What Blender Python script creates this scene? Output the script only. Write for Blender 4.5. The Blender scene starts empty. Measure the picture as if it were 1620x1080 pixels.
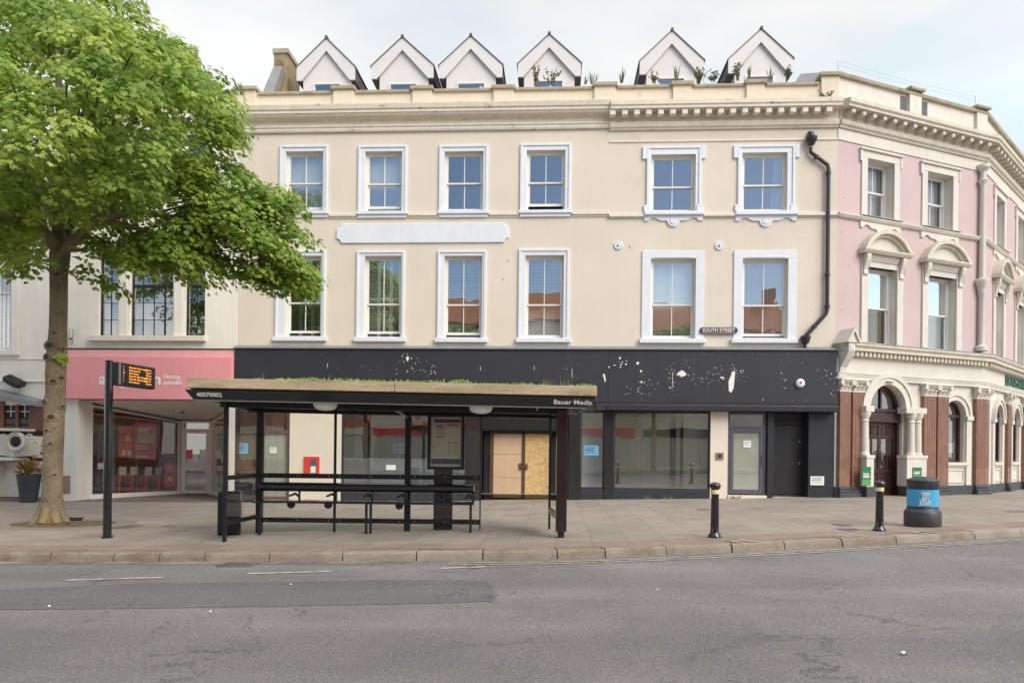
import bpy, bmesh, math, random
import numpy as np
from mathutils import Vector, Matrix
from math import radians, sin, cos, pi
S = bpy.context.scene
C = S.collection
rnd = random.Random(7)

# ------------------------------------------------------------------ camera
YAW, ROLL, FPX = radians(3.4), 0.0113, 1181.0
fwd = Vector((-sin(YAW), cos(YAW), 0)); rt0 = Vector((cos(YAW), sin(YAW), 0)); up0 = Vector((0, 0, 1))
rt = cos(ROLL) * rt0 + sin(ROLL) * up0
up = cos(ROLL) * up0 - sin(ROLL) * rt0
EYE = Vector((0, 0, 1.5))
cd = bpy.data.cameras.new('camera'); cam = bpy.data.objects.new('camera', cd); C.objects.link(cam)
cam.matrix_world = Matrix(((rt.x, up.x, -fwd.x, EYE.x), (rt.y, up.y, -fwd.y, EYE.y), (rt.z, up.z, -fwd.z, EYE.z), (0, 0, 0, 1)))
cd.sensor_fit = 'HORIZONTAL'; cd.sensor_width = 36; cd.lens = FPX / 1620 * 36
cd.shift_y = 171 / 1620; cd.clip_start = 0.1; cd.clip_end = 3000
S.camera = cam

# ------------------------------------------------------------------ sky, sun, exposure
SUN_EL, SUN_AZ = radians(38), radians(134)      # azimuth clockwise from +Y: behind the camera, to its right
w = bpy.data.worlds.new('World'); S.world = w; w.use_nodes = True
nt = w.node_tree; nt.nodes.clear()
def N(nt, t, **k):
    n = nt.nodes.new(t)
    for a, b in k.items():
        if a in n.inputs: n.inputs[a].default_value = b
        else: setattr(n, a, b)
    return n
sky = N(nt, 'ShaderNodeTexSky', sky_type='NISHITA', sun_disc=False, sun_elevation=SUN_EL, sun_rotation=SUN_AZ, dust_density=.6, ozone_density=2.2)
tc = N(nt, 'ShaderNodeTexCoord')
mp = N(nt, 'ShaderNodeMapping'); mp.inputs['Scale'].default_value = (1.0, 1.0, 2.6)
no = N(nt, 'ShaderNodeTexNoise', Scale=1.7, Detail=5.0, Roughness=0.55)
rp = N(nt, 'ShaderNodeValToRGB'); rp.color_ramp.elements[0].position = 0.40; rp.color_ramp.elements[1].position = 0.66
rp.color_ramp.elements[0].color = (.70, .70, .70, 1); rp.color_ramp.elements[1].color = (.97, .97, .97, 1)
mx = N(nt, 'ShaderNodeMix', data_type='RGBA')
mx.inputs[7].default_value = (7.9, 8.05, 8.05, 1)
bg = N(nt, 'ShaderNodeBackground', Strength=0.09); ow = N(nt, 'ShaderNodeOutputWorld')
L = nt.links.new
L(tc.outputs['Generated'], mp.inputs[0]); L(mp.outputs[0], no.inputs['Vector']); L(no.outputs['Fac'], rp.inputs[0])
sp = N(nt, 'ShaderNodeSeparateXYZ'); L(tc.outputs['Generated'], sp.inputs[0])
def mr(sock, a, b, c, d):
    n = N(nt, 'ShaderNodeMapRange'); n.interpolation_type = 'SMOOTHSTEP'
    for k, v in zip(('From Min', 'From Max', 'To Min', 'To Max'), (a, b, c, d)): n.inputs[k].default_value = v
    L(sock, n.inputs[0]); return n.outputs[0]
def mth(op, a, b):
    n = N(nt, 'ShaderNodeMath', operation=op)
    for i, v in enumerate((a, b)):
        if isinstance(v, (int, float)): n.inputs[i].default_value = v
        else: L(v, n.inputs[i])
    return n.outputs[0]
front, low, high = mr(sp.outputs[1], -.55, .4, 0, 1), mr(sp.outputs[2], .11, .22, 1, 0), mr(sp.outputs[2], .55, .80, 0, 1)   # cloud banks: low over the far side of the street, all over ahead, overhead bank added for fill light
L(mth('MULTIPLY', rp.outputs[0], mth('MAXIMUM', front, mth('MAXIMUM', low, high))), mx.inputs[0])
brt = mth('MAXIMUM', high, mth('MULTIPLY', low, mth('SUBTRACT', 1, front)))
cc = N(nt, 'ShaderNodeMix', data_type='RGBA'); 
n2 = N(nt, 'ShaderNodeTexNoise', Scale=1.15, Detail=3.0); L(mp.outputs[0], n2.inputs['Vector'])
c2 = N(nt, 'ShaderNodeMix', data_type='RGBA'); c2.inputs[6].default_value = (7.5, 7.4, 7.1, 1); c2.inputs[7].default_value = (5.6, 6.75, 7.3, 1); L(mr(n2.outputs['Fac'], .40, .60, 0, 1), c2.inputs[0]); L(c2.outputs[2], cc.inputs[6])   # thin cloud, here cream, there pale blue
cc.inputs[7].default_value = (9.6, 9.4, 9.0, 1); L(brt, cc.inputs[0]); L(cc.outputs[2], mx.inputs[7])  # cloud overhead and behind made brighter, out of view, as added fill
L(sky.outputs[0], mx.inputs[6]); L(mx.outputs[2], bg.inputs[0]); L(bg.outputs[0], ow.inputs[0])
sd = bpy.data.lights.new('sun', 'SUN'); sd.energy = 2.1; sd.angle = radians(42); sd.color = (1, .925, .81)
so = bpy.data.objects.new('sun', sd); C.objects.link(so)
sdir = Vector((sin(SUN_AZ) * cos(SUN_EL), cos(SUN_AZ) * cos(SUN_EL), sin(SUN_EL)))
so.rotation_euler = sdir.to_track_quat('Z', 'Y').to_euler()
S.view_settings.view_transform = 'Standard'; S.view_settings.look = 'None'; S.view_settings.gamma = 1
S.view_settings.exposure = 0.70

# ------------------------------------------------------------------ photo pixel -> plane helpers (used to size things on their real planes)
def ray(px, py): return fwd + rt * ((px - 810) / FPX) - up * ((py - 711) / FPX)
class PL:
    """vertical plane; s runs along it, y goes into the building"""
    def __init__(s, ox, oy, deg=0):
        s.o = Vector((ox, oy, 0)); a = radians(deg); s.d = Vector((cos(a), sin(a), 0)); s.n = Vector((-sin(a), cos(a), 0))
        s.M = Matrix(((s.d.x, s.n.x, 0, ox), (s.d.y, s.n.y, 0, oy), (0, 0, 1, 0), (0, 0, 0, 1)))
    def pt(s, px, py, dep=0.0):
        r = ray(px, py); o = s.o + s.n * dep
        t = (o - EYE).dot(s.n) / r.dot(s.n); p = EYE + r * t
        return (p - s.o).dot(s.d), p.z
    def W(s, a, y=0, z=0): return s.M @ Vector((a, y, z))
def g(x):
    if x < -9: return -.216 + .008 * (x + 9)
    if x > 9: return .216
    return .024 * x
def ground_pt(px, py, dz=0.0):
    r = ray(px, py); t = 10.0
    for _ in range(30):
        p = EYE + r * t; t = (g(p.x) + dz - 1.5) / r.z
    return EYE + r * t

# ------------------------------------------------------------------ objects
ORG = {}
def tag(o, label=None, cat=None, group=None, kind=None):
    if label: o['label'] = label
    if cat: o['category'] = cat
    if group: o['group'] = group
    if kind: o['kind'] = kind
    return o
def thing(name, loc, label, cat, group=None, rz=0):
    o = bpy.data.objects.new(name, None); C.objects.link(o); o.location = loc; o.rotation_euler.z = rz
    o.empty_display_size = .2; ORG[o] = Vector(loc)
    return tag(o, label, cat, group)
class MB:
    def __init__(s, M=None): s.v = []; s.f = []; s.M = M
    def add(s, vs, fs):
        n = len(s.v); s.v += [tuple(s.M @ Vector(p)) if s.M else tuple(p) for p in vs]
        s.f += [tuple(i + n for i in f) for f in fs]; return s
    def box(s, x0, x1, y0, y1, z0, z1):
        return s.add([(x0, y0, z0), (x1, y0, z0), (x1, y1, z0), (x0, y1, z0), (x0, y0, z1), (x1, y0, z1), (x1, y1, z1), (x0, y1, z1)],
                     [(3, 2, 1, 0), (4, 5, 6, 7), (0, 1, 5, 4), (1, 2, 6, 5), (2, 3, 7, 6), (3, 0, 4, 7)])
    def poly(s, pts): return s.add(pts, [tuple(range(len(pts)))])
    def quad(s, x0, x1, y, z0, z1): return s.poly([(x0, y, z0), (x1, y, z0), (x1, y, z1), (x0, y, z1)])
    def prism(s, pts, y0, y1):              # pts in (x, z), extruded in y
        n = len(pts)
        vs = [(x, y0, z) for x, z in pts] + [(x, y1, z) for x, z in pts]
        return s.add(vs, [tuple(range(n)), tuple(range(2 * n - 1, n - 1, -1))] + [(i, (i + 1) % n, n + (i + 1) % n, n + i) for i in range(n)])
    def prismx(s, pts, x0, x1):             # pts in (y, z), extruded in x
        n = len(pts)
        vs = [(x0, y, z) for y, z in pts] + [(x1, y, z) for y, z in pts]
        return s.add(vs, [tuple(range(n)), tuple(range(2 * n - 1, n - 1, -1))] + [(i, (i + 1) % n, n + (i + 1) % n, n + i) for i in range(n)])
    def prismz(s, pts, z0, z1):             # pts in (x, y), extruded in z
        n = len(pts)
        vs = [(x, y, z0) for x, y in pts] + [(x, y, z1) for x, y in pts]
        return s.add(vs, [tuple(range(n)), tuple(range(2 * n - 1, n - 1, -1))] + [(i, (i + 1) % n, n + (i + 1) % n, n + i) for i in range(n)])
    def lathe(s, prof, cx, cy, n=20, ph=0.0):  # prof: (r, z)
        vs = []; fs = []
        for r, z in prof:
            vs += [(cx + r * cos(ph + 2 * pi * k / n), cy + r * sin(ph + 2 * pi * k / n), z) for k in range(n)]
        for i in range(len(prof) - 1):
            for k in range(n):
                a = i * n + k; b = i * n + (k + 1) % n; fs.append((a, b, b + n, a + n))
        fs.append(tuple(range(n - 1, -1, -1))); m = (len(prof) - 1) * n; fs.append(tuple(range(m, m + n)))
        return s.add(vs, fs)
    def tube(s, pts, rad, n=10):
        pts = [Vector(p) for p in pts]; rad = rad if hasattr(rad, '__len__') else [rad] * len(pts)
        vs = []; fs = []; ref = None
        for i, p in enumerate(pts):
            t = (pts[min(i + 1, len(pts) - 1)] - pts[max(i - 1, 0)]).normalized()
            if ref is None: ref = Vector((1, 0, 0)) if abs(t.x) < .8 else Vector((0, 1, 0))
            u = (ref - t * ref.dot(t)).normalized(); v = t.cross(u); ref = u
            vs += [tuple(p + (u * cos(2 * pi * k / n) + v * sin(2 * pi * k / n)) * rad[i]) for k in range(n)]
        for i in range(len(pts) - 1):
            for k in range(n):
                a = i * n + k; b = i * n + (k + 1) % n; fs.append((a, b, b + n, a + n))
        fs.append(tuple(range(n - 1, -1, -1))); m = (len(pts) - 1) * n; fs.append(tuple(range(m, m + n)))
        return s.add(vs, fs)
    def sweep(s, prof, path):               # prof: closed (outward d, z); path: plan points, outward = right-hand side
        P = [Vector((a[0], a[1])) for a in path]; n = len(prof); vs = []; fs = []
        for i, p in enumerate(P):
            d0 = (p - P[i - 1]).normalized() if i else (P[1] - p).normalized()
            d1 = (P[i + 1] - p).normalized() if i < len(P) - 1 else d0
            n0 = Vector((d0.y, -d0.x)); n1 = Vector((d1.y, -d1.x)); m = (n0 + n1).normalized(); k = 1 / max(.3, m.dot(n0))
            vs += [(p.x + m.x * d * k, p.y + m.y * d * k, z) for d, z in prof]
        for i in range(len(P) - 1):
            for j in range(n):
                a = i * n + j; b = i * n + (j + 1) % n; fs.append((a, b, b + n, a + n))
        fs.append(tuple(range(n))); m = (len(P) - 1) * n; fs.append(tuple(range(m + n - 1, m - 1, -1)))
        return s.add(vs, fs)
    def wall(s, x0, x1, z0, z1, holes, y=0.0, dep=.22):
        xs = sorted({x0, x1} | {h[0] for h in holes} | {h[1] for h in holes}); zs = sorted({z0, z1} | {h[2] for h in holes} | {h[3] for h in holes})
        vid = {}; vs = []; fs = []
        def V(x, z):
            if (x, z) not in vid: vid[(x, z)] = len(vs); vs.append((x, y, z))
            return vid[(x, z)]
        for i in range(len(xs) - 1):
            for j in range(len(zs) - 1):
                cx, cz = (xs[i] + xs[i + 1]) / 2, (zs[j] + zs[j + 1]) / 2
                if any(h[0] < cx < h[1] and h[2] < cz < h[3] for h in holes): continue
                fs.append((V(xs[i], zs[j]), V(xs[i + 1], zs[j]), V(xs[i + 1], zs[j + 1]), V(xs[i], zs[j + 1])))
        s.add(vs, fs)
        for a, b, c, d in [h[:4] for h in holes]:
            s.add([(a, y, c), (b, y, c), (b, y, d), (a, y, d), (a, y + dep, c), (b, y + dep, c), (b, y + dep, d), (a, y + dep, d)],
                  [(0, 1, 5, 4), (1, 2, 6, 5), (2, 3, 7, 6), (3, 0, 4, 7)])
        return s
    def build_each(s, name, mat, parent=None, **k):      # every separate piece becomes an object of its own
        par = list(range(len(s.v)))
        def find(a):
            while par[a] != a: par[a] = par[par[a]]; a = par[a]
            return a
        for f in s.f:
            for i in f[1:]: par[find(i)] = find(f[0])
        gr = {}
        for f in s.f: gr.setdefault(find(f[0]), []).append(f)
        out = []
        for fs in gr.values():
            ids = sorted({i for f in fs for i in f}); mp = {i: n for n, i in enumerate(ids)}; m = MB(); m.v = [s.v[i] for i in ids]; m.f = [tuple(mp[i] for i in f) for f in fs]; out.append(m.build(name, mat, parent, **k))
        return out
    def build(s, name, mat, parent=None, smooth=None, bevel=0, label=None, loc=None):
        org = ORG[parent] if parent else Vector(loc or (0, 0, 0))
        me = bpy.data.meshes.new(name)
        me.from_pydata([(a - org.x, b - org.y, c - org.z) for a, b, c in s.v], [], s.f)
        bm = bmesh.new(); bm.from_mesh(me); bmesh.ops.recalc_face_normals(bm, faces=bm.faces); bm.to_mesh(me); bm.free()
        o = bpy.data.objects.new(name, me); C.objects.link(o); me.materials.append(mat)
        if smooth:
            me.polygons.foreach_set('use_smooth', [True] * len(me.polygons)); me.set_sharp_from_angle(angle=radians(smooth))
        if bevel:
            b = o.modifiers.new('bevel', 'BEVEL'); b.width = bevel; b.segments = 2; b.limit_method = 'ANGLE'; b.angle_limit = radians(40)
        if parent: o.parent = parent
        else: o.location = org
        ORG[o] = org
        if label: o['label'] = label
        return o
def text(name, body, size, mat, parent, M, extrude=.004, bold=0.0, align='CENTER', sx=1.0, loc=None, spacing=1.0, width=None):
    cu = bpy.data.curves.new(name, 'FONT'); cu.body = body; cu.size = size; cu.extrude = extrude; cu.offset = size * bold
    cu.align_x = align; cu.align_y = 'CENTER'; cu.space_line = .95; cu.space_character = spacing
    t = bpy.data.objects.new('t', cu); C.objects.link(t)
    bpy.context.view_layer.update()
    me = bpy.data.meshes.new_from_object(t.evaluated_get(bpy.context.evaluated_depsgraph_get()))
    bpy.data.objects.remove(t); bpy.data.curves.remove(cu)
    if width: sx = width / max(1e-6, max(v.co.x for v in me.vertices) - min(v.co.x for v in me.vertices))
    org = ORG[parent] if parent else Vector(loc or (0, 0, 0))
    me.transform(Matrix.Translation(-org) @ M @ Matrix(((sx, 0, 0, 0), (0, 0, -1, 0), (0, 1, 0, 0), (0, 0, 0, 1))))
    me.name = name; me.materials.clear(); me.materials.append(mat)
    o = bpy.data.objects.new(name, me); C.objects.link(o)
    if parent: o.parent = parent
    else: o.location = org
    ORG[o] = org
    return o
def copy_tree(o, parent=None):
    c = o.copy(); C.objects.link(c)
    if parent: c.parent = parent
    for ch in o.children: copy_tree(ch, c)
    return c
T = Matrix.Translation

# ------------------------------------------------------------------ materials
def mat(name, col, rough=.6, var=.12, scale=4.0, bump=0.0, bscale=40.0, metal=0.0, spec=.5, streak=0.0, stain=None, stain_pos=(.55, .75), stain_scale=1.2, coat=0.0, fine=.0, emit=0.0, stretch=(1, 1, 1)):
    m = bpy.data.materials.new(name); m.use_nodes = True; nt = m.node_tree; b = nt.nodes['Principled BSDF']; L = nt.links.new
    b.inputs['Roughness'].default_value = rough; b.inputs['Metallic'].default_value = metal; b.inputs['Specular IOR Level'].default_value = spec
    b.inputs['Coat Weight'].default_value = coat; b.inputs['Coat Roughness'].default_value = .08
    tc = N(nt, 'ShaderNodeTexCoord'); mp = N(nt, 'ShaderNodeMapping'); mp.inputs['Scale'].default_value = stretch
    L(tc.outputs['Object'], mp.inputs[0]); vec = mp.outputs[0]
    def mul(c, fac, lo, hi):
        r = N(nt, 'ShaderNodeMapRange'); r.inputs['From Min'].default_value = .25; r.inputs['From Max'].default_value = .75
        r.inputs['To Min'].default_value = lo; r.inputs['To Max'].default_value = hi; L(fac, r.inputs[0])
        x = N(nt, 'ShaderNodeMix', data_type='RGBA', blend_type='MULTIPLY'); x.inputs[0].default_value = 1
        L(c, x.inputs[6]); L(r.outputs[0], x.inputs[7]); return x.outputs[2]
    rgb = N(nt, 'ShaderNodeRGB'); rgb.outputs[0].default_value = (*col, 1); c = rgb.outputs[0]
    if var:
        n = N(nt, 'ShaderNodeTexNoise', Scale=scale, Detail=6.0, Roughness=.6); L(vec, n.inputs['Vector']); c = mul(c, n.outputs['Fac'], 1 - var, 1 + var)
    if fine:
        n = N(nt, 'ShaderNodeTexNoise', Scale=bscale, Detail=3.0, Roughness=.7); L(vec, n.inputs['Vector']); c = mul(c, n.outputs['Fac'], 1 - fine, 1 + fine)
    if streak:
        mp2 = N(nt, 'ShaderNodeMapping'); mp2.inputs['Scale'].default_value = (5, 5, .25); L(tc.outputs['Object'], mp2.inputs[0])
        n = N(nt, 'ShaderNodeTexNoise', Scale=1.4, Detail=5.0, Roughness=.65); L(mp2.outputs[0], n.inputs['Vector']); c = mul(c, n.outputs['Fac'], 1 - streak, 1 + streak * .5)
    if stain:
        n = N(nt, 'ShaderNodeTexNoise', Scale=stain_scale, Detail=9.0, Roughness=.72); L(vec, n.inputs['Vector'])
        r = N(nt, 'ShaderNodeMapRange'); r.inputs['From Min'].default_value = stain_pos[0]; r.inputs['From Max'].default_value = stain_pos[1]; L(n.outputs['Fac'], r.inputs[0])
        x = N(nt, 'ShaderNodeMix', data_type='RGBA'); L(r.outputs[0], x.inputs[0]); L(c, x.inputs[6]); x.inputs[7].default_value = (*stain, 1); c = x.outputs[2]
    L(c, b.inputs['Base Color'])
    if emit: L(c, b.inputs['Emission Color']); b.inputs['Emission Strength'].default_value = emit
    if bump:
        n = N(nt, 'ShaderNodeTexNoise', Scale=bscale, Detail=4.0, Roughness=.6); L(vec, n.inputs['Vector'])
        bp = N(nt, 'ShaderNodeBump', Strength=bump, Distance=.02); L(n.outputs['Fac'], bp.inputs['Height']); L(bp.outputs[0], b.inputs['Normal'])
    return m
def glass(name, base=.16, tint=(.93, .96, .95), wave=.012, k=1.4, wscale=1.3):
    m = bpy.data.materials.new(name); m.use_nodes = True; nt = m.node_tree; nt.nodes.clear(); L = nt.links.new
    o = N(nt, 'ShaderNodeOutputMaterial'); x = N(nt, 'ShaderNodeMixShader'); t = N(nt, 'ShaderNodeBsdfTransparent'); gl = N(nt, 'ShaderNodeBsdfGlossy', Roughness=.0)
    t.inputs[0].default_value = (*tint, 1); gl.inputs[0].default_value = (1, 1, 1, 1)
    fr = N(nt, 'ShaderNodeFresnel', IOR=1.5); ma = N(nt, 'ShaderNodeMath', operation='MULTIPLY_ADD'); ma.inputs[1].default_value = k; ma.inputs[2].default_value = base; ma.use_clamp = True
    L(fr.outputs[0], ma.inputs[0]); L(ma.outputs[0], x.inputs[0]); L(t.outputs[0], x.inputs[1]); L(gl.outputs[0], x.inputs[2]); L(x.outputs[0], o.inputs[0])
    if wave:
        tc = N(nt, 'ShaderNodeTexCoord'); n = N(nt, 'ShaderNodeTexNoise', Scale=wscale, Detail=1.0); L(tc.outputs['Object'], n.inputs['Vector'])
        bp = N(nt, 'ShaderNodeBump', Strength=1.0, Distance=wave); L(n.outputs['Fac'], bp.inputs['Height']); L(bp.outputs[0], gl.inputs['Normal'])
    return m
M_ = {}
def defmats():
    M_.update(
    cream=mat('cream_render', (.725, .645, .54), .75, .05, .6, bump=.15, bscale=60, streak=.025, fine=.03, stain=(.64, .53, .41), stain_pos=(.60, .80), stain_scale=.9),
    cream_up=mat('cream_render_parapet', (.76, .66, .51), .75, .06, 1.3, bump=.15, bscale=60, streak=.05, stain=(.45, .36, .24), stain_pos=(.62, .80), stain_scale=1.6),
    cornice=mat('weathered_cornice', (.76, .69, .57), .75, .1, 3, streak=.1, stain=(.16, .12, .08), stain_pos=(.60, .70), stain_scale=2.6, stretch=(1, 1, 2.5)),
    moulding=mat('cream_moulding', (.77, .71, .61), .7, .07, 3, streak=.07),
    coping=mat('stone_coping', (.42, .36, .26), .85, .2, 3, bump=.3, bscale=30, stain=(.18, .16, .11), stain_pos=(.52, .75)),
    trim=mat('white_masonry_paint', (.755, .785, .84), .6, .05, 3, streak=.05),
    sashw=mat('white_gloss_paint', (.78, .77, .74), .35, .05, 5),
    pink=mat('pink_render', (.56, .43, .425), .75, .06, .7, bump=.12, bscale=60, streak=.025),
    bankw=mat('bank_cream_paint', (.66, .625, .56), .65, .07, 2.5, streak=.09),
    bankd=mat('bank_cornice_paint', (.62, .57, .47), .7, .12, 3, streak=.14, stain=(.2, .16, .1), stain_pos=(.62, .78), stain_scale=2.4),
    marble=mat('brown_marble', (.235, .12, .082), .3, .25, 5, fine=.25, bscale=50, spec=.5, stretch=(1, 1, .5)),
    plinth=mat('dark_stone_plinth', (.055, .06, .068), .55, .25, 4, bump=.2, bscale=30),
    navy=mat('navy_fascia_paint', (.030, .031, .042), .5, .12, 1.5, streak=.12, bump=.05, bscale=30),
    navyd=mat('dark_shopfront_paint', (.026, .027, .035), .42, .15, 2, streak=.12),
    granite=mat('polished_dark_cladding', (.028, .027, .028), .16, .2, 6, fine=.3, bscale=120),
    doordark=mat('black_door_paint', (.022, .022, .026), .4, .2, 3, streak=.15),
    greyframe=mat('grey_door_frame', (.10, .10, .125), .4, .1, 3),
    white=mat('white_wall', (.74, .71, .65), .7, .05, 1.2, streak=.06),
    white2=mat('white_weathered_wall', (.83, .79, .72), .75, .06, 1.2, streak=.08, bump=.1, bscale=50),
    creampanel=mat('cream_panel', (.78, .70, .58), .45, .04, 1.5),
    ply=mat('plywood_board', (.60, .42, .265), .65, .1, 2, fine=.06, bscale=60, stretch=(1, 1, .3)),
    osb=None,
    brown=mat('brown_metal_trim', (.12, .06, .04), .4, .2, 3),
    lead=mat('lead_flashing', (.24, .25, .27), .6, .15, 4),
    slate=mat('dark_slate', (.10, .09, .095), .7, .25, 6),
    dormer=mat('white_weatherboard', (.72, .69, .68), .6, .04, 2),
    stone=mat('weathered_stone_stack', (.33, .26, .16), .85, .2, 3, bump=.4, bscale=14, stain=(.10, .09, .05), stain_pos=(.5, .7), stain_scale=2.0),
    inter=mat('room_wall', (.70, .65, .56), .8, .05, 2),
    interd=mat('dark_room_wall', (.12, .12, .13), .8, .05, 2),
    floor_in=mat('shop_floor', (.36, .33, .28), .5, .1, 2),
    pinkf=mat('pink_fascia_panel', (.82, .33, .36), .5, .04, 1.5, streak=.06),
    pinkf2=mat('pink_fascia_tray', (.83, .41, .43), .5, .04, 1.5, streak=.05),
    letter=mat('white_letter', (.85, .83, .80), .4, 0),
    letterd=mat('dark_letter', (.03, .03, .03), .5, 0),
    blackm=mat('black_powder_coated_metal', (.012, .0125, .016), .28, .2, 4, spec=.5),
    blackg=mat('black_gloss_metal', (.011, .011, .013), .12, .1, 4, coat=.6),
    redcol=mat('black_cladding_red_reflection', (.016, .009, .009), .14, .25, 2, coat=.6),  # gloss black; a red building's reflection is mixed into the colour
    steel=mat('brushed_steel', (.45, .44, .42), .3, .1, 8, metal=.8),
    timber=mat('weathered_timber', (.44, .34, .225), .85, .25, 2.5, fine=.25, bscale=40, bump=.4, stretch=(.4, 1, 3), stain=(.17, .15, .08), stain_pos=(.53, .72), stain_scale=2.2),
    sedum=mat('sedum_leaf', (.17, .27, .045), .7, .35, 9),
    iron=mat('downpipe_paint', (.035, .032, .042), .4, .2, 4),
    gold=mat('gold_band', (.76, .64, .40), .4, .15, 8),
    binblk=mat('black_bin_plastic', (.045, .046, .054), .45, .12, 4, bump=.1, bscale=120),
    binblue=mat('bright_blue_sticker', (.06, .38, .66), .45, .05, 3),
    blue=mat('blue_notice_paper', (.15, .42, .66), .6, .05, 6),
    paper=mat('white_paper', (.84, .83, .79), .7, .04, 6),
    red=mat('red_panel', (.74, .04, .035), .4, .06, 3),
    poster=mat('crimson_poster', (.78, .11, .16), .45, .08, 3),
    orange=mat('orange_red_poster', (.9, .10, .02), .45, .1, 3),
    shopred=mat('dark_red_shop_wall', (.5, .10, .06), .6, .2, 2),
    black=mat('matt_black', (.012, .012, .014), .6, .1, 3),
    bark=None, soil=mat('tree_pit_soil', (.15, .10, .06), .9, .35, 7, bump=.8, bscale=30, stain=(.13, .15, .04), stain_pos=(.5, .65), stain_scale=3),
    sett=mat('grey_setts', (.26, .22, .18), .8, .25, 6, bump=.3, bscale=40),
    blind=mat('white_roller_blind', (.66, .70, .70), .8, .03, 2),
    curtain=mat('white_curtain', (.70, .70, .70), .85, .06, 3),
    net=mat('yellowed_net_curtain', (.40, .37, .22), .9, .12, 3),
    shut=mat('white_shutter', (.66, .68, .67), .5, .04, 3),
    steelwin=mat('black_steel_window', (.016, .016, .018), .45, .2, 4),
    mahog=mat('dark_mahogany', (.05, .024, .02), .3, .25, 4, stretch=(3, 3, .4)),
    green=mat('green_sign', (.02, .17, .08), .4, .1, 3),
    greentxt=mat('dark_green_letter', (.01, .11, .055), .4, 0),
    frostg=mat('pale_glass_reflection', (.54, .54, .46), .4, .05, 2),  # pale tone that stands for a reflection in the glass
    frost=mat('frost_and_reflection', (.74, .80, .80), .5, .04, 2),
    pot=mat('charcoal_planter', (.035, .042, .055), .5, .1, 3),
    cable=mat('black_cable', (.015, .015, .015), .5, 0),
    brownwood=mat('brown_timber', (.15, .06, .03), .5, .3, 3, stretch=(4, 4, .4)),
    led=mat('amber_led', (1.0, .36, .04), .5, 0, emit=.9),
    lens=mat('lamp_diffuser', (.85, .85, .83), .4, .03, 3),
    g_up=glass('window_glass', .34, wave=.004), g_shop=glass('shop_glass', .24, wave=.0035, wscale=.8), g_shel=glass('shelter_glass', .02, (.95, .97, .96), 0, 1.0),
    g_bank=glass('bank_window_glass', .10, wave=.004), g_dark=glass('dark_window_glass', .2, (.4, .45, .45), .02),
    yel=mat('road_paint', (.50, .46, .36), .7, .15, 6, stain=(.17, .16, .15), stain_pos=(.5, .62), stain_scale=7),
    kerbm=mat('granite_kerb', (.28, .235, .19), .85, .22, 3, fine=.25, bscale=70, bump=.6, stain=(.17, .11, .07), stain_pos=(.48, .72), stain_scale=1.6),
    kerbg=mat('grey_kerb', (.31, .265, .225), .85, .2, 3, fine=.25, bscale=70, bump=.6),
    iron2=mat('cast_iron_cover', (.14, .13, .12), .6, .2, 8, bump=.5, bscale=60),
    stem=mat('weed_leaf', (.11, .125, .045), .8, .3, 8),
    dryg=mat('dry_grass', (.28, .23, .09), .9, .25, 8),
    )
    # OSB
    m = mat('osb_board', (.62, .42, .18), .6, .12, 6, fine=.1, bscale=90); nt = m.node_tree; L = nt.links.new; b = nt.nodes['Principled BSDF']
    tc = N(nt, 'ShaderNodeTexCoord'); mp = N(nt, 'ShaderNodeMapping'); mp.inputs['Scale'].default_value = (14, 14, 30); mp.inputs['Rotation'].default_value = (.0, .6, .0)
    v = N(nt, 'ShaderNodeTexVoronoi', Scale=1.0, Randomness=1.0); r = N(nt, 'ShaderNodeValToRGB')
    r.color_ramp.elements[0].color = (.50, .30, .11, 1); r.color_ramp.elements[1].color = (.78, .57, .28, 1)
    L(tc.outputs['Object'], mp.inputs[0]); L(mp.outputs[0], v.inputs['Vector']); L(v.outputs['Color'], r.inputs[0]); L(r.outputs[0], b.inputs['Base Color']); M_['osb'] = m
    # bark
    m = mat('tree_bark', (.225, .175, .115), .85, .42, 3.2, fine=.32, bscale=22, bump=1.0, stain=(.30, .22, .06), stain_pos=(.52, .66), stain_scale=1.3, stretch=(1, 1, .8)); M_['bark'] = m
    M_['barkd'] = mat('branch_bark', (.12, .09, .06), .9, .3, 4, bump=.6, bscale=30)
    M_['knot'] = mat('bark_knot', (.06, .045, .03), .9, .3, 12, bump=.8, bscale=40)
    # leaf
    m = bpy.data.materials.new('maple_leaf'); m.use_nodes = True; nt = m.node_tree; nt.nodes.clear(); L = nt.links.new
    o = N(nt, 'ShaderNodeOutputMaterial'); b = N(nt, 'ShaderNodeBsdfPrincipled', Roughness=.45); t = N(nt, 'ShaderNodeBsdfTranslucent'); x = N(nt, 'ShaderNodeMixShader', Fac=.5)
    ge = N(nt, 'ShaderNodeNewGeometry'); r = N(nt, 'ShaderNodeValToRGB'); e = r.color_ramp.elements
    e[0].color = (.075, .155, .02, 1); e[1].color = (.58, .66, .14, 1); e.new(.5).color = (.26, .40, .06, 1)
    tc = N(nt, 'ShaderNodeTexCoord'); n = N(nt, 'ShaderNodeTexNoise', Scale=.8, Detail=3.0)
    L(tc.outputs['Object'], n.inputs['Vector'])
    ma = N(nt, 'ShaderNodeMath', operation='MULTIPLY_ADD'); ma.inputs[1].default_value = .35
    mr = N(nt, 'ShaderNodeMapRange'); mr.inputs['From Min'].default_value = .3; mr.inputs['From Max'].default_value = .7; mr.inputs['To Max'].default_value = .25
    at = N(nt, 'ShaderNodeAttribute', attribute_name='tint'); ad = N(nt, 'ShaderNodeMath', operation='MULTIPLY_ADD'); ad.inputs[1].default_value = .5; L(at.outputs['Fac'], ad.inputs[0]); L(mr.outputs[0], ad.inputs[2])
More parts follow.
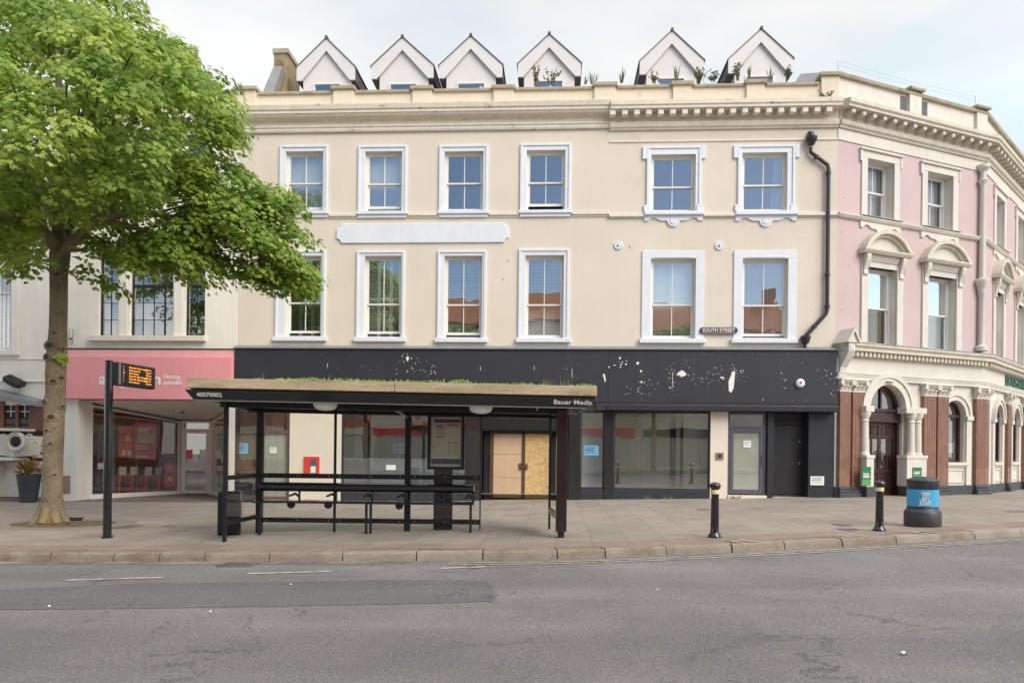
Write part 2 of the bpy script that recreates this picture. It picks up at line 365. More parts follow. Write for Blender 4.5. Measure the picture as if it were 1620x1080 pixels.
    L(n.outputs['Fac'], mr.inputs[0]); L(ge.outputs['Random Per Island'], ma.inputs[0]); L(ad.outputs[0], ma.inputs[2]); L(ma.outputs[0], r.inputs[0])
    L(r.outputs[0], b.inputs['Base Color']); L(r.outputs[0], t.inputs[0]); L(b.outputs[0], x.inputs[1]); L(t.outputs[0], x.inputs[2]); L(x.outputs[0], o.inputs[0]); M_['leaf'] = m
    # road
    def cracks(nt, vec, scale, width, seed):
        L = nt.links.new
        mp = N(nt, 'ShaderNodeMapping'); mp.inputs['Location'].default_value = (seed, seed * 2, 0); L(vec, mp.inputs[0])
        n = N(nt, 'ShaderNodeTexNoise', Scale=1.6, Detail=6.0, Roughness=.65); L(mp.outputs[0], n.inputs['Vector'])
        ad = N(nt, 'ShaderNodeMix', data_type='RGBA', blend_type='LINEAR_LIGHT'); ad.inputs[0].default_value = .45; L(mp.outputs[0], ad.inputs[6]); L(n.outputs['Color'], ad.inputs[7])
        v = N(nt, 'ShaderNodeTexVoronoi', feature='DISTANCE_TO_EDGE', Scale=scale); L(ad.outputs[2], v.inputs['Vector'])
        r = N(nt, 'ShaderNodeMapRange'); r.inputs['From Min'].default_value = 0; r.inputs['From Max'].default_value = width; r.inputs['To Min'].default_value = 1; r.inputs['To Max'].default_value = 0
        L(v.outputs['Distance'], r.inputs[0])
        n2 = N(nt, 'ShaderNodeTexNoise', Scale=.35, Detail=3.0); L(mp.outputs[0], n2.inputs['Vector'])
        r2 = N(nt, 'ShaderNodeMapRange'); r2.inputs['From Min'].default_value = .52; r2.inputs['From Max'].default_value = .64; L(n2.outputs['Fac'], r2.inputs[0])
        mm = N(nt, 'ShaderNodeMath', operation='MULTIPLY'); L(r.outputs[0], mm.inputs[0]); L(r2.outputs[0], mm.inputs[1]); return mm.outputs[0]
    def tarmac(name, col, speck=.5):
        m = mat(name, col, .82, .22, .55, fine=.5, bscale=48, bump=.9); nt = m.node_tree; b = nt.nodes['Principled BSDF']
        src = b.inputs['Base Color'].links[0].from_socket; tc = N(nt, 'ShaderNodeTexCoord')
        L2 = nt.links.new; mpt = N(nt, 'ShaderNodeMapping'); mpt.inputs['Scale'].default_value = (.05, 1, 1); L2(tc.outputs['Object'], mpt.inputs[0])     # lanes polished along the road
        nz = N(nt, 'ShaderNodeTexNoise', Scale=.9, Detail=4.0, Roughness=.6); L2(mpt.outputs[0], nz.inputs['Vector']); rz = N(nt, 'ShaderNodeMapRange'); rz.inputs['From Min'].default_value = .3; rz.inputs['From Max'].default_value = .7; rz.inputs['To Min'].default_value = .84; rz.inputs['To Max'].default_value = 1.14; L2(nz.outputs['Fac'], rz.inputs[0])
        xz = N(nt, 'ShaderNodeMix', data_type='RGBA', blend_type='MULTIPLY'); xz.inputs[0].default_value = 1; L2(src, xz.inputs[6]); L2(rz.outputs[0], xz.inputs[7]); src = xz.outputs[2]
        v = N(nt, 'ShaderNodeTexVoronoi', Scale=16.0); L2(tc.outputs['Object'], v.inputs['Vector'])
        sep = N(nt, 'ShaderNodeSeparateColor'); L2(v.outputs['Color'], sep.inputs[0])
        c1 = N(nt, 'ShaderNodeMath', operation='LESS_THAN'); c1.inputs[1].default_value = .13; L2(v.outputs['Distance'], c1.inputs[0])
        c2 = N(nt, 'ShaderNodeMath', operation='GREATER_THAN'); c2.inputs[1].default_value = .80; L2(sep.outputs[0], c2.inputs[0])
        mm = N(nt, 'ShaderNodeMath', operation='MULTIPLY'); L2(c1.outputs[0], mm.inputs[0]); L2(c2.outputs[0], mm.inputs[1])
        m2 = N(nt, 'ShaderNodeMath', operation='MULTIPLY'); m2.inputs[1].default_value = speck; L2(mm.outputs[0], m2.inputs[0])
        x = N(nt, 'ShaderNodeMix', data_type='RGBA'); L2(m2.outputs[0], x.inputs[0]); L2(src, x.inputs[6]); x.inputs[7].default_value = (.5, .47, .42, 1)
        cr0 = cracks(nt, tc.outputs['Object'], .42, .011, 3.0); cr1 = cracks(nt, tc.outputs['Object'], .8, .012, 9.0); crm = N(nt, 'ShaderNodeMath', operation='MAXIMUM'); L2(cr0, crm.inputs[0]); L2(cr1, crm.inputs[1]); cr = crm.outputs[0]
        x2 = N(nt, 'ShaderNodeMix', data_type='RGBA'); L2(cr, x2.inputs[0]); L2(x.outputs[2], x2.inputs[6]); x2.inputs[7].default_value = (.03, .027, .026, 1)
        L2(x2.outputs[2], b.inputs['Base Color']); return m
    M_['road'] = tarmac('worn_asphalt', (.205, .190, .191), .75)
    M_['patch'] = tarmac('dark_asphalt_patch', (.157, .146, .150), .55)
    # paving
    m = mat('paving_slabs', (.315, .275, .238), .8, .12, 1.1, fine=.14, bscale=45, bump=.2, stain=(.215, .18, .15), stain_pos=(.5, .75), stain_scale=.7); nt = m.node_tree; b = nt.nodes['Principled BSDF']; L2 = nt.links.new
    src = b.inputs['Base Color'].links[0].from_socket; tc = N(nt, 'ShaderNodeTexCoord'); mp = N(nt, 'ShaderNodeMapping'); mp.inputs['Rotation'].default_value = (0, 0, radians(90)); L2(tc.outputs['Object'], mp.inputs[0])
    br = N(nt, 'ShaderNodeTexBrick', Scale=1.0); br.inputs['Brick Width'].default_value = .9; br.inputs['Row Height'].default_value = .6; br.inputs['Mortar Size'].default_value = .007; br.inputs['Mortar Smooth'].default_value = .3
    br.inputs['Color1'].default_value = (.90, .90, .90, 1); br.inputs['Color2'].default_value = (1.06, 1.05, 1.03, 1); br.inputs['Mortar'].default_value = (.62, .60, .58, 1)
    L2(mp.outputs[0], br.inputs['Vector'])
    x = N(nt, 'ShaderNodeMix', data_type='RGBA', blend_type='MULTIPLY'); x.inputs[0].default_value = 1; L2(src, x.inputs[6]); L2(br.outputs['Color'], x.inputs[7]); L2(x.outputs[2], b.inputs['Base Color']); M_['paving'] = m
    m2 = m.copy(); m2.name = 'reddish_kerbside_paving'; m2.node_tree.nodes['RGB'].outputs[0].default_value = (.30, .22, .18, 1); M_['paving2'] = m2
    # brick for the far side of the street
    m = mat('red_brick', (.36, .15, .08), .85, .15, 2); nt = m.node_tree; b = nt.nodes['Principled BSDF']; L2 = nt.links.new
    tc = N(nt, 'ShaderNodeTexCoord'); sx = N(nt, 'ShaderNodeSeparateXYZ'); cx = N(nt, 'ShaderNodeCombineXYZ'); L2(tc.outputs['Object'], sx.inputs[0]); L2(sx.outputs[0], cx.inputs[0]); L2(sx.outputs[2], cx.inputs[1])
    br = N(nt, 'ShaderNodeTexBrick', Scale=1.0); br.inputs['Brick Width'].default_value = .23; br.inputs['Row Height'].default_value = .075; br.inputs['Mortar Size'].default_value = .008
    br.inputs['Color1'].default_value = (.40, .16, .08, 1); br.inputs['Color2'].default_value = (.30, .12, .07, 1); br.inputs['Mortar'].default_value = (.45, .40, .33, 1); L2(cx.outputs[0], br.inputs['Vector']); L2(br.outputs['Color'], b.inputs['Base Color']); M_['brick'] = m
    M_['tile'] = mat('orange_roof_tile', (.42, .17, .07), .8, .25, 6, fine=.2)
defmats()
# ------------------------------------------------------------------ ground
KERB = [(-60, 11.3), (-30, 11.25), (-14, 11.22), (-8.7, 11.2), (-4.6, 11.1), (-.66, 11.14), (1.2, 11.42), (2.76, 11.86), (5.44, 12.72), (8.26, 13.75), (12, 15.3), (20, 19.5), (40, 31)]
def catmull(P, step=.25):
    P = [Vector(p) for p in P]; out = []
    for i in range(len(P) - 1):
        a = P[max(i - 1, 0)]; b = P[i]; c = P[i + 1]; d = P[min(i + 2, len(P) - 1)]
        n = max(2, int((c - b).length / step))
        for k in range(n):
            t = k / n; out.append(.5 * ((2 * b) + (c - a) * t + (2 * a - 5 * b + 4 * c - d) * t * t + (3 * b - a - 3 * c + d) * t ** 3))
    return out + [P[-1]]
KP = catmull(KERB)
def koff(i, d):                                 # point of the kerb line moved d metres towards the buildings
    t = (KP[min(i + 1, len(KP) - 1)] - KP[max(i - 1, 0)]).normalized(); return KP[i] + Vector((-t.y, t.x)) * d
HK = .13
def strip(name, i0, i1, d0, d1, dz, m, **k):
    mb = MB()
    for i in range(i0, i1):
        a, b, c, d = koff(i, d0), koff(i + 1, d0), koff(i + 1, d1), koff(i, d1)
        mb.add([(p.x, p.y, g(p.x) + dz) for p in (a, b, c, d)], [(0, 1, 2, 3)])
    return mb.build(name, m, **k)
# road: one sheet reaching far beyond everything
mb = MB(); xs = [-400, -60, -40, -25, -15, -9] + [-9 + .5 * k for k in range(1, 37)] + [15, 25, 40, 60, 400]; ys = [-300, -60, -30, -10, 0, 4, 8, 12, 16, 20, 40, 300]
for a in xs:
    for b in ys: mb.v.append((a, b, g(a) - HK))
for i in range(len(xs) - 1):
    for j in range(len(ys) - 1):
        k = i * len(ys) + j; mb.f.append((k, k + len(ys), k + len(ys) + 1, k + 1))
tag(mb.build('road', M_['road']), kind='structure')
# pavement
mb = MB(); i0 = 0
for i in range(len(KP) - 1):
    a, b = koff(i, .30), koff(i + 1, .30)
    mb.add([(a.x, a.y, g(a.x)), (b.x, b.y, g(b.x)), (b.x, 45, g(b.x)), (a.x, 45, g(a.x))], [(0, 1, 2, 3)])
tag(mb.build('pavement', M_['paving']), kind='structure')
tag(strip('pavement_edging', 0, len(KP) - 1, .30, .95, .004, M_['paving2']), kind='structure')
# kerb stones
mb = MB(); mb2 = MB(); i = 0; kr = random.Random(4)
while i < len(KP) - 2:
    n = kr.choice([3, 4, 4, 4, 5]) if -20 < KP[i].x < 25 else 6
    j = min(i + n, len(KP) - 1); M = mb if kr.random() < .72 else mb2
    ins = .010; w0 = kr.uniform(-.012, .012); hz = kr.uniform(-.008, .006)
    ring = []
    for k in range(i, j + 1):
        t = (KP[min(k + 1, len(KP) - 1)] - KP[max(k - 1, 0)]).normalized(); sh = ins if k == i else (-ins if k == j else 0)
        wob = kr.uniform(-.012, .012)
        prof = [(w0 - .02, -HK - .05), (w0 + wob * .5, -.06), (w0 + .012 + wob, -.022), (w0 + .045 + wob, hz + .002), (.30, hz + .003), (.30, -.2)]
        ring.append([(lambda p: (p.x, p.y, g(p.x) + z))(koff(k, d) + t * sh) for d, z in prof])
    n0 = len(M.v)
    for r in ring: M.v += r
    for k in range(len(ring) - 1):
        for q in range(6):
            a = n0 + k * 6 + q; b = n0 + k * 6 + (q + 1) % 6; M.f.append((a, b, b + 6, a + 6))
    M.f.append(tuple(n0 + q for q in range(6))); M.f.append(tuple(n0 + (len(ring) - 1) * 6 + q for q in range(6)))
    i = j
tag(mb.build('kerb', M_['kerbm']), kind='structure'); tag(mb2.build('kerb_pale_stones', M_['kerbg']), kind='structure')
def kidx(x): return min(range(len(KP)), key=lambda i: abs(KP[i].x - x))
# gutter channel and painted markings
RZ = -HK
tag(strip('gutter_channel', kidx(-20), kidx(-2.2), -.30, -.03, RZ + .004, mat('gutter_concrete', (.27, .25, .225), .85, .2, 2.5, fine=.2, stain=(.14, .125, .11), stain_pos=(.42, .6), stain_scale=1.4)), kind='structure')
for d in (-.26, -.44): strip('road_marking', kidx(-1.6), kidx(30), d - .055, d, RZ + .008, M_['yel'])['kind'] = 'structure'
for (xa, ya), (xb, yb) in (((105, 918), (257, 913.5)), ((392, 907.5), (524, 904)), ((698, 899), (768, 896.5))):
    a = ground_pt(xa, ya, RZ); b = ground_pt(xb, yb, RZ); mb = MB()
    mb.add([(a.x, a.y - .05, g(a.x) + RZ + .008), (b.x, b.y - .05, g(b.x) + RZ + .008), (b.x, b.y + .05, g(b.x) + RZ + .008), (a.x, a.y + .05, g(a.x) + RZ + .008)], [(0, 1, 2, 3)])
    tag(mb.build('road_marking', M_['yel']), kind='structure')
# loading ticks painted across the kerb top
for px in (1172, 1190, 1362, 1378, 1478, 1496):
    p = ground_pt(px, 855 - max(0, px - 1200) * .028); i = kidx(p.x); mb = MB()
    q = [koff(i, .05), koff(i, .28)]; t = (KP[i + 1] - KP[i]).normalized() * .05
    mb.add([(q[0].x - t.x, q[0].y - t.y, g(p.x) + .010), (q[0].x + t.x, q[0].y + t.y, g(p.x) + .010), (q[1].x + t.x - .12, q[1].y + t.y, g(p.x) + .012), (q[1].x - t.x - .12, q[1].y - t.y, g(p.x) + .012)], [(0, 1, 2, 3)])
    tag(mb.build('kerb_marking', M_['yel']), kind='structure')
# darker re-laid strip of asphalt
mb = MB(); P = [ground_pt(x, y, RZ) for x, y in ((-60, 962), (0, 964), (200, 962.5), (420, 959), (620, 955.5), (780, 951), (783, 934), (770, 919), (610, 917), (420, 921), (230, 922), (0, 932), (-60, 934))]
n = len(P)
cen = [((P[i] + P[n - 1 - i]) / 2) for i in range(6)]
mb.add([(p.x, p.y, g(p.x) + RZ + .004) for p in P], [(0, 1, 11, 12), (1, 2, 10, 11), (2, 3, 9, 10), (3, 4, 8, 9), (4, 5, 7, 8), (5, 6, 7)])
tag(mb.build('road_patch', M_['patch']), kind='structure')
def cover(px, py, wd, dp, name, m, rz=0, dz=0, th=.006):
    p = ground_pt(px, py, dz); mb = MB(T((p.x, p.y, g(p.x) + dz)) @ Matrix.Rotation(rz, 4, 'Z'))
    mb.box(-wd / 2, wd / 2, -dp / 2, dp / 2, -.02, th); return mb.build(name, m)
for k, (px, py, wd, dp) in enumerate(((1336, 830, .35, .45), (1352, 838, .45, .5), (207, 833, .7, .75), (1120, 806, .5, .35), (1611, 809, .5, .4), (268, 832, .22, .3))):
    tag(cover(px, py, wd, dp, 'utility_cover', M_['iron2'], th=.003), kind='structure')
# drain grating
p = ground_pt(378, 893, RZ); mb = MB(T((p.x, p.y, g(p.x) + RZ)))
mb.box(-.26, .26, -.2, -.17, 0, .012).box(-.26, .26, .17, .2, 0, .012).box(-.26, -.23, -.169, .169, 0, .012).box(.23, .26, -.169, .169, 0, .012)
for k in range(7): mb.box(-.21 + k * .065, -.17 + k * .065, -.169, .169, 0, .011)
o = mb.build('drain_grating', M_['iron2'], loc=(p.x, p.y, g(p.x) + RZ)); tag(o, 'iron drain grating in the gutter in front of the bus shelter', 'drain grating')
p2 = MB(T((p.x, p.y, g(p.x) + RZ + .002))); p2.quad(-.01, .01, 0, 0, .001); 
mb = MB(T((p.x, p.y, g(p.x) + RZ))); mb.add([(-.25, -.19, .006), (.25, -.19, .006), (.25, .19, .006), (-.25, .19, .006)], [(0, 1, 2, 3)]); mb.build('pit', M_['black'], o)
# scraps of litter on the road and footway
sr = random.Random(12)
for k, (px, py, sz, lab) in enumerate(((1430, 1035, .04, 'scrap of white paper on the asphalt close to the camera, lower right of the road'), (460, 926, .02, 'small pale flake of litter on the dark asphalt strip'), (333, 970, .02, 'pale scrap on the road below the dark asphalt strip, near its middle'), (77, 961, .03, 'pale scrap at the lower edge of the dark strip, far left of the road'), (1040, 935, .018, 'tiny white flake lying on the road below the row of bollards'))):
    p = ground_pt(px, py, RZ); mb = MB(T((p.x, p.y, g(p.x) + RZ + .012)) @ Matrix.Rotation(sr.uniform(0, 3), 4, 'Z'))
    pts = [(sz * (1.4 if q % 2 else .8) * cos(q * .9) * sr.uniform(.6, 1), sz * .8 * sin(q * .9) * sr.uniform(.6, 1), sr.uniform(0, .02)) for q in range(7)]
    mb.add(pts + [(0, 0, .02)], [(q, (q + 1) % 7, 7) for q in range(7)])
    tag(mb.build('litter_scrap', M_['paper'], loc=(p.x, p.y, g(p.x) + RZ)), lab, 'litter', 'scraps of litter on the road')

# ------------------------------------------------------------------ windows
Y0 = 22.6
F = PL(0, Y0)
def fx(px, py, d=0): return F.pt(px, py, d)[0]
def fz(px, py, d=0): return F.pt(px, py, d)[1]
def frect(l, r, t, b, d=0):
    cx, cy = (l + r) / 2, (t + b) / 2
    return fx(l, cy, d), fx(r, cy, d), fz(cx, b, d), fz(cx, t, d)
def sash(root, M, x0, x1, z0, z1, zr, kind='none', dep=.12, bars=1, gl='g_up', raised=0.0, frame='sashw', rr=None):
    """timber sash window: box frame, two sashes with a glazing bar each, panes, and what hangs behind them"""
    fw = .055; b = .042; y = dep; W = x1 - x0
    mb = MB(M)
    mb.box(x0, x0 + fw, y, y + .13, z0, z1).box(x1 - fw, x1, y, y + .13, z0, z1).box(x0 + fw, x1 - fw, y, y + .13, z1 - fw, z1).box(x0 + fw, x1 - fw, y - .02, y + .13, z0, z0 + .045)
    a, c = x0 + fw + .003, x1 - fw - .003
    def leaf(za, zb, yy, bot, top):
        mb.box(a, a + b, yy, yy + .04, za, zb).box(c - b, c, yy, yy + .04, za, zb)
        mb.box(a + b, c - b, yy, yy + .04, za, za + bot).box(a + b, c - b, yy, yy + .04, zb - top, zb)
        for k in range(bars):
            mid = a + (c - a) * (k + 1) / (bars + 1); mb.box(mid - .012, mid + .012, yy + .004, yy + .036, za + bot, zb - top)
    leaf(zr - .02, z1 - fw - .003, y + .022, .045, b)                       # upper sash, outer track
    lo = z0 + .048 + raised
    leaf(lo, zr + .022 + raised * .0, y + .072, .075, .045)                 # lower sash behind it
    win = mb.build('window', M_[frame], root)
    p = MB(M); p.quad(a + b, c - b, y + .045, zr + .025, z1 - fw - b); p.quad(a + b, c - b, y + .095, lo + .075, zr - .025); p.build('pane', M_[gl], win)
    yb = y + .20
    if kind == 'roller': MB(M).box(x0, x1, yb, yb + .01, z0 + .02, z1).build('blind', M_['blind'], win)
    elif kind == 'shutter':
        q = MB(M); n = 3; wdt = (x1 - x0) / n
        for k in range(n):
            l = x0 + k * wdt; q.box(l + .004, l + .05, yb, yb + .03, z0, z1).box(l + wdt - .05, l + wdt - .004, yb, yb + .03, z0, z1)
            for zz in (z0, (z0 + z1) / 2 - .04, z1 - .08): q.box(l + .05, l + wdt - .05, yb, yb + .03, zz, zz + .08)
            z = z0 + .1
            while z < z1 - .1:
                q.add([(l + .05, yb - .012, z), (l + wdt - .05, yb - .012, z), (l + wdt - .05, yb + .03, z + .034), (l + .05, yb + .03, z + .034)], [(0, 1, 2, 3)]); z += .062
        q.build('shutter', M_['shut'], win)
    elif kind == 'venetian':
        q = MB(M); z = z0 + .03
        while z < z1 - .05:
            q.add([(x0, yb, z), (x1, yb, z), (x1, yb + .028, z + .042), (x0, yb + .028, z + .042)], [(0, 1, 2, 3)]); z += .058
        q.build('blind', M_['blind'], win)
    elif kind in ('curtain_r', 'curtain', 'net'):
        q = MB(M); l0, l1 = (x0 + (x1 - x0) * .72, x1) if kind == 'curtain_r' else (x0, x1); n = int((l1 - l0) / .025)
        vs = []
        for k in range(n + 1):
            x = l0 + (l1 - l0) * k / n; yy = yb + .04 + .03 * sin(k * 1.15) + .015 * sin(k * .37 + 1); sw = .10 * max(0, (l1 - x) / (l1 - l0)) if kind == 'curtain_r' else 0
            vs += [(x + sw * -.2, yy, z0), (x + sw * 1.0, yy, z1)]
        q.add(vs, [(2 * k, 2 * k + 2, 2 * k + 3, 2 * k + 1) for k in range(n)]); q.build('curtain', M_['net' if kind == 'net' else 'curtain'], win, smooth=60)
    return win

# ------------------------------------------------------------------ cream building
XL, XR = fx(372, 700), fx(1322, 500)
XLw = fx(378, 450)
ROOT = thing('cream_building', ((XL + XR) / 2, Y0 + 4, g(0)), 'long cream rendered terrace building with six white dormers and a dark empty shopfront', 'building')
CB = ROOT; FM = F.M
zf1 = (fz(400, 552) + fz(1300, 555.5)) / 2; zf0 = (fz(1100, 637.5) + fz(1290, 639)) / 2
zc = fz(800, 208)                                                  # underside of the cornice
SEC = [(452, 511.5, 240, 334.5, 443, 519, 230.5), (577.5, 636, 240, 335, 567, 644, 230.5), (703, 764.5, 240, 334, 695, 772, 230), (833, 894, 238, 333, 823, 903, 227.5)]
SECR = [(1030, 1100, 245, 335.5, 1023, 1109, 232), (1174, 1245, 242, 334.5, 1167, 1257, 230)]
FIR = [(452, 508.5, 405, 533, 437, 516, 396), (576.5, 634.5, 405, 534, 565, 641, 397), (702.5, 762.5, 405, 535, 693, 770, 396.5), (830.5, 891.5, 404, 535, 821, 901, 394)]
FIRR = [(1029, 1100, 409, 536, 1016, 1114, 397), (1174, 1246, 409, 536, 1161, 1259.5, 396.5)]
holes = []; 
for r in SEC + SECR + FIR + FIRR: holes.append(frect(*r[:4]))
wl = MB(FM).wall(XLw, XR, zf1 + .03, fz(800, 140), holes, 0, .12)
wl.build('wall', M_['cream'], CB)
# carcass: rear and side walls, roof, and dark rooms behind the openings
ZT = fz(800, 140) - .25
mb = MB(FM).box(XL, XR, 9.0, 9.25, -1, ZT); mb.box(XL, XL + .12, .35, 9, zf0, ZT).box(XR - .2, XR - .02, .35, 9, -1, ZT); mb.build('rear_wall', M_['white2'], CB)
MB(FM).box(XL + .12, XR - .2, .3, 9, ZT - .25, ZT - .05).build('roof', M_['lead'], CB)
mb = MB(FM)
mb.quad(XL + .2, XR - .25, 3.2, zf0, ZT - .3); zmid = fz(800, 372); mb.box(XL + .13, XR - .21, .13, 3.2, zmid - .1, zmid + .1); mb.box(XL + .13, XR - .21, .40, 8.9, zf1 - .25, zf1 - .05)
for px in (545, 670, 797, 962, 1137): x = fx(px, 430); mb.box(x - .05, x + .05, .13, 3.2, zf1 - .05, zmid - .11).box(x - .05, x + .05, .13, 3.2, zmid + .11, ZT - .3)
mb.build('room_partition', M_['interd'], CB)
kinds2 = ['roller', 'roller', 'none', 'none', 'none', 'curtain_r']; kinds1 = ['shutter', 'shutter', 'venetian', 'venetian', 'roller', 'curtain']
rails2 = [288, 289, 288, 287, 294, 291]; rails1 = [478, 480, 481, 481, 481, 482]
for i, r in enumerate(SEC + SECR):
    h = frect(*r[:4]); sash(CB, FM, *h, fz((r[0] + r[1]) / 2, rails2[i]), kinds2[i], raised=[.06, .10, 0, .14, 0, 0][i])
for i, r in enumerate(FIR + FIRR):
    h = frect(*r[:4]); sash(CB, FM, *h, fz((r[0] + r[1]) / 2, rails1[i]), kinds1[i], raised=[.10, .10, .08, 0, 0, .06][i])
def surround(r, first, rightpart):
    x0, x1, z0, z1 = frect(*r[:4]); X0, X1 = fx(r[4], 400 if first else 280), fx(r[5], 400 if first else 280); Z1 = fz((r[0] + r[1]) / 2, r[6])
    mb = MB(FM); o = .035
    if not first or not rightpart:                                       # moulded: flat band plus raised outer fillet
        for pr, ax0, ax1, az1, bx0, bx1, bz1 in ((.03, X0 + .07, X1 - .07, Z1 - .07, x0, x1, z1), (.06, X0, X1, Z1, X0 + .07, X1 - .07, Z1 - .07)):
            mb.box(ax0, bx0, -pr, 0.0, z0, bz1).box(bx1, ax1, -pr, 0.0, z0, bz1).box(ax0, ax1, -pr, 0.0, bz1, az1)
    else:
        mb.box(X0, x0, -.04, 0, z0, z1).box(x1, X1, -.04, 0, z0, z1).box(X0, X1, -.04, 0, z1, Z1)
        mb.box(x0 + .1, x1 - .1, -.055, -.041, z1 + .02, z1 + .05)
    if not first and rightpart:                                          # shouldered ears and little scrolls at the foot
        e = .13; mb.box(X0 - e, X0 - .001, -.06, 0, Z1 - .38, Z1).box(X1 + .001, X1 + e, -.06, 0, Z1 - .38, Z1)
        for xx in (X0 + .02, X1 - .02): mb.box(xx - .10, xx + .10, -.062, -.061 + .05, z0 + .002, z0 + .20)
    mb.build('window_surround', M_['trim'], CB, bevel=.008)
    sb = MB(FM)
    if first: sb.box(X0 - .06, X1 + .06, -.12, .10, z0 - .13, z0 - .002)
    elif not rightpart: sb.box(X0 - .03, X1 + .03, -.11, .10, z0 - .10, z0 - .002).box(X0 + .0, X1 - .0, -.06, 0, z0 - .20, z0 - .101)
    else:
        zb = fz((r[0] + r[1]) / 2, 341); sb.box(X0 - .06, X1 + .06, -.13, .10, zb, z0 - .002)
        xm = (X0 + X1) / 2; n = 24; hw = (X1 - X0) / 2 + .06; pts = [(xm - hw, zb - .002), (xm + hw, zb - .002)]
        prof = [(1, -.16), (.86, -.16), (.80, -.10), (.74, -.075), (.62, -.075), (.52, -.13), (.42, -.16), (.24, -.16)]
        pts += [(xm + hw * a, zb + d) for a, d in prof] + [(xm + .17 * cos(t), zb - .19 + .15 * sin(t)) for t in [-.1 - k * (pi - .2) / 8 for k in range(9)]] + [(xm - hw * a, zb + d) for a, d in prof[::-1]]
        ap = MB(FM).prism(pts, -.045, 0)
        ap.build('apron', M_['trim'], CB)
        ro = MB(FM @ T((xm, -.045, zb - .18)) @ Matrix.Rotation(radians(90), 4, 'X')); ro.lathe([(.10, 0), (.10, .012), (.085, .022), (.07, .012), (.04, .016), (.0, .02)], 0, 0, 20); ro.build('rosette', M_['trim'], CB, smooth=40)
    sb.build('sill', M_['trim'], CB, bevel=.01)
for r in SEC: surround(r, False, False)
for r in SECR: surround(r, False, True)
for r in FIR: surround(r, True, False)
for r in FIRR: surround(r, True, True)
# sill bands between the second floor windows
XM = fx(963, 340)
mb = MB(FM); zb0, zb1 = fz(700, 341.5), fz(700, 337); ed = [XLw] + [v for r in SEC for v in (fx(r[4], 338) - .032, fx(r[5], 338) + .032)] + [XM]
for k in range(0, len(ed), 2): mb.box(ed[k], ed[k + 1], -.07, 0, zb0 - .01, zb1).box(ed[k], ed[k + 1], -.03, 0, zb0 - .07, zb0 - .011)
zq0, zq1 = fz(1135, 342), fz(1135, 337.5); ed = [XM] + [v for r in SECR for v in (fx(r[4], 338) - .062, fx(r[5], 338) + .062)] + [XR]
for k in range(0, len(ed), 2): mb.box(ed[k], ed[k + 1], -.085, 0, zq0 - .02, zq1).box(ed[k], ed[k + 1], -.03, 0, zq0 - .06, zq0 - .021)
zs = fz(1140, 222.5); mb.box(XM, XR, -.03, 0, zs - .03, zs + .03)
mb.build_each('string_course', M_['moulding'], CB, bevel=.012)
# cornice, left length: plain moulded; right length: with modillions
zA = fz(680, 170); zB = fz(680, 184); zC = fz(680, 199.5); zD = fz(680, 208)
pr = [(0, zD), (.07, zD), (.09, zD + .05), (.09, zC - .06), (.12, zC - .03), (.12, zC), (.03, zC + .01), (.03, zB - .13), (.10, zB - .09), (.24, zB - .05), (.27, zB), (.30, zB + .02), (.30, zB + .10), (.335, zB + .12), (.36, zA - .03), (.36, zA - .005), (0, zA + .04)]
MB().sweep(pr, [(XL, Y0), (XM, Y0)]).build('cornice', M_['cornice'], CB)
zA2 = fz(1140, 166.5); zB2 = fz(1140, 178); zC2 = fz(1140, 189.5); zD2 = fz(1140, 194.5); zE2 = fz(1140, 205)
prR = [(0, zE2), (.06, zE2), (.08, zE2 + .05), (.12, zE2 + .07), (.15, zD2 - .01), (.15, zD2), (.05, zD2 + .01), (.05, zC2), (.08, zC2 + .08), (.10, zB2 - .02), (.40, zB2 - .012), (.40, zB2 + .06), (.43, zB2 + .09), (.43, zA2), (0, zA2 + .05)]
MB().sweep(prR, [(XM + .002, Y0), (XR, Y0)]).build('cornice', M_['cornice'], CB)
for k in range(19):
    x = fx(968 + 18.75 * k, 185); MB(FM).box(x - .085, x + .085, -.36, -.09, zC2 + .035, zB2 - .014).build('modillion', M_['moulding'], CB, bevel=.02)
# parapet piers with cappings
zP0 = zA + .03
PI = [(375, 406), (528, 560), (653, 683), (781, 812), (940, 973), (1064, 1093), (1180, 1208)]
mb = MB(FM); cp = MB(FM)
xs = [(fx(a, 155), fx(b, 155)) for a, b in PI] + [(fx(1298, 150), XR)]
ztop = [fz((a + b) / 2, y) for (a, b), y in zip(PI, (139.5, 138.5, 138.5, 137.5, 133, 131.5, 129))] + [fz(1310, 117)]
zt = lambda x: fz(640, 143) if x < XM else fz(1100, 134.5)
for k, (a, b) in enumerate(xs):
    mb.box(a, b, -.09, 0, zP0 - .05, ztop[k] - .11); cp.box(a - .06, b + .06, -.16, .34, ztop[k] - .108, ztop[k])
    if k < len(xs) - 1:
        z = zt((a + b) / 2 + .3); cp.box(b + .062, xs[k + 1][0] - .062, -.08, .32, z - .09, z - .002)
mb.build_each('parapet_pier', M_['cream_up'], CB, bevel=.01); cp.build_each('coping', M_['coping'], CB, bevel=.015)
MB(FM).box(XL, XR, .01, .30, zc, fz(800, 142) - .07).build('parapet', M_['cream_up'], CB)
# cream-coloured upper band: parapet face
MB(FM).box(XL, XR, -.012, -.0, zP0 - .02, fz(640, 146)).build('parapet_panel', M_['cream_up'], CB)
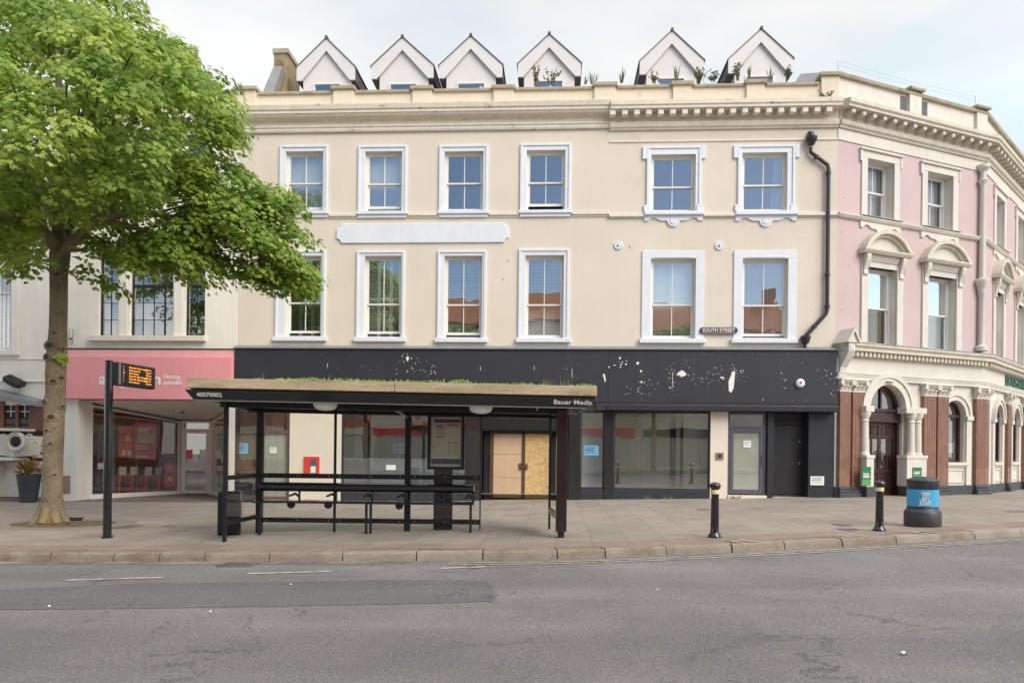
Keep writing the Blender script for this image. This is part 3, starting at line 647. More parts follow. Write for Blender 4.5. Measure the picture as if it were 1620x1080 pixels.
# blank plaque with notched ends
x0, x1, z0, z1 = frect(533, 805, 353.5, 384.5); r = .14; pts = []
for cx, cz, a0 in ((x0, z0, 90), (x1, z0, 180), (x1, z1, 270), (x0, z1, 0)):
    q = [(cx + r * cos(radians(a0 - 15 * k if 0 else a0 - 15 * k)), cz + r * sin(radians(a0 - 15 * k))) for k in range(7)]
    pts += q
MB(FM).prism(pts, -.05, 0).build('plaque', M_['trim'], CB, bevel=.012)
for px, py in ((978, 388.5), (1137.5, 389)):
    x, z = F.pt(px, py); q = MB(FM @ T((x, 0, z)) @ Matrix.Rotation(radians(90), 4, 'X')); q.lathe([(.135, 0), (.13, .03), (.105, .045), (.085, .03), (.055, .045), (.0, .05)], 0, 0, 24); b = q.build('tie_plate', M_['trim'], CB, smooth=35)
    q = MB(FM @ T((x, -.05, z)) @ Matrix.Rotation(radians(90), 4, 'X')); q.lathe([(.022, -.004), (.022, .02), (0, .022)], 0, 0, 10); q.build('bolt', M_['iron'], b)
# dormers
DY = 1.5
DORM = [(517, 62, 470, 562, 107, 128, 495, 539, 130, 479, 555), (637, 60.5, 588, 686, 105, 125, 615, 660, 130, 600, 677), (745, 58.5, 695, 795, 104, 124, 722, 768, 129, 706, 784), (869, 56, 819.5, 919, 101, 122, 846, 892, 125, 829, 909), (1063, 50, 1012, 1113.5, 97, 118, 1038, 1085, 121, 1023, 1103), (1204, 47.5, 1152, 1254.5, 94, 116, 1179, 1226, 118, 1163, 1244)]
zroof = fz(800, 140) - .3
for (px, py, l, r_, ye, yb, wl_, wr, wt, bl, br) in DORM:
    xp, zp = F.pt(px, py, DY); x0 = fx(l, ye, DY); x1 = fx(r_, ye, DY); ze = (fz(l, ye, DY) + fz(r_, ye, DY)) / 2; zb = (fz(l, yb, DY) + fz(r_, yb, DY)) / 2
    bx0, bx1 = fx(bl, 125, DY), fx(br, 125, DY); L_ = 3.2; th = ze - zb
    a0, a1, az1 = fx(wl_, wt, DY), fx(wr, wt, DY), fz((wl_ + wr) / 2, wt, DY); az0 = az1 - .62
    body = MB(FM)
    sl = (zp - ze) / (xp - x0); zi = zp - .32; e0 = bx0 + .0; 
    gx0, gx1 = bx0, bx1; zg = zp - (xp - gx0) * sl - .30
    y = DY + .06
    # front face around the window, gable triangle above, cheeks
    for X0, X1, Z0, Z1 in ((gx0, a0, zroof, az1), (a1, gx1, zroof, az1), (a0, a1, zroof, az0), (gx0, gx1, az1, zg)): body.quad(X0, X1, y, Z0, Z1)
    body.poly([(gx0, y, zg), (gx1, y, zg), (xp, y, zp - .30)])
    body.poly([(gx0, y, zroof), (gx0, y + L_, zroof), (gx0, y + L_, zg), (gx0, y, zg)]); body.poly([(gx1, y, zroof), (gx1, y + L_, zroof), (gx1, y + L_, zg), (gx1, y, zg)])
    body.poly([(gx0, y + L_, zroof), (gx1, y + L_, zroof), (gx1, y + L_, zg), (xp, y + L_, zp - .3), (gx0, y + L_, zg)])
    d = body.build('dormer', M_['dormer'], CB)
    # barge boards: inverted V with square-cut feet, standing forward of the face
    ap = sl * (xp - x0)
    pts = [(x0, ze), (xp, zp), (x1, ze), (x1, zb), (x1 - .13, zb), (xp, zp - .40), (x0 + .13, zb), (x0, zb)]
    bb = MB(FM); bb.prism([(x0, ze), (xp, zp), (xp, zp - .40), (x0 + .17, zb), (x0, zb)], DY - .04, DY + .02); bb.prism([(xp, zp), (x1, ze), (x1, zb), (x1 - .17, zb), (xp, zp - .40)], DY - .04, DY + .02)
    bb.build('bargeboard', M_['dormer'], d)
    so_ = MB(FM); so_.box(x0 + .01, gx0 - .002, DY + .022, y + L_, zb, zb + .02).box(gx1 + .002, x1 - .01, DY + .022, y + L_, zb, zb + .02)
    so_.box(x0 + .0, x0 + .02, DY + .022, y + L_, zb, ze - .02).box(x1 - .02, x1, DY + .022, y + L_, zb, ze - .02); so_.build_each('soffit', M_['slate'], d)
    rf = MB(FM); o2 = .035
    for q in ([(x0 - o2, ze - o2 * sl + .0), (xp, zp + .002), (xp, zp + .034), (x0 - o2, ze - o2 * sl + .028)], [(xp, zp + .002), (x1 + o2, ze - o2 * sl), (x1 + o2, ze - o2 * sl + .028), (xp, zp + .034)]): rf.prism(q, DY - .07, y + L_)
    rf.build('roof_slope', M_['slate'], d)
    rd = MB(FM); rd.tube([(xp, DY - .09, zp + .03), (xp, y + L_, zp + .03)], .05, 10); rd.build('ridge', M_['slate'], d, smooth=50)
    wn = MB(FM); f = .05; yy = y - .02
    wn.box(a0, a0 + f, yy, yy + .08, az0, az1).box(a1 - f, a1, yy, yy + .08, az0, az1).box(a0 + f, a1 - f, yy, yy + .08, az1 - f, az1).box(a0 + f, a1 - f, yy, yy + .08, az0, az0 + f)
    wn = wn.build('window', M_['sashw'], d)
    q = MB(FM); q.quad(a0 + f, a1 - f, yy + .05, az0 + f, az1 - f); q.build('window_pane', M_['g_up'], d)
# chimney stack and the sloping coped party wall beside it
CY = 1.7
x0, x1 = fx(433, 110, CY), fx(454, 110, CY); zt_ = fz(445, 77, CY); mb = MB(FM)
mb.box(x0, x1, CY, CY + 1.25, zroof, zt_ - .17); c = mb.build('chimney', M_['stone'], CB, bevel=.02)
MB(FM).box(x0 - .04, x1 + .04, CY - .04, CY + 1.29, zt_ - .168, zt_).build('chimney_cap', M_['coping'], c, bevel=.02)
mb = MB(FM)
mb.prism([F.pt(*q, CY - .4) for q in ((411, 156), (429, 156), (446, 105), (432.5, 105))], CY - .4, CY - .05)
mb.build('coped_gable', mat('pale_lead_coping', (.36, .36, .34), .6, .15, 4), CB, bevel=.02)
# green-topped hatch behind the parapet at the corner
x0, x1, z0, z1 = frect(1256, 1318, 114, 132, .9); mb = MB(FM); mb.add([(x0 - .1, .8, z0 - .2), (x1, .8, z0 - .2), (x1, 2.4, z0 - .2), (x0 - .1, 2.4, z0 - .2), (x0 + .2, .9, z1 - .05), (x1, .9, z1), (x1, 2.3, z1), (x0 + .2, 2.3, z1 - .05)], [(0, 1, 5, 4), (1, 2, 6, 5), (2, 3, 7, 6), (3, 0, 4, 7), (4, 5, 6, 7)]); mb.build('roof_hatch', M_['lead'], CB)
# cast-iron downpipe with two hopper heads
pp = [F.pt(*q) for q in ((1281, 236), (1281, 243), (1307.5, 263), (1309, 270), (1306.5, 492), (1305, 497), (1274, 531))]
mb = MB(FM); mb.tube([(x, -.10, z) for x, z in pp], .058, 12)
for q in ((1308.5, 276), (1307, 436), (1306.6, 486), (1290, 251), (1286, 518)):
    x, z = F.pt(*q); mb.lathe([(.06, z - .05), (.078, z - .045), (.078, z + .045), (.06, z + .05)], x, -.10, 12)
dp = mb.build('downpipe', M_['iron'], CB, smooth=40)
for (px, py, s_) in ((1281.5, 223, 1), (1272, 536, .9)):
    x, z = F.pt(px, py); q = MB(FM); q.lathe([(.06, z - .19 * s_), (.09, z - .16), (.15 * s_, z - .04), (.165 * s_, z + .0), (.165 * s_, z + .06), (.15 * s_, z + .06), (.13, z + .02)], x, -.13, 14)
    if py < 300: q.tube([(x, -.13, z + .02), (x, -.10, z + .17), (x, .02, z + .21)], .085, 10)
    else: q.lathe([(.05, fz(1272, 552)), (.05, z - .1)], x, -.10, 12)
    q.build('hopper', M_['iron'], dp, smooth=40)
# ------------------------------------------------------------------ cream building: fascia and shopfronts
zg_ = lambda x: g(x) - .03
mb = MB(FM); mb.box(XL + .002, XR, -.14, .30, zf0, zf1); fas = mb.build('fascia', M_['navy'], CB, bevel=.006)
mb = MB(FM); mb.box(XL, XR + .02, -.20, .02, zf1 + .002, zf1 + .045); mb.prismx([(-.19, zf1 + .046), (0, zf1 + .13), (0, zf1 + .046)], XL, XR); mb.build('lead_capping', M_['lead'], CB, bevel=.01)
mb = MB(FM); mb.box(fx(962, 595) - .006, fx(962, 595) + .006, -.1445, -.13, zf0 + .01, zf1 - .01); mb.build('board_joint', M_['black'], fas)
# flaked paint showing the white ground
fr = random.Random(5); mb = MB(FM)
def fleck(px, py, rx, rz, n=7):
    x, z = F.pt(px, py, -.14); a0 = fr.uniform(0, 6)
    pts = [(x + rx * cos(2 * pi * k / n + a0) * fr.uniform(.55, 1.1), -.1415, z + rz * sin(2 * pi * k / n + a0) * fr.uniform(.55, 1.1)) for k in range(n)]
    mb.poly(pts)
for px, py, sx, sy, n, s_ in ((647, 575, 9, 10, 16, .022), (662, 585, 16, 10, 18, .018), (685, 588, 4, 6, 9, .02), (985, 573, 8, 3, 10, .035), (1010, 620, 12, 5, 14, .022), (1025, 605, 14, 3, 10, .018), (1078, 592, 12, 9, 26, .018), (1064, 610, 4, 12, 14, .02), (1098, 604, 6, 4, 6, .025), (1140, 592, 16, 8, 26, .020), (1172, 590, 10, 8, 16, .018), (1250, 600, 14, 22, 16, .018), (1310, 600, 8, 22, 18, .020), (900, 595, 12, 18, 18, .012), (560, 580, 40, 10, 10, .010), (1120, 590, 60, 30, 26, .010)):
    for _ in range(n): fleck(fr.gauss(px, sx), min(634, max(560, fr.gauss(py, sy))), s_ * fr.uniform(.2, .9), s_ * fr.uniform(.25, 1.3))
fleck(645, 567, .05, .10, 9); fleck(1078, 591, .14, .10, 12); fleck(1009, 574, .05, .06); fleck(1014, 587, .045, .035); fleck(1015, 604, .04, .04); fleck(1142, 597, .07, .03)
x, z = F.pt(1158, 603, -.14); mb.poly([(x - .10, -.1415, z), (x + .02, -.1415, z + .31), (x + .09, -.1415, z + .27), (x + .05, -.1415, z - .2), (x - .02, -.1415, z - .34), (x - .09, -.1415, z - .28)])
x, z = F.pt(956, 596, -.14); mb.poly([(x - .05, -.1415, z + .1), (x + .01, -.1415, z + .08), (x + .05, -.1415, z - .1), (x + .02, -.1415, z - .16)])
for px, py, h in ((518, 578, .07), (645, 605, .10), (478, 603, .04), (760, 583, .06), (845, 582, .06), (905, 590, .12), (1064, 600, .22), (440, 604, .05)):
    x, z = F.pt(px, py, -.14); mb.poly([(x - .006, -.1415, z - h), (x + .006, -.1415, z - h), (x + .008, -.1415, z + h), (x - .004, -.1415, z + h)])
tag(mb.build('flaked_paint', M_['letter'], fas), kind='stuff')
# blind box under the fascia, right of the shelter
x0, x1, z0, z1 = frect(942, 1322, 639.5, 650, -.3); mb = MB(FM)
mb.prismx([(-.32, z0), (.28, z0), (.28, zf0 - .002), (-.14, zf0 - .002), (-.30, z1 - .02)], x0, XR); mb.prismx([(-.34, z0 + .01), (-.322, z0 + .01), (-.322, z1 - .04), (-.34, z1 - .04)], x0 + .3, XR)
mb.build('blind_box', M_['navyd'], CB, bevel=.008)
zsf = z0 - .004                                             # head of the shopfront
# dark header over the boarded doors and the left shop
x0, x1, _, _ = frect(739, 938, 640, 680); zdh = fz(840, 681, .5)
mb = MB(FM)
mb.box(fx(739, 700), fx(762, 700), -.02, .25, zg_(-1.5), zf0 - .002)                      # pier left of the recess
mb.box(fx(900, 700), fx(918, 700), -.02, .25, zg_(1), zsf)
mb.box(fx(956, 700), fx(971, 700), -.02, .22, zg_(2), zsf)
p1 = mb.build_each('pier', M_['granite'], CB, bevel=.01)
mb = MB(FM); mb.box(fx(762, 660) + .002, fx(900, 660) - .002, .18, .26, zdh, zf0 - .004); mb.box(fx(762, 660) + .002, fx(900, 660) - .002, .25, .72, zdh - .05, zdh - .002); mb.build('door_header', M_['granite'], CB)
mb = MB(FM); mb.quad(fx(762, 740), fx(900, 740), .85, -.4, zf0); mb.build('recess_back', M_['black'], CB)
# left return of the recess: black glazed panel
mb = MB(FM); mb.box(fx(762, 740) + .002, fx(779, 740, .5), .5, .6, zg_(-1.4), zdh - .06); mb.build('side_light', M_['granite'], CB, bevel=.01)
d = .5
def dr(l, r, t, b, y0, y1, mbx): a, b_, c, e = frect(l, r, t, b, d); mbx.box(a, b_, y0, y1, c, e)
z_gr = g(-.5)
mb = MB(FM)
for l, r in ((775, 780.5), (825.5, 830.5), (892, 899)): mb.box(fx(l, 740, d), fx(r, 740, d), .47, .58, z_gr - .02, zdh - .052)
mb.box(fx(780.5, 740, d), fx(892, 740, d), .47, .58, zdh - .10, zdh - .053); fm = mb.build('door_frame', M_['brown'], CB)
mb = MB(FM); a, b_ = fx(780.5, 740, d) + .004, fx(825.5, 740, d) - .004; zz = [z_gr + .02, fz(800, 755, d), fz(800, 718, d), zdh - .103]
for k in range(3): mb.box(a, b_, .49, .52, zz[k] + .004, zz[k + 1] - .004)
dl = mb.build('boarded_door', M_['ply'], CB)
mb = MB(FM); mb.box(fx(830.5, 740, d) + .004, fx(892, 740, d) - .004, .485, .515, z_gr + .02, zdh - .103); dr_ = mb.build('boarded_door', M_['osb'], CB, label='door covered with flaky yellow chipboard')
mb = MB(FM); x, z = F.pt(828, 738, .45); mb.box(x - .14, x - .03, .462, .488, z - .10, z + .10).box(x + .03, x + .13, .455, .483, z - .09, z + .09).box(x - .031, x + .031, .44, .462, z - .03, z + .03); mb.build('hasp_and_padlock', M_['brown'], dl)
# right hand shop: windows, cream pier, glazed door, black door, dark wall
zb_ = fz(1045, 775, .02); zt = zsf
def shopwin(l, r, name, zbot, base=True, y=.06, m='navy', tall=None):
    a, b_ = fx(l, 710), fx(r, 710); fw = .045; top = tall or zt
    mb = MB(FM); mb.box(a, a + fw, y, y + .08, zbot, top - .01).box(b_ - fw, b_, y, y + .08, zbot, top - .01).box(a + fw, b_ - fw, y, y + .08, top - .055, top - .01).box(a + fw, b_ - fw, y - .03, y + .08, zbot, zbot + .05)
    wn = mb.build('shop_window', M_[m], CB)
    q = MB(FM); q.quad(a + fw, b_ - fw, y + .04, zbot + .05, top - .055); q.build('pane', M_['g_shop'], wn)
    if base: MB(FM).box(a, b_, y - .05, y + .14, zg_(a), zbot - .003).build('stall_riser', M_['navy'], CB, bevel=.008)
    return wn
w_small = shopwin(918, 956, 'w', fz(937, 773)); w_big = shopwin(971, 1123.5, 'w', zb_)
mb = MB(FM); mb.box(fx(1124, 700), fx(1151.5, 700), -.0, .3, zg_(4), zt); mb.build('rendered_pier', M_['creampanel'], CB)
a, b_ = fx(1152, 700), fx(1213.5, 700); zth = fz(1183, 675)
zthr = fz(1183, 783)
mb = MB(FM); f = .075; y = .10
mb.box(a, a + f, y, y + .1, zthr, zt).box(b_ - f, b_, y, y + .1, zthr, zt).box(a + f, b_ - f, y, y + .1, zt - .07, zt).box(a + f, b_ - f, y, y + .1, zth - .05, zth + .03); fr_ = mb.build('door_frame', M_['greyframe'], CB, bevel=.006)
q = MB(FM); q.quad(a + f, b_ - f, y + .05, zth + .03, zt - .07); q.build('transom_pane', M_['g_shop'], fr_)
mb = MB(FM); f2 = .10; A, B = a + f + .006, b_ - f - .006; z0, z1 = zthr + .03, zth - .056
mb.box(A, A + f2, y - .01, y + .06, z0, z1).box(B - f2, B, y - .01, y + .06, z0, z1).box(A + f2, B - f2, y - .01, y + .06, z1 - f2, z1).box(A + f2, B - f2, y - .01, y + .06, z0, z0 + .14); gd = mb.build('glazed_door', M_['greyframe'], CB, bevel=.006)
q = MB(FM); q.quad(A + f2, B - f2, y + .03, z0 + .14, z1 - f2); q.build('door_pane', M_['g_shop'], gd)
q = MB(FM); q.quad(A + f2, B - f2, y + .038, z0 + .14, z1 - f2); q.build('frost_and_reflection', M_['frostg'], gd)  # pale sheet added to paint the bright reflection in the door pane
q = MB(FM); q.tube([(B - .05, y - .011, z0 + .85), (B - .05, y - .06, z0 + .87), (B - .05, y - .06, z0 + 1.12), (B - .05, y - .011, z0 + 1.14)], .012, 8); q.build('door_handle', M_['blackm'], gd, smooth=50)
mb = MB(FM); mb.box(a, b_, -.04, .3, zg_(5), zthr - .002); mb.build('threshold', M_['creampanel'], CB, bevel=.01)
mb = MB(FM); mb.box(fx(1214.5, 700), fx(1225, 700), .02, .5, zg_(5), zt); mb.box(fx(1279, 700), fx(1320.5, 700), .0, .4, zg_(6), zt); dw = mb.build('dark_wall', M_['navyd'], CB, bevel=.008)
mb = MB(FM); x0, x1 = fx(1225, 700), fx(1279, 700); z0 = g(7); mb.box(x0, x1, .38, .44, z0 + .02, fz(1252, 672, .38)); 
bd = mb.build('black_door', mat('black_door_with_moss', (.022, .022, .026), .4, .2, 3, streak=.15, stain=(.05, .055, .02), stain_pos=(.6, .8)), CB); mb = MB(FM)
mb.box(x0, x1, .30, .44, fz(1252, 671, .38), fz(1252, 668, .38)).box(x1 - .05, x1, .30, .379, z0, zt - .01).box(x0, x0 + .04, .30, .379, z0, zt - .01); mb.quad(x0 + .04, x1 - .05, .41, fz(1252, 668, .38), zt); mb.build('door_frame', M_['doordark'], CB)
q = MB(FM); 
for zz in (1.0, 1.65): q.box(x1 - .16, x1 - .12, .36, .379, z0 + zz, z0 + zz + .06)
q.build('lock', M_['steel'], bd)
mb = MB(FM); mb.box(x0 - .05, x1 + .1, -.02, .4, z0 - .06, z0 + .018); mb.build('threshold', M_['coping'], CB, bevel=.01)
# shop interiors
mb = MB(FM); xa, xb = fx(739, 700), fx(1224, 700)
mb.quad(xa, xb, 5.0, -.4, 3.4); mb.poly([(xa, .3, 3.35), (xb, .3, 3.35), (xb, 5, 3.35), (xa, 5, 3.35)]); mb.poly([(xb, .3, -.4), (xb, 5, -.4), (xb, 5, 3.4), (xb, .3, 3.4)]); mb.poly([(fx(905, 700), .86, -.4), (fx(905, 700), 5, -.4), (fx(905, 700), 5, 3.4), (fx(905, 700), .86, 3.4)])
mb.build('room_shell', M_['inter'], CB)
mb = MB(FM); mb.poly([(XL, .2, .12), (XR, .2, .16), (XR, 5, .16), (XL, 5, .12)]); mb.build('shop_floor', M_['floor_in'], CB)
mb = MB(FM); x0, x1 = fx(985, 715, 1.2), fx(1040, 715, 1.2); mb.box(x0 - .35, x0 + .55, 1.0, 1.06, .17, 2.6).box(x0 + .57, x0 + 1.45, 1.0, 1.06, .17, 2.6).box(x0 + 1.6, x0 + 1.72, .7, .8, .17, 3.3).box(x0 + 1.78, x0 + 3.2, .5, .56, .17, 2.7); mb.build_each('room_partition', mat('pale_partition', (.66, .61, .48), .7, .05, 1), CB)
mb = MB(FM); mb.quad(fx(918, 700), fx(957, 700), .7, .12, 3.3); mb.build('room_partition', M_['frost'], CB)
# left hand shop, seen through the shelter
zs0 = fz(640, 775)
zfl = zf0 - .004
mb = MB(FM); mb.box(fx(375, 700), fx(410, 700), .3, .5, zg_(-9), zfl); 
mb = MB(FM); mb.box(fx(371, 700), fx(375.5, 700), -.01, .3, zg_(-9), zfl).box(fx(406, 700), fx(413, 700), -.01, .3, zg_(-9), zfl).box(fx(375.5, 700) + .002, fx(406, 700) - .002, .0, .3, zg_(-9), fz(390, 764)); mb.box(XL, fx(739, 650), -.01, .29, zfl - .09, zfl - .001); mb.build('shopfront_frame', M_['navyd'], CB, bevel=.008)
q = MB(FM); q.quad(fx(375.5, 700), fx(406, 700), .08, fz(390, 764), zfl - .09); wq = MB(FM); a, b_ = fx(375.5, 700), fx(406, 700); wq.box(a, a + .03, .05, .11, fz(390, 764), zfl - .09).box(b_ - .03, b_, .05, .11, fz(390, 764), zfl - .09); wq = wq.build('shop_window', M_['navyd'], CB); q.build('pane', M_['g_shop'], wq)
a, b_ = fx(413, 700), fx(458, 700); zz = zg_(-8.5); ztr = fz(435, 683)
mb = MB(FM); f = .11; mb.box(a, a + .06, .08, .2, zz, zfl - .1).box(b_ - f, b_, .08, .2, zz, zfl - .1).box(a + .06, b_ - f, .08, .2, ztr - .06, ztr + .06).box(a + .06, b_ - f, .08, .2, zz, zz + .2).box(a + .06, b_ - f, .08, .2, zfl - .15, zfl - .1); dd = mb.build('glazed_door', mat('brown_grey_door_frame', (.16, .09, .085), .4, .1, 3), CB)
q = MB(FM); q.quad(a + .06, b_ - f, .13, ztr + .06, zfl - .15); q.quad(a + .06, b_ - f, .13, zz + .2, ztr - .06); q.build('door_pane', M_['g_shop'], dd)
q = MB(FM); q.quad(a + .06, b_ - f, .138, zz + .2, ztr - .06); q.build('frost_and_reflection', M_['frostg'], dd)  # same pale sheet, reflection painted behind this pane too
mb = MB(FM); mb.box(b_ + .002, fx(540, 700), .0, .28, zz, zfl - .092); mb.build('white_panel', M_['creampanel'], CB)
a, b_ = fx(540, 700), fx(739, 700); mb = MB(FM); f = .06
mb.box(a + .002, a + f, .02, .12, zs0, zfl - .1).box(b_ - f, b_ - .002, .02, .12, zs0, zfl - .1).box(a + f, b_ - f, -.02, .14, zs0 - .06, zs0 - .0); wl_ = mb.build('shop_window', M_['navyd'], CB)
q = MB(FM); q.quad(a + f, b_ - f, .07, zs0, zfl - .1); q.build('pane', M_['g_shop'], wl_)
q = MB(FM); q.quad(a + f, b_ - f, .078, zs0 + .01, fz(640, 725)); q.build('frost_and_reflection', M_['frost'], wl_)
MB(FM).box(a, b_, -.01, .2, zg_(-6), zs0 - .062).build('stall_riser', M_['navy'], CB, bevel=.008)
mb = MB(FM); mb.quad(XL + .2, b_, 4.0, -.5, 3.3); mb.poly([(b_, .3, -.5), (b_, 4, -.5), (b_, 4, 3.3), (b_, .3, 3.3)]); mb.poly([(XL + .15, .3, -.5), (XL + .15, 4, -.5), (XL + .15, 4, 3.3), (XL + .15, .3, 3.3)]); mb.poly([(XL + .15, .3, 3.2), (b_, .3, 3.2), (b_, 4, 3.2), (XL + .15, 4, 3.2)]); mb.build('room_shell', mat('brown_grey_room_wall', (.46, .40, .32), .8, .1, 1), CB)
mb = MB(FM); mb.quad(fx(413, 700), fx(470, 700), .9, -.4, 3.1); mb.build('room_partition', M_['inter'], CB)
for l, r, y, zt2, m in ((600, 640, 2.5, 2.3, 'mahog'), (650, 668, 1.8, 2.0, 'interd'), (690, 720, 2.6, 2.5, 'inter'), (560, 575, 2.0, 2.6, 'inter')): MB(FM).box(fx(l, 700, y), fx(r, 700, y), y, y + .2, -.2, zt2).build('cupboard', M_[m], CB)
# loose fittings and notices
def onwall(name, px0, px1, py0, py1, y, m, label, cat, group=None, th=.006, pl=None, parent=None):
    P = pl or F; a, z0 = P.pt(px0, (py0 + py1) / 2, y)[0], P.pt((px0 + px1) / 2, py1, y)[1]; b, z1 = P.pt(px1, (py0 + py1) / 2, y)[0], P.pt((px0 + px1) / 2, py0, y)[1]
    loc = P.W((a + b) / 2, y, z0); o = MB(P.M).box(a, b, y - th, y, z0, z1).build(name, m, loc=loc); tag(o, label, cat, group); return o, (a, b, z0, z1, y - th, P)
def lines(o, R, rows, m, u0=.1, u1=.9, jit=.25, th=.0015):
    a, b, z0, z1, y, P = R; q = MB(P.M); r_ = random.Random(int(1000 * abs(a)))
    for t, h in rows: q.box(a + (b - a) * u0, a + (b - a) * (u1 - jit * r_.random()), y - th, y - .0004, z0 + (z1 - z0) * (t - h / 2), z0 + (z1 - z0) * (t + h / 2))
    return q.build('printed_text', m, o)
R3 = ((.78, .07), (.55, .10), (.30, .06))
for k, (px0, px1, py0, py1, y, lab) in enumerate(((924.5, 947, 704.5, 720, .09, 'blue printed notice in the narrow window right of the boarded doors'), (622, 645, 701, 717, .10, 'blue printed notice in the wide window behind the bus shelter'), (372.5, 392.5, 700.5, 717, .07, 'blue printed notice in the narrow dark window beside the pink shop'))):
    o, R = onwall('paper_notice', px0, px1, py0, py1, y, M_['blue'], lab, 'notice', 'blue notices in the empty shop windows'); lines(o, R, R3, M_['letterd'])
o, R = onwall('paper_notice', 1176, 1188, 696.5, 707.5, .118, M_['paper'], 'white paper notice on the grey glazed door beside the cream pier', 'notice', 'white papers stuck on shop doors'); lines(o, R, ((.8, .05), (.65, .03), (.5, .03), (.35, .03)), M_['greyframe'])
o, R = onwall('paper_notice', 426.5, 437.5, 707, 716.5, .118, M_['paper'], 'white paper notice on the glass door behind the shelter, left of the white panel', 'notice', 'white papers stuck on shop doors'); lines(o, R, ((.8, .05), (.6, .03), (.4, .03)), M_['greyframe'])
o, R = onwall('paper_scrap', 611, 626, 735, 743, .068, M_['paper'], 'torn white paper on the frosted strip of the wide shop window', 'notice')
o, R = onwall('dry_riser_cabinet', 481.5, 505.5, 722, 751, -.002, M_['red'], 'red inlet cabinet on the white panel behind the bus shelter', 'cabinet', th=.05)
a, b, z0, z1, y, P = R; q = MB(FM); q.box(a + (b - a) * .42, a + (b - a) * .82, y - .004, y - .0005, z0 + (z1 - z0) * .1, z0 + (z1 - z0) * .85); d1 = q.build('wired_glass', M_['greyframe'], o); q = MB(FM); q.box(a + (b - a) * .45, a + (b - a) * .78, y - .007, y - .0045, z0 + (z1 - z0) * .12, z0 + (z1 - z0) * .48); q.build('instruction_plate', M_['paper'], o)
o, R = onwall('intercom', 1132.5, 1144.5, 715.5, 726.5, -.002, M_['steel'], 'square steel door-entry plate on the cream pier', 'intercom', th=.03)
a, b, z0, z1, y, P = R; q = MB(P.M @ T(((a + b) / 2, y, (z0 + z1) / 2)) @ Matrix.Rotation(radians(90), 4, 'X')); q.lathe([(.055, .0), (.055, .012), (0, .014)], 0, 0, 14); q.build('speaker', M_['iron'], o)
o, R = onwall('address_plate', 1281.8, 1303.3, 753, 767, -.002, M_['paper'], 'small white lettered plate low on the dark wall by the black door', 'sign', th=.02); lines(o, R, ((.78, .10), (.56, .10), (.3, .06)), M_['steel'], jit=.05)
# alarm box
x, z = F.pt(1265.5, 606, -.14); loc = F.W(x, -.14, z); q = MB(FM @ T((x, -.141, z)) @ Matrix.Rotation(radians(90), 4, 'X')); q.lathe([(.13, 0), (.13, .05), (.11, .075), (.05, .09), (0, .092)], 0, 0, 24); o = q.build('alarm_sounder', M_['trim'], loc=loc, smooth=40); tag(o, 'round white alarm sounder on the dark fascia', 'alarm')
q = MB(FM); q.box(x - .035, x + .03, -.238, -.2335, z - .02, z + .045); q.build('badge', M_['red'], o)
# street name plate
x0, x1, z0, z1 = frect(1107, 1167, 517.5, 527.5, -.07); loc = F.W((x0 + x1) / 2, -.06, z0); r = (z1 - z0) / 2
pts = [(x1 - r + r * cos(t), (z0 + z1) / 2 + r * sin(t)) for t in [radians(-90 + 20 * k) for k in range(10)]] + [(x0 + r + r * cos(t), (z0 + z1) / 2 + r * sin(t)) for t in [radians(90 + 20 * k) for k in range(10)]]
o = MB(FM).prism(pts, -.085, -.062).build('street_sign', mat('brown_black_cast_plate', (.05, .038, .03), .5, .15, 6), loc=loc); tag(o, 'dark street name plate reading SOUTH STREET between two first floor windows', 'street sign')
text('lettering', 'SOUTH STREET', .150, M_['letter'], o, FM @ T(((x0 + x1) / 2, -.086, (z0 + z1) / 2)), .003, .01, width=(x1 - x0) * .86)
q = MB(FM); 
for zz in (z0 + .012, z1 - .018): q.box(x0 + r, x1 - r, -.088, -.0855, zz, zz + .006)
q.build('border', M_['letter'], o)
# spare holes / dark bits in the render
fr = random.Random(21); mb = MB(FM)                   # chips, old fixing holes and scuffs in the render
for px, py, w_, h_ in ((803, 413, .07, .015), (796, 442, .035, .02), (804, 447, .015, .012), (996, 391, .02, .05), (1157, 405, .012, .03)): mb.poly([(F.pt(px, py)[0] + w_ * cos(a) * fr.uniform(.6, 1.1), -.0025, F.pt(px, py)[1] + h_ * sin(a) * fr.uniform(.6, 1.1) - .4 * w_ * cos(a) * (px == 803)) for a in [k * .9 for k in range(7)]])
for k in range(46):
    px = fr.choice([fr.uniform(1262, 1318), fr.uniform(400, 1318)]); py = fr.choice([fr.uniform(228, 330), fr.uniform(347, 540)]); r0 = fr.uniform(.006, .018)
    if any(abs(px - c) < 58 for c in (477, 605, 733, 862, 1065, 1210)) or (532 < px < 806 and 350 < py < 388): continue
    x, z = F.pt(px, py); mb.poly([(x + r0 * cos(a) * fr.uniform(.5, 1), -.0025, z + r0 * 1.2 * sin(a) * fr.uniform(.5, 1.2)) for a in [q * .9 for q in range(7)]])
tag(mb.build('render_chips', mat('chipped_render', (.22, .17, .12), .9, .2, 20), CB), kind='stuff')
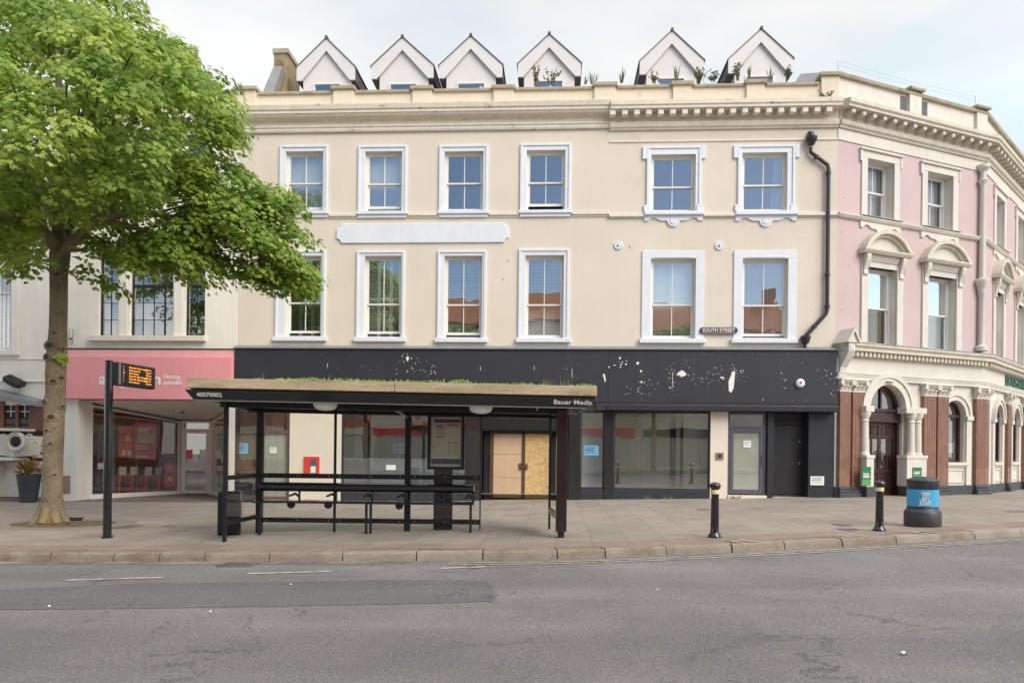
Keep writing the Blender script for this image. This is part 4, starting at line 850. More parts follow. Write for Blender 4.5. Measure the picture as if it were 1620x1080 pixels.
# weeds along the parapet
def weed(px, py, hpx, wpx, kind, label, y=.16, pl=F, n=None, seed=0):
    r_ = random.Random(seed + int(px)); x, z = pl.pt(px, py, y); sc = 1 / 51.0; H = hpx * sc; W = wpx * sc / 2
    loc = pl.W(x, y, z); root = thing('weed_plant', loc, label, 'weed', 'weeds growing along the parapet')
    bl = MB(pl.M); lf = MB(pl.M)
    if kind == 'blade':
        for k in range(n or 8):
            t = r_.uniform(-1, 1); h = H * r_.uniform(.55, 1); tx = x + t * W + r_.uniform(-.03, .03); b0 = x + t * W * .25; ty = y + r_.uniform(-.12, .12); wd = .012
            mx_, mz = (b0 * .5 + tx * .5) - t * W * .1, z + h * .62
            bl.add([(b0 - wd, y, z), (b0 + wd, y, z), (mx_ + wd, (y + ty) / 2, mz), (tx, ty, z + h * (1 - .12 * abs(t))), (mx_ - wd, (y + ty) / 2, mz)], [(0, 1, 2, 4), (4, 2, 3)])
        bl.build('blades', M_['stem'], root)
    else:
        for k in range(n or 9):
            t = r_.uniform(-1, 1); h = H * r_.uniform(.5, 1); p0 = Vector((x + t * W * .3, y, z)); p1 = Vector((x + t * W, y + r_.uniform(-.2, .2), z + h))
            pm = (p0 + p1) / 2 + Vector((-t * W * .2, 0, h * .1)); bl.tube([p0, pm, p1], [.008, .006, .003], 4)
            for j in range(12):
                u = r_.uniform(.25, 1); p = p0.lerp(pm, u * 2) if u < .5 else pm.lerp(p1, u * 2 - 1); a = r_.uniform(0, 6.28); s_ = r_.uniform(.04, .085)
                dv = Vector((cos(a), sin(a) * .6, r_.uniform(-.2, .7))).normalized() * s_; sd_ = Vector((-dv.z, r_.uniform(-.3, .3) * s_, dv.x)) * .35
                lf.add([p, p + dv * .5 + sd_, p + dv, p + dv * .5 - sd_], [(0, 1, 2, 3)])
        bl.build('stalks', M_['stem'], root); lf.build('leaves', M_['stem'], root)
WE = [(847, 137, 34, 16, 'bush', 'feathery weed on the parapet in front of the fourth dormer, at its left edge'), (872, 137, 30, 28, 'bush', 'feathery weed on the parapet before the fourth dormer window'), (925, 134, 16, 12, 'blade', 'short arching grass tuft on the parapet right beside the fourth dormer'),
      (938, 134, 26, 26, 'blade', 'tall thin grass tuft on the parapet between the fourth and fifth dormers, nearer the fourth'), (983, 132, 32, 14, 'blade', 'tall upright grass tuft on the parapet midway between the fourth and fifth dormers'), (1034, 132, 16, 16, 'bush', 'low weed at the lower left of the fifth dormer window'),
      (1070, 130, 34, 16, 'blade', 'slender grass tuft in front of the fifth dormer window'), (1106, 130, 24, 40, 'bush', 'wide leafy bush on the parapet at the right of the fifth dormer'), (1128, 130, 14, 16, 'bush', 'tiny weed between the fifth and sixth dormers'),
      (1168, 128, 26, 20, 'bush', 'sparse leafy weed at the left of the sixth dormer window'), (1185, 127, 28, 8, 'blade', 'thin grass tuft in front of the sixth dormer window'), (1218, 126, 22, 18, 'blade', 'spiky grass tuft at the right of the sixth dormer window'), (1247, 126, 24, 14, 'bush', 'dark bushy weed by the right foot of the sixth dormer')]
for a in WE: weed(*a)
weed(1308, 165, 26, 22, 'bush', 'dark wiry weed sprouting from the cornice at the pink corner', y=-.28, n=8)
for k, (px, py, lab) in enumerate(((1022, 791, 'dry weed at the foot of the wide shop window, left of its middle'), (1058, 790.5, 'dry weed at the foot of the wide shop window, near its right end'), (1162, 788, 'green weed at the step of the glazed door'))):
    x = fx(px, py, -.07); root = thing('weed_plant', F.W(x, -.07, g(x)), lab, 'weed', 'weeds at the foot of the shopfront'); b = MB(FM); r_ = random.Random(k)
    for j in range(22):
        t = r_.uniform(-1, 1); h = r_.uniform(.05, .14); b.add([(x + t * .12, -.07, g(x)), (x + t * .12 + .015, -.07, g(x)), (x + t * .24, -.07 + r_.uniform(-.1, .03), g(x) + h)], [(0, 1, 2)])
    b.build('blades', M_['dryg'] if k < 2 else M_['stem'], root)
# ------------------------------------------------------------------ hearing shop (white building left of the cream one)
HL, HR = fx(104, 620), XL - .004
HB = thing('white_shop_building', ((HL + HR) / 2, Y0 + 4, g(-13)), 'white building with pink hearing shop front and tall black steel windows above', 'building')
pz1, pz0 = fz(240, 553.5), fz(240, 632)
tw = [(155, 187), (204.5, 274), (291.5, 324.5)]; zwb, zwt = fz(240, 531.5), fz(240, 403)
wins = [(fx(a, 470), fx(b, 470), zwb, zwt) for a, b in tw]
zup1, zup0 = fz(240, 320), fz(240, 215); ups = [(a, b, zup1, zup0) for a, b, _, _ in wins]
ztopH = fz(360, 147)
MB(FM).wall(HL, XLw - .004, pz1 + .04, ztopH, wins + ups, .0, .3).build('wall', M_['white2'], HB)
mb = MB(FM); mb.box(HL, XLw - .005, -.10, .35, ztopH + .002, ztopH + .1).box(HL, XLw - .005, -.05, -.002, fz(360, 172) - .1, fz(360, 172)); mb.build('coping', M_['white2'], HB, bevel=.01)
mb = MB(FM); mb.box(HL, HR, 9, 9.2, -1, ztopH).box(HL, HL + .2, .31, 9, -1, ztopH).box(HR - .2, HR - .01, .31, 9, pz0, ztopH).box(HL + .21, HR - .21, .31, 8.9, ztopH - .5, ztopH - .2); mb.build('rear_wall', M_['white2'], HB)
mb = MB(FM); mb.quad(HL + .2, HR - .2, 2.5, pz0, ztopH - .5); mb.box(HL + .21, HR - .21, .31, 8.9, pz1 - .3, pz1); mb.box(HL + .21, HR - .21, .31, 2.4, zwt + .4, zwt + .6); mb.build('room_partition', M_['interd'], HB)
for i, (a, b, z0, z1) in enumerate(wins + ups):
    mb = MB(FM); f = .05; y = .16; nb = 4 if i % 3 == 1 else 2
    mb.box(a, a + f, y, y + .06, z0, z1).box(b - f, b, y, y + .06, z0, z1).box(a + f, b - f, y, y + .06, z0, z0 + f).box(a + f, b - f, y, y + .06, z1 - f, z1)
    zt = z0 + (z1 - z0) * .63; mb.box(a + f, b - f, y - .01, y + .06, zt - .05, zt + .04)
    for k in range(1, nb):
        x = a + (b - a) * k / nb; wd = .022 if nb == 4 and k == 3 else .009; mb.box(x - wd, x + wd, y + .01, y + .05, z0 + f, zt - .051).box(x - wd, x + wd, y + .01, y + .05, zt + .041, z1 - f)
    for k in range(1, 3): z = z0 + (zt - z0) * k / 3; mb.box(a + f, b - f, y + .015, y + .045, z - .008, z + .008)
    mb.box(a + f, b - f, y + .015, y + .045, (zt + z1) / 2 - .008, (zt + z1) / 2 + .008)
    wn = mb.build('window', M_['steelwin'], HB); q = MB(FM)
    cols = [a + (b - a) * k / nb for k in range(nb + 1)]; rws = [z0 + f, z0 + (zt - z0) / 3, z0 + (zt - z0) * 2 / 3, zt, (zt + z1) / 2, z1 - f]; wr = random.Random(i)
    for k in range(nb):                                     # separate panes, each a hair out of true as old leaded lights are
        for j in range(5):
            e1, e2 = wr.uniform(-.006, .006), wr.uniform(-.006, .006); q.add([(cols[k], y + .03, rws[j]), (cols[k + 1], y + .03 + e1, rws[j]), (cols[k + 1], y + .03 + e1 + e2, rws[j + 1]), (cols[k], y + .03 + e2, rws[j + 1])], [(0, 1, 2, 3)])
    q.build('pane', M_['g_up'], wn)
mb = MB(FM); s0, s1 = fx(143, 538), fx(327, 538); mb.box(s0, s1, -.16, .14, zwb - .17, zwb - .002); mb.build('sill', M_['moulding'], HB, bevel=.015)
# mullion mouldings between the lights
mb = MB(FM)
for a, b in ((189, 202.5), (276, 289.5)): mb.box(fx(a, 470), fx(b, 470), -.035, -.001, zwb, zwt + .1)
mb.build_each('mullion', M_['white2'], HB, bevel=.01)
# fascia
hl = fx(100, 590, -.12); mb = MB(FM); mb.box(hl, HR, -.12, .2, pz0, pz1); fa = mb.build('fascia', M_['pinkf2'], HB, bevel=.006)
x1 = fx(365.5, 600, -.2); zt_ = fz(240, 565); mb = MB(FM); mb.box(hl + .005, x1, -.20, -.122, pz0 + .003, zt_); sp = mb.build('sign_panel', M_['pinkf'], fa, bevel=.012)
mb = MB(FM); mb.box(hl, HR, -.14, .0, pz1 + .002, pz1 + .035); mb.build('flashing', M_['black'], fa)
tx = fx(157.5, 600, -.2); tx2 = fx(254.5, 600, -.2); zc_ = fz(205, 601, -.2)
text('lettering', 'amplifon', .50, M_['letter'], sp, FM @ T(((tx + tx2) / 2, -.204, zc_ + .02)), .006, .022, width=tx2 - tx)
text('lettering', 'Hearing\nspecialist', .185, M_['letter'], sp, FM @ T((fx(258.5, 600, -.2), -.206, zc_ + .01)), .005, .022, align='LEFT', width=fx(288, 600, -.2) - fx(258.5, 600, -.2))
# entrance lobby
Yd = 3.4; zg2 = g(-13) - .05
pl0, pl1 = fx(100, 710), fx(123, 710); a = fx(142, 710, .6); bL = fx(284, 720, Yd); dL, dR = fx(287, 720, Yd), fx(332.5, 720, Yd); rr = fx(363, 720, .05); zdo = fz(310, 665.5, Yd); zdg = fz(310, 781, Yd)
mb = MB(FM); mb.box(pl0, pl1, -.02, .6, zg2, pz0 - .002); mb.box(pl1 + .001, pl1 + .05, .55, .65, zg2, pz0 - .05); mb.box(fx(362, 710), HR, -.02, .4, zg2, pz0 - .002); mb.build_each('pilaster', M_['white'], HB, bevel=.008)
mb = MB(FM); mb.poly([(pl0, .61, pz0 - .01), (a, .3, pz0 - .012), (HR, .2, pz0 - .012), (HR, Yd + .2, zdo + .02), (pl0, Yd + .2, zdo + .02)]); mb.build('soffit', mat('soffit_paint', (.72, .66, .58), .7, .04, 1), HB)
mb = MB(FM); xs_, ys_ = fx(282, 660, 2.0), 1.8; q = MB(FM @ T((fx(283, 652, 1.9), 1.9, (pz0 * .5 + zdo * .5)))); q.lathe([(.0, -.07), (.14, -.06), (.17, -.02), (.17, .03)], 0, 0, 20); q.build('ceiling_light', M_['steel'], HB, smooth=40)
mb = MB(FM); mb.poly([(pl1 - .1, -.05, g(-14) + .006), (HR, -.05, g(-10) + .006), (HR, Yd + .2, g(-10) + .03), (pl1 - .1, Yd + .2, g(-14) + .03)]); mb.build('lobby_floor', mat('brown_lobby_floor', (.19, .145, .125), .7, .1, 3), HB)
# angled display window along the left side
def gwall(A, B, z0, zA, zB, nm, nmul, m='g_shop', frame='white'):
    A, B = Vector(A), Vector(B); d_ = (B - A).normalized(); ln = (B - A).length; nrm = Vector((-d_.y, d_.x)); Mx = FM @ Matrix(((d_.x, nrm.x, 0, A.x), (d_.y, nrm.y, 0, A.y), (0, 0, 1, 0), (0, 0, 0, 1)))
    mb = MB(Mx); mb.box(0, ln, -.05, .05, z0 - .1, z0 + .16).box(0, .06, -.04, .04, z0 + .161, zA).box(ln - .06, ln, -.04, .04, z0 + .161, zB)
    mb.add([(.061, -.03, zA - .05), (ln - .061, -.03, zB - .05), (ln - .061, .03, zB - .05), (.061, .03, zA - .05), (.061, -.03, zA), (ln - .061, -.03, zB), (ln - .061, .03, zB), (.061, .03, zA)], [(3, 2, 1, 0), (4, 5, 6, 7), (0, 1, 5, 4), (1, 2, 6, 5), (2, 3, 7, 6), (3, 0, 4, 7)])
    wn = mb.build(nm, M_[frame], HB); q = MB(Mx); q.poly([(.06, 0, z0 + .16), (ln - .06, 0, z0 + .16), (ln - .06, 0, zB - .05), (.06, 0, zA - .05)]); q.build('pane', M_[m], wn)
    q = MB(Mx)
    for k in range(1, nmul): x = ln * k / nmul; q.box(x - .006, x + .006, -.008, .008, z0 + .165, zA + (zB - zA) * k / nmul - .055)
    if nmul > 1: q.build('glass_joint', M_['steel'], wn)
    return Mx, ln
z0A = g(-14)
MxL, lnL = gwall((a, .62), (bL, Yd), z0A + .0, pz0 - .15, zdo - .02, 'display_window', 4)
MxR, lnR = gwall((dR + .06, Yd), (rr, .45), g(-11) + .0, zdo - .02, pz0 - .2, 'display_window', 1, frame='creampanel')
# door with transom
mb = MB(FM); f = .07; zz = zdg; ztr = fz(310, 679, Yd); mb.box(dL - .03, dL + f, Yd, Yd + .1, zz, zdo).box(dR - f, dR + .03, Yd, Yd + .1, zz, zdo).box(dL + f, dR - f, Yd, Yd + .1, zdo - .07, zdo).box(dL + f, dR - f, Yd, Yd + .1, ztr - .05, ztr + .02); fr_ = mb.build('door_frame', M_['moulding'], HB)
q = MB(FM); q.quad(dL + f, dR - f, Yd + .05, ztr + .02, zdo - .07); q.build('transom_pane', M_['g_shop'], fr_)
A, B = dL + f + .005, dR - f - .005; mb = MB(FM); f2 = .085; z1 = ztr - .055; mid = zz + .02 + (z1 - zz) * .40
mb.box(A, A + f2, Yd - .01, Yd + .05, zz + .02, z1).box(B - f2, B, Yd - .01, Yd + .05, zz + .02, z1).box(A + f2, B - f2, Yd - .01, Yd + .05, z1 - f2, z1).box(A + f2, B - f2, Yd - .01, Yd + .05, zz + .02, zz + .14).box(A + f2, B - f2, Yd - .02, Yd + .05, mid - .09, mid + .09); dd = mb.build('glazed_door', M_['moulding'], HB)
q = MB(FM); q.quad(A + f2, B - f2, Yd + .02, zz + .14, mid - .09); q.quad(A + f2, B - f2, Yd + .02, mid + .09, z1 - f2); q.build('door_pane', M_['g_shop'], dd)
# shop room behind
mb = MB(FM); mb.quad(HL + .2, HR - .2, 5.6, -.6, 3.2); mb.poly([(HL + .2, .6, -.6), (HL + .2, 5.6, -.6), (HL + .2, 5.6, 3.2), (HL + .2, .6, 3.2)]); mb.poly([(HR - .25, .4, -.6), (HR - .25, 5.6, -.6), (HR - .25, 5.6, 3.2), (HR - .25, .4, 3.2)]); mb.build('room_shell', M_['shopred'], HB)
mb = MB(FM); mb.poly([(HL + .2, .6, g(-15)), (HR - .2, .6, g(-10)), (HR - .2, 5.6, g(-10)), (HL + .2, 5.6, g(-15))]); mb.build('shop_floor', M_['floor_in'], HB)
# things on show behind the angled glass: placed along the glass line, half a step behind it
def along(px0, px1, py0, py1, off, name, m, label, cat, th=.03, group=None):
    P = PLs[off]; return onwall(name, px0, px1, py0, py1, 0, m, label, cat, group, th=th, pl=P)
class PX(PL):
    def __init__(s, Mx, off):
        s.M = Mx @ T((0, off, 0)); s.o = s.M.translation.copy(); s.d = (s.M.to_3x3() @ Vector((1, 0, 0))).normalized(); s.n = (s.M.to_3x3() @ Vector((0, 1, 0))).normalized(); s.o.z = 0
PLs = {.18: PX(MxL, .18), .30: PX(MxL, .30), .5: PX(MxL, .5), .8: PX(MxL, .8)}
o, R = along(153, 179, 673, 771, .18, 'display_board', M_['black'], 'tall black display board standing inside the hearing shop window', 'board'); q = MB(R[5].M); q.box(R[0] + (R[1] - R[0]) * .02, R[0] + (R[1] - R[0]) * .40, -.036, -.031, R[2] + .62, R[2] + .82); q.build('label_card', M_['paper'], o)
o, R = along(187.5, 210, 674.5, 723, .18, 'window_poster', M_['orange'], 'orange red poster with white cards in the hearing shop window', 'poster', th=.01); q = MB(R[5].M); W_ = R[1] - R[0]; H_ = R[3] - R[2]
for u, v in ((.5, .52), (.22, .05), (.6, .05)): q.box(R[0] + W_ * u, R[0] + W_ * (u + .26), -.016, -.0105, R[2] + H_ * v, R[2] + H_ * (v + .19))
q.build('card', M_['paper'], o)
o, R = along(212, 247, 668, 726, .18, 'window_poster', M_['poster'], 'large crimson poster with a rounded pale picture in the hearing shop window', 'poster', th=.01); W_ = R[1] - R[0]; H_ = R[3] - R[2]; q = MB(R[5].M); r = .12
cx0, cx1, cz0, cz1 = R[0] + W_ * .12 + r, R[0] + W_ * .97 - r, R[2] + H_ * .44 + r, R[2] + H_ * .86 - r
pts = [(c[0] + r * cos(radians(c[2] + 15 * k)), c[1] + r * sin(radians(c[2] + 15 * k))) for c in ((cx1, cz0, -90), (cx1, cz1, 0), (cx0, cz1, 90), (cx0, cz0, 180)) for k in range(7)]
q.prism(pts, -.014, -.0105); q.build('picture', M_['creampanel'], o)
q = MB(R[5].M @ T((R[0] + W_ * .78, -.015, R[2] + H_ * .77)) @ Matrix.Rotation(radians(90), 4, 'X')); q.lathe([(.09, 0), (.09, .003), (0, .003)], 0, 0, 18); q.build('roundel', M_['red'], o)
lines(o, R, ((.36, .035), (.29, .035), (.07, .05)), M_['letter'], .08, .8)
o, R = along(259, 281, 733, 770, .18, 'counter_sign', M_['poster'], 'dark pink notice block low in the hearing shop window by its door', 'sign', th=.05)
text('lettering', 'WAX\nREMOVAL\nAVAILABLE', .085, M_['letter'], o, R[5].M @ T((R[0] + .04, -.052, R[2] + (R[3] - R[2]) * .72)), .001, .015, align='LEFT')
q = MB(R[5].M @ T(((R[0] + R[1]) / 2 - .06, -.052, R[2] + (R[3] - R[2]) * .34)) @ Matrix.Rotation(radians(90), 4, 'X')); q.lathe([(.085, 0), (.085, .003), (.05, .003), (.05, 0)], 0, 0, 18); q.build('roundel', M_['letter'], o)
for k, (px0, px1, lab) in enumerate(((183, 206, 'red framed display table under the orange poster in the shop window'), (224.5, 249, 'red framed display table under the crimson poster in the shop window'))):
    P = PLs[.5]; a_, b2 = P.pt(px0, 760)[0], P.pt(px1, 760)[0]; zt2 = P.pt(px0, 751)[1]; zb2 = g(-14) + .01; loc = P.W((a_ + b2) / 2, 0, zb2)
    rt_ = thing('display_table', loc, lab, 'table', 'red display tables in the hearing shop'); MB(P.M).box(a_, b2, -.2, .2, zt2 - .05, zt2).build('tabletop', M_['red'], rt_)
    for xx in (a_, b2 - .06): MB(P.M).box(xx, xx + .06, -.2, .2, zb2, zt2 - .051).build('leg', M_['red'], rt_)
    for j in range(2):
        q = MB(P.M); xx = a_ + .08 + j * .4; q.box(xx, xx + .26, -.05, -.03, zt2 + .002, zt2 + .28); tag(q.build('leaflet_stand', M_['paper'], loc=P.W(xx + .13, -.04, zt2)), ('left hand' if j == 0 else 'right hand') + ' white leaflet stand on the table under the ' + ('orange' if k == 0 else 'crimson') + ' poster', 'leaflet stand', 'leaflet stands on the display tables')
for k, (px0, px1, py0, py1, m, lab) in enumerate(((293, 304, 711, 725, 'poster', 'pink sheet stuck on the hearing shop door'), (305, 315, 718, 731, 'paper', 'middle white sheet on the hearing shop door, hung lowest'), (316, 326, 711, 725, 'paper', 'white sheet on the hearing shop door beside its right stile'))):
    o, R = onwall('paper_notice', px0, px1, py0, py1, Yd + .012, M_[m], lab, 'notice', 'sheets on the hearing shop door')
# meter plate and burglar light
o, R = onwall('wall_box', 98, 111.5, 752, 780, -.022, M_['sett'], 'buff meter cover low on the white pilaster behind the tree', 'meter box', th=.02)
x, z = F.pt(118, 533); rt_ = thing('security_camera', F.W(x, 0, z), 'grey security camera on a bracket above the pink fascia, left end', 'camera'); MB(FM).box(x - .10, x - .05, -.06, 0, z - .22, z + .25).build('bracket', M_['steel'], rt_); q = MB(FM); q.tube([(x - .06, -.08, z + .22), (x + .10, -.32, z - .1)], .06, 8); q.build('housing', M_['steel'], rt_, smooth=40)

# ------------------------------------------------------------------ far-left building with the ornamented pub front
G_ = PL(0, Y0 + .25); GM = G_.M
def gx(px, py, d=0): return G_.pt(px, py, d)[0]
def gz(px, py, d=0): return G_.pt(px, py, d)[1]
PLx0, PLx1 = -32.0, HL - .006
PBd = thing('pale_pub_building', (-22, Y0 + 4, g(-20)), 'cream white building at the left edge with brown timber and white carved shopfront', 'building')
a, b = gx(-28, 480), gx(18.5, 480); z0, z1 = gz(6, 554), gz(6, 423)
MB(GM).wall(PLx0, PLx1, gz(40, 641), ztopH + .3, [(a, b, z0, z1), (a, b, z1 + 1.4, z1 + 3.4)], 0, .15).build('wall', M_['white2'], PBd)
sash(PBd, GM, a, b, z0, z1, gz(6, 462), 'none', bars=5); sash(PBd, GM, a, b, z1 + 1.4, z1 + 3.4, z1 + 2.6, 'none', bars=5)
mb = MB(GM); mb.box(a - .3, b + .3, -.1, .05, z0 - .16, z0 - .01).box(b + .02, b + .25, -.06, 0, z0, z1 + .1).box(PLx0, PLx1, -.05, 0, gz(50, 602) - .04, gz(50, 602)).box(PLx0, PLx1, -.03, 0, gz(50, 567) - .03, gz(50, 567)); mb.build('moulding', M_['white2'], PBd, bevel=.01)
mb = MB(GM); mb.box(PLx0, PLx1, 8, 8.2, -1, ztopH + .3).box(PLx0, PLx0 + .2, .3, 8, -1, ztopH + .3).box(PLx1 - .2, PLx1 - .01, .3, 8, -1, ztopH + .3).box(PLx0 + .21, PLx1 - .21, .3, 7.9, ztopH - .3, ztopH); mb.build('rear_wall', M_['white2'], PBd)
MB(GM).quad(PLx0 + .2, PLx1 - .2, 2, 0, ztopH).build('room_partition', M_['interd'], PBd)
# sloping lead ledge, brown casements, carved white bay
mb = MB(GM); xa, za = G_.pt(-30, 622); xb, zb = G_.pt(70, 643); mb.add([(xa, -.35, za - .02), (xb, -.35, zb - .02), (xb, 0, zb - .02), (xa, 0, za - .02), (xa, -.35, za + .22), (xb, -.35, zb + .14), (xb, 0, zb + .22), (xa, 0, za + .3)], [(3, 2, 1, 0), (4, 5, 6, 7), (0, 1, 5, 4), (1, 2, 6, 5), (2, 3, 7, 6), (3, 0, 4, 7)]); mb.build('ledge', M_['lead'], PBd, bevel=.02)
zt2, zb2 = gz(40, 640), gz(40, 682); mb = MB(GM); xr = gx(72, 660)
mb.box(PLx0, xr, .10, .2, zb2, gz(0, 625)); mb.box(gx(-20, 660), gx(8, 660), -.06, .10, zb2, zt2 + .1).box(gx(26, 660), gx(31, 660), -.06, .10, zb2, zt2).box(gx(47, 660), gx(72, 660), -.06, .10, zb2, zt2 - .05); tb = mb.build('timber_casement', M_['brownwood'], PBd, bevel=.01)
for l, r in ((8, 26), (31, 47)):
    q = MB(GM); A, B = gx(l, 660), gx(r, 660); q.box(A, B, .02, .099, zb2, zt2); q.build('leaded_pane', M_['black'], tb); q = MB(GM)
    for k in range(1, 4): zz = zb2 + (zt2 - zb2) * k / 4; q.box(A + .02, B - .02, .0, .019, zz - .018, zz + .012)
    q.box((A + B) / 2 - .012, (A + B) / 2 + .012, .004, .019, zb2, zt2); q.build('glazing_bar', M_['white'], tb)
bx0, bx1 = gx(-30, 700), gx(48, 700); q0, q1 = gz(25, 722), gz(25, 683)
mb = MB(GM); mb.add([(bx0, -.75, q1), (bx1 + .12, -.75, q1 - .12), (gx(72, 700), -.1, q1 - .15), (gx(72, 700), .2, q1 - .15), (bx0, .2, q1), (bx0, -.65, q0 + .15), (bx1 - .05, -.65, q0 + .0), (gx(66, 700), -.1, q0 + .05), (gx(66, 700), .2, q0 + .05), (bx0, .2, q0 + .15)], [(0, 1, 2, 3, 4), (9, 8, 7, 6, 5), (0, 5, 6, 1), (1, 6, 7, 2), (2, 7, 8, 3), (3, 8, 9, 4), (4, 9, 5, 0)])
bay = mb.build('carved_bay', M_['bankw'], PBd, bevel=.015)
mb = MB(GM); mb.box(bx0, bx1 + .2, -.84, .1, q1 + .01, q1 + .10); mb.box(bx0, bx1 - .02, -.76, .1, q0 - .12, q0 - .01); mb.build('cornice', M_['bankw'], bay, bevel=.02)
cx, cz = G_.pt(25, 698, -.72); q = MB(GM @ T((cx, -.70, cz)) @ Matrix.Rotation(radians(90), 4, 'X')); q.lathe([(.30, -.04), (.30, .05), (.25, .07), (.24, .03), (.17, .03)], 0, 0, 26); q.build('ring_moulding', M_['bankw'], bay, smooth=40)
q = MB(GM @ T((cx, -.735, cz)) @ Matrix.Rotation(radians(90), 4, 'X')); q.lathe([(.168, -.02), (.168, .01), (.06, .03), (0, .04)], 0, 0, 22); q.build('black_roundel', M_['black'], bay, smooth=40)
q = MB(GM); r_ = random.Random(3)
for sgn in (-1, 1):
    for k in range(3):
        c0 = Vector((cx + sgn * (.42 + .12 * k), -.70, cz + .16 - .12 * k)); q.tube([c0 + Vector((sgn * .09 * cos(t), 0, .07 * sin(t))) for t in [j * .6 for j in range(9)]], .022, 6)
q.build('scroll_carving', M_['bankw'], bay, smooth=50)
# white boarded door below with small lights
dx0, dx1 = gx(9, 760), gx(70, 760); dz0, dz1 = g(-20) + .12, q0 - .14
mb = MB(GM); mb.box(dx0, dx1, -.1, .0, dz0, dz1); k = 0
dz = dz0
while dz < gz(25, 735): mb.box(dx0 + .12, gx(36, 760), -.115, -.101, dz + .01, dz + .085); dz += .1
mb.box(PLx0, gx(4, 760), -.1, 0, dz0, dz1 + .02).box(gx(2.5, 760), gx(9, 760) - .002, -.3, 0, dz0, dz1).box(gx(0, 760), gx(11, 760), -.36, 0, dz1 - .3, dz1 - .1); pd = mb.build('boarded_door', M_['bankw'], PBd, bevel=.008)
q = MB(GM)
for k in range(4): A = gx(16 + k * 5.2, 724); q.box(A, A + .09, -.108, -.101, gz(25, 730), gz(25, 724.5)); q.box(A, A + .09, -.108, -.101, gz(25, 723), gz(25, 718))
q.build('door_light', M_['black'], pd)
mb = MB(GM); mb.box(PLx0, PLx1, -.55, 0, -.6, g(-20) + .1); mb.build('step', mat('brown_step', (.22, .13, .10), .8, .2, 3), PBd, bevel=.02)
mb = MB(GM); mb.box(PLx0, PLx1, .0, .25, -.6, gz(50, 660)); mb.build('dark_shopfront', M_['mahog'], PBd)
mb = MB(GM)
for t, b in ((690, 704), (707, 715), (719, 724), (738, 744), (752, 758)): mb.box(gx(54, 700), gx(80, 700), -.12, 0, gz(60, b), gz(60, t))
mb.build('shelf_panel', M_['bankw'], PBd, bevel=.01)
# floodlight
x, z = G_.pt(31, 604); rt_ = thing('floodlight', G_.W(x, 0, z), 'black floodlight on the cream wall above the lead ledge', 'floodlight'); q = MB(GM @ T((x, -.22, z)) @ Matrix.Rotation(radians(25), 4, 'Y') @ Matrix.Rotation(radians(25), 4, 'X')); q.box(-.30, .30, -.16, .14, -.09, .09).box(-.22, .12, -.10, .10, -.17, -.091); q.build('lamp_head', M_['blackm'], rt_, bevel=.03); MB(GM).box(x - .05, x + .05, -.12, 0, z + .02, z + .1).build('bracket', M_['blackm'], rt_)
# planter
x, z = G_.pt(45.5, 786, -.9); zb = g(x) + .0; h = G_.pt(45, 749.5, -.9)[1] - zb; loc = G_.W(x, -.9, zb); rt_ = thing('planter', loc, 'tall charcoal planter with a yellowing shrub at the pub door', 'planter')
q = MB(GM); q.lathe([(.0, zb), (.20, zb), (.225, zb + .02), (.34, zb + h), (.31, zb + h), (.30, zb + h - .05), (0, zb + h - .06)], x, -.9, 26); q.build('pot', M_['pot'], rt_, smooth=40)
q = MB(GM); r_ = random.Random(8)
for k in range(240):
    a_ = r_.uniform(0, 6.28); e = r_.uniform(.2, 1.4); L_ = r_.uniform(.25, .62); p = Vector((x, -.9, zb + h - .05)); dv = Vector((cos(a_) * cos(e), sin(a_) * cos(e), sin(e))) * L_; sdv = Vector((-sin(a_), cos(a_), r_.uniform(-.5, .5))) * .035
    q.add([p + dv * .6, p + dv * .8 + sdv, p + dv, p + dv * .8 - sdv], [(0, 1, 2, 3)])
    if k % 6 == 0: q.tube([p, p + dv], .006, 4)
q.build('shrub', mat('yellowing_leaf', (.30, .20, .05), .7, .4, 14), rt_)
# ------------------------------------------------------------------ pink bank building on the bend
B1 = PL(XR, Y0, 26.0); L1 = B1.pt(1554, 560)[0]; e1 = B1.W(L1, 0, 0)
B2 = PL(e1.x, e1.y, 48.0); L2_ = 11.0; e2 = B2.W(L2_, 0, 0)
BK = thing('pink_bank_building', (B1.W(4, 4).x, B1.W(4, 4).y, .2), 'pink and cream corner bank building with brown marble pilasters bending away from the terrace', 'building')
path = [(XR, Y0), (e1.x, e1.y), (e2.x, e2.y)]
z_sil = B1.pt(1335, 339)[1]; z_pk = B1.pt(1330, 222)[1]; z_gc1 = B1.pt(1357, 545)[1]; z_gc0 = B1.pt(1357, 558)[1]; z_gd = B1.pt(1357, 565)[1]; z_fr = B1.pt(1370, 592.5)[1]; z_ar = B1.pt(1380, 602)[1]; z_cap = B1.pt(1352, 619.5)[1]; z_pl = B1.pt(1352, 769)[1]; z_par = B1.pt(1345, 119.5)[1]
z0b = .18
up1 = [(B1.pt(1371, 300)[0], B1.pt(1413, 300)[0]), (B1.pt(1466, 310)[0], B1.pt(1506, 310)[0])]; uz1, uz0 = B1.pt(1371, 251)[1], B1.pt(1371, 343)[1]
lo1 = [(B1.pt(1371, 480)[0], B1.pt(1417, 480)[0]), (B1.pt(1466.5, 490)[0], B1.pt(1511, 490)[0])]; lz1, lz0 = B1.pt(1371, 422)[1], B1.pt(1371, 545)[1]
ww = up1[0][1] - up1[0][0]; s2 = [B2.pt(1574.5, 340)[0], B2.pt(1608.5, 350)[0]]; s2.append(2 * s2[1] - s2[0]); s2.append(2 * s2[2] - s2[1])
up2 = [(s, s + ww) for s in s2 if s + ww < L2_ - .3]
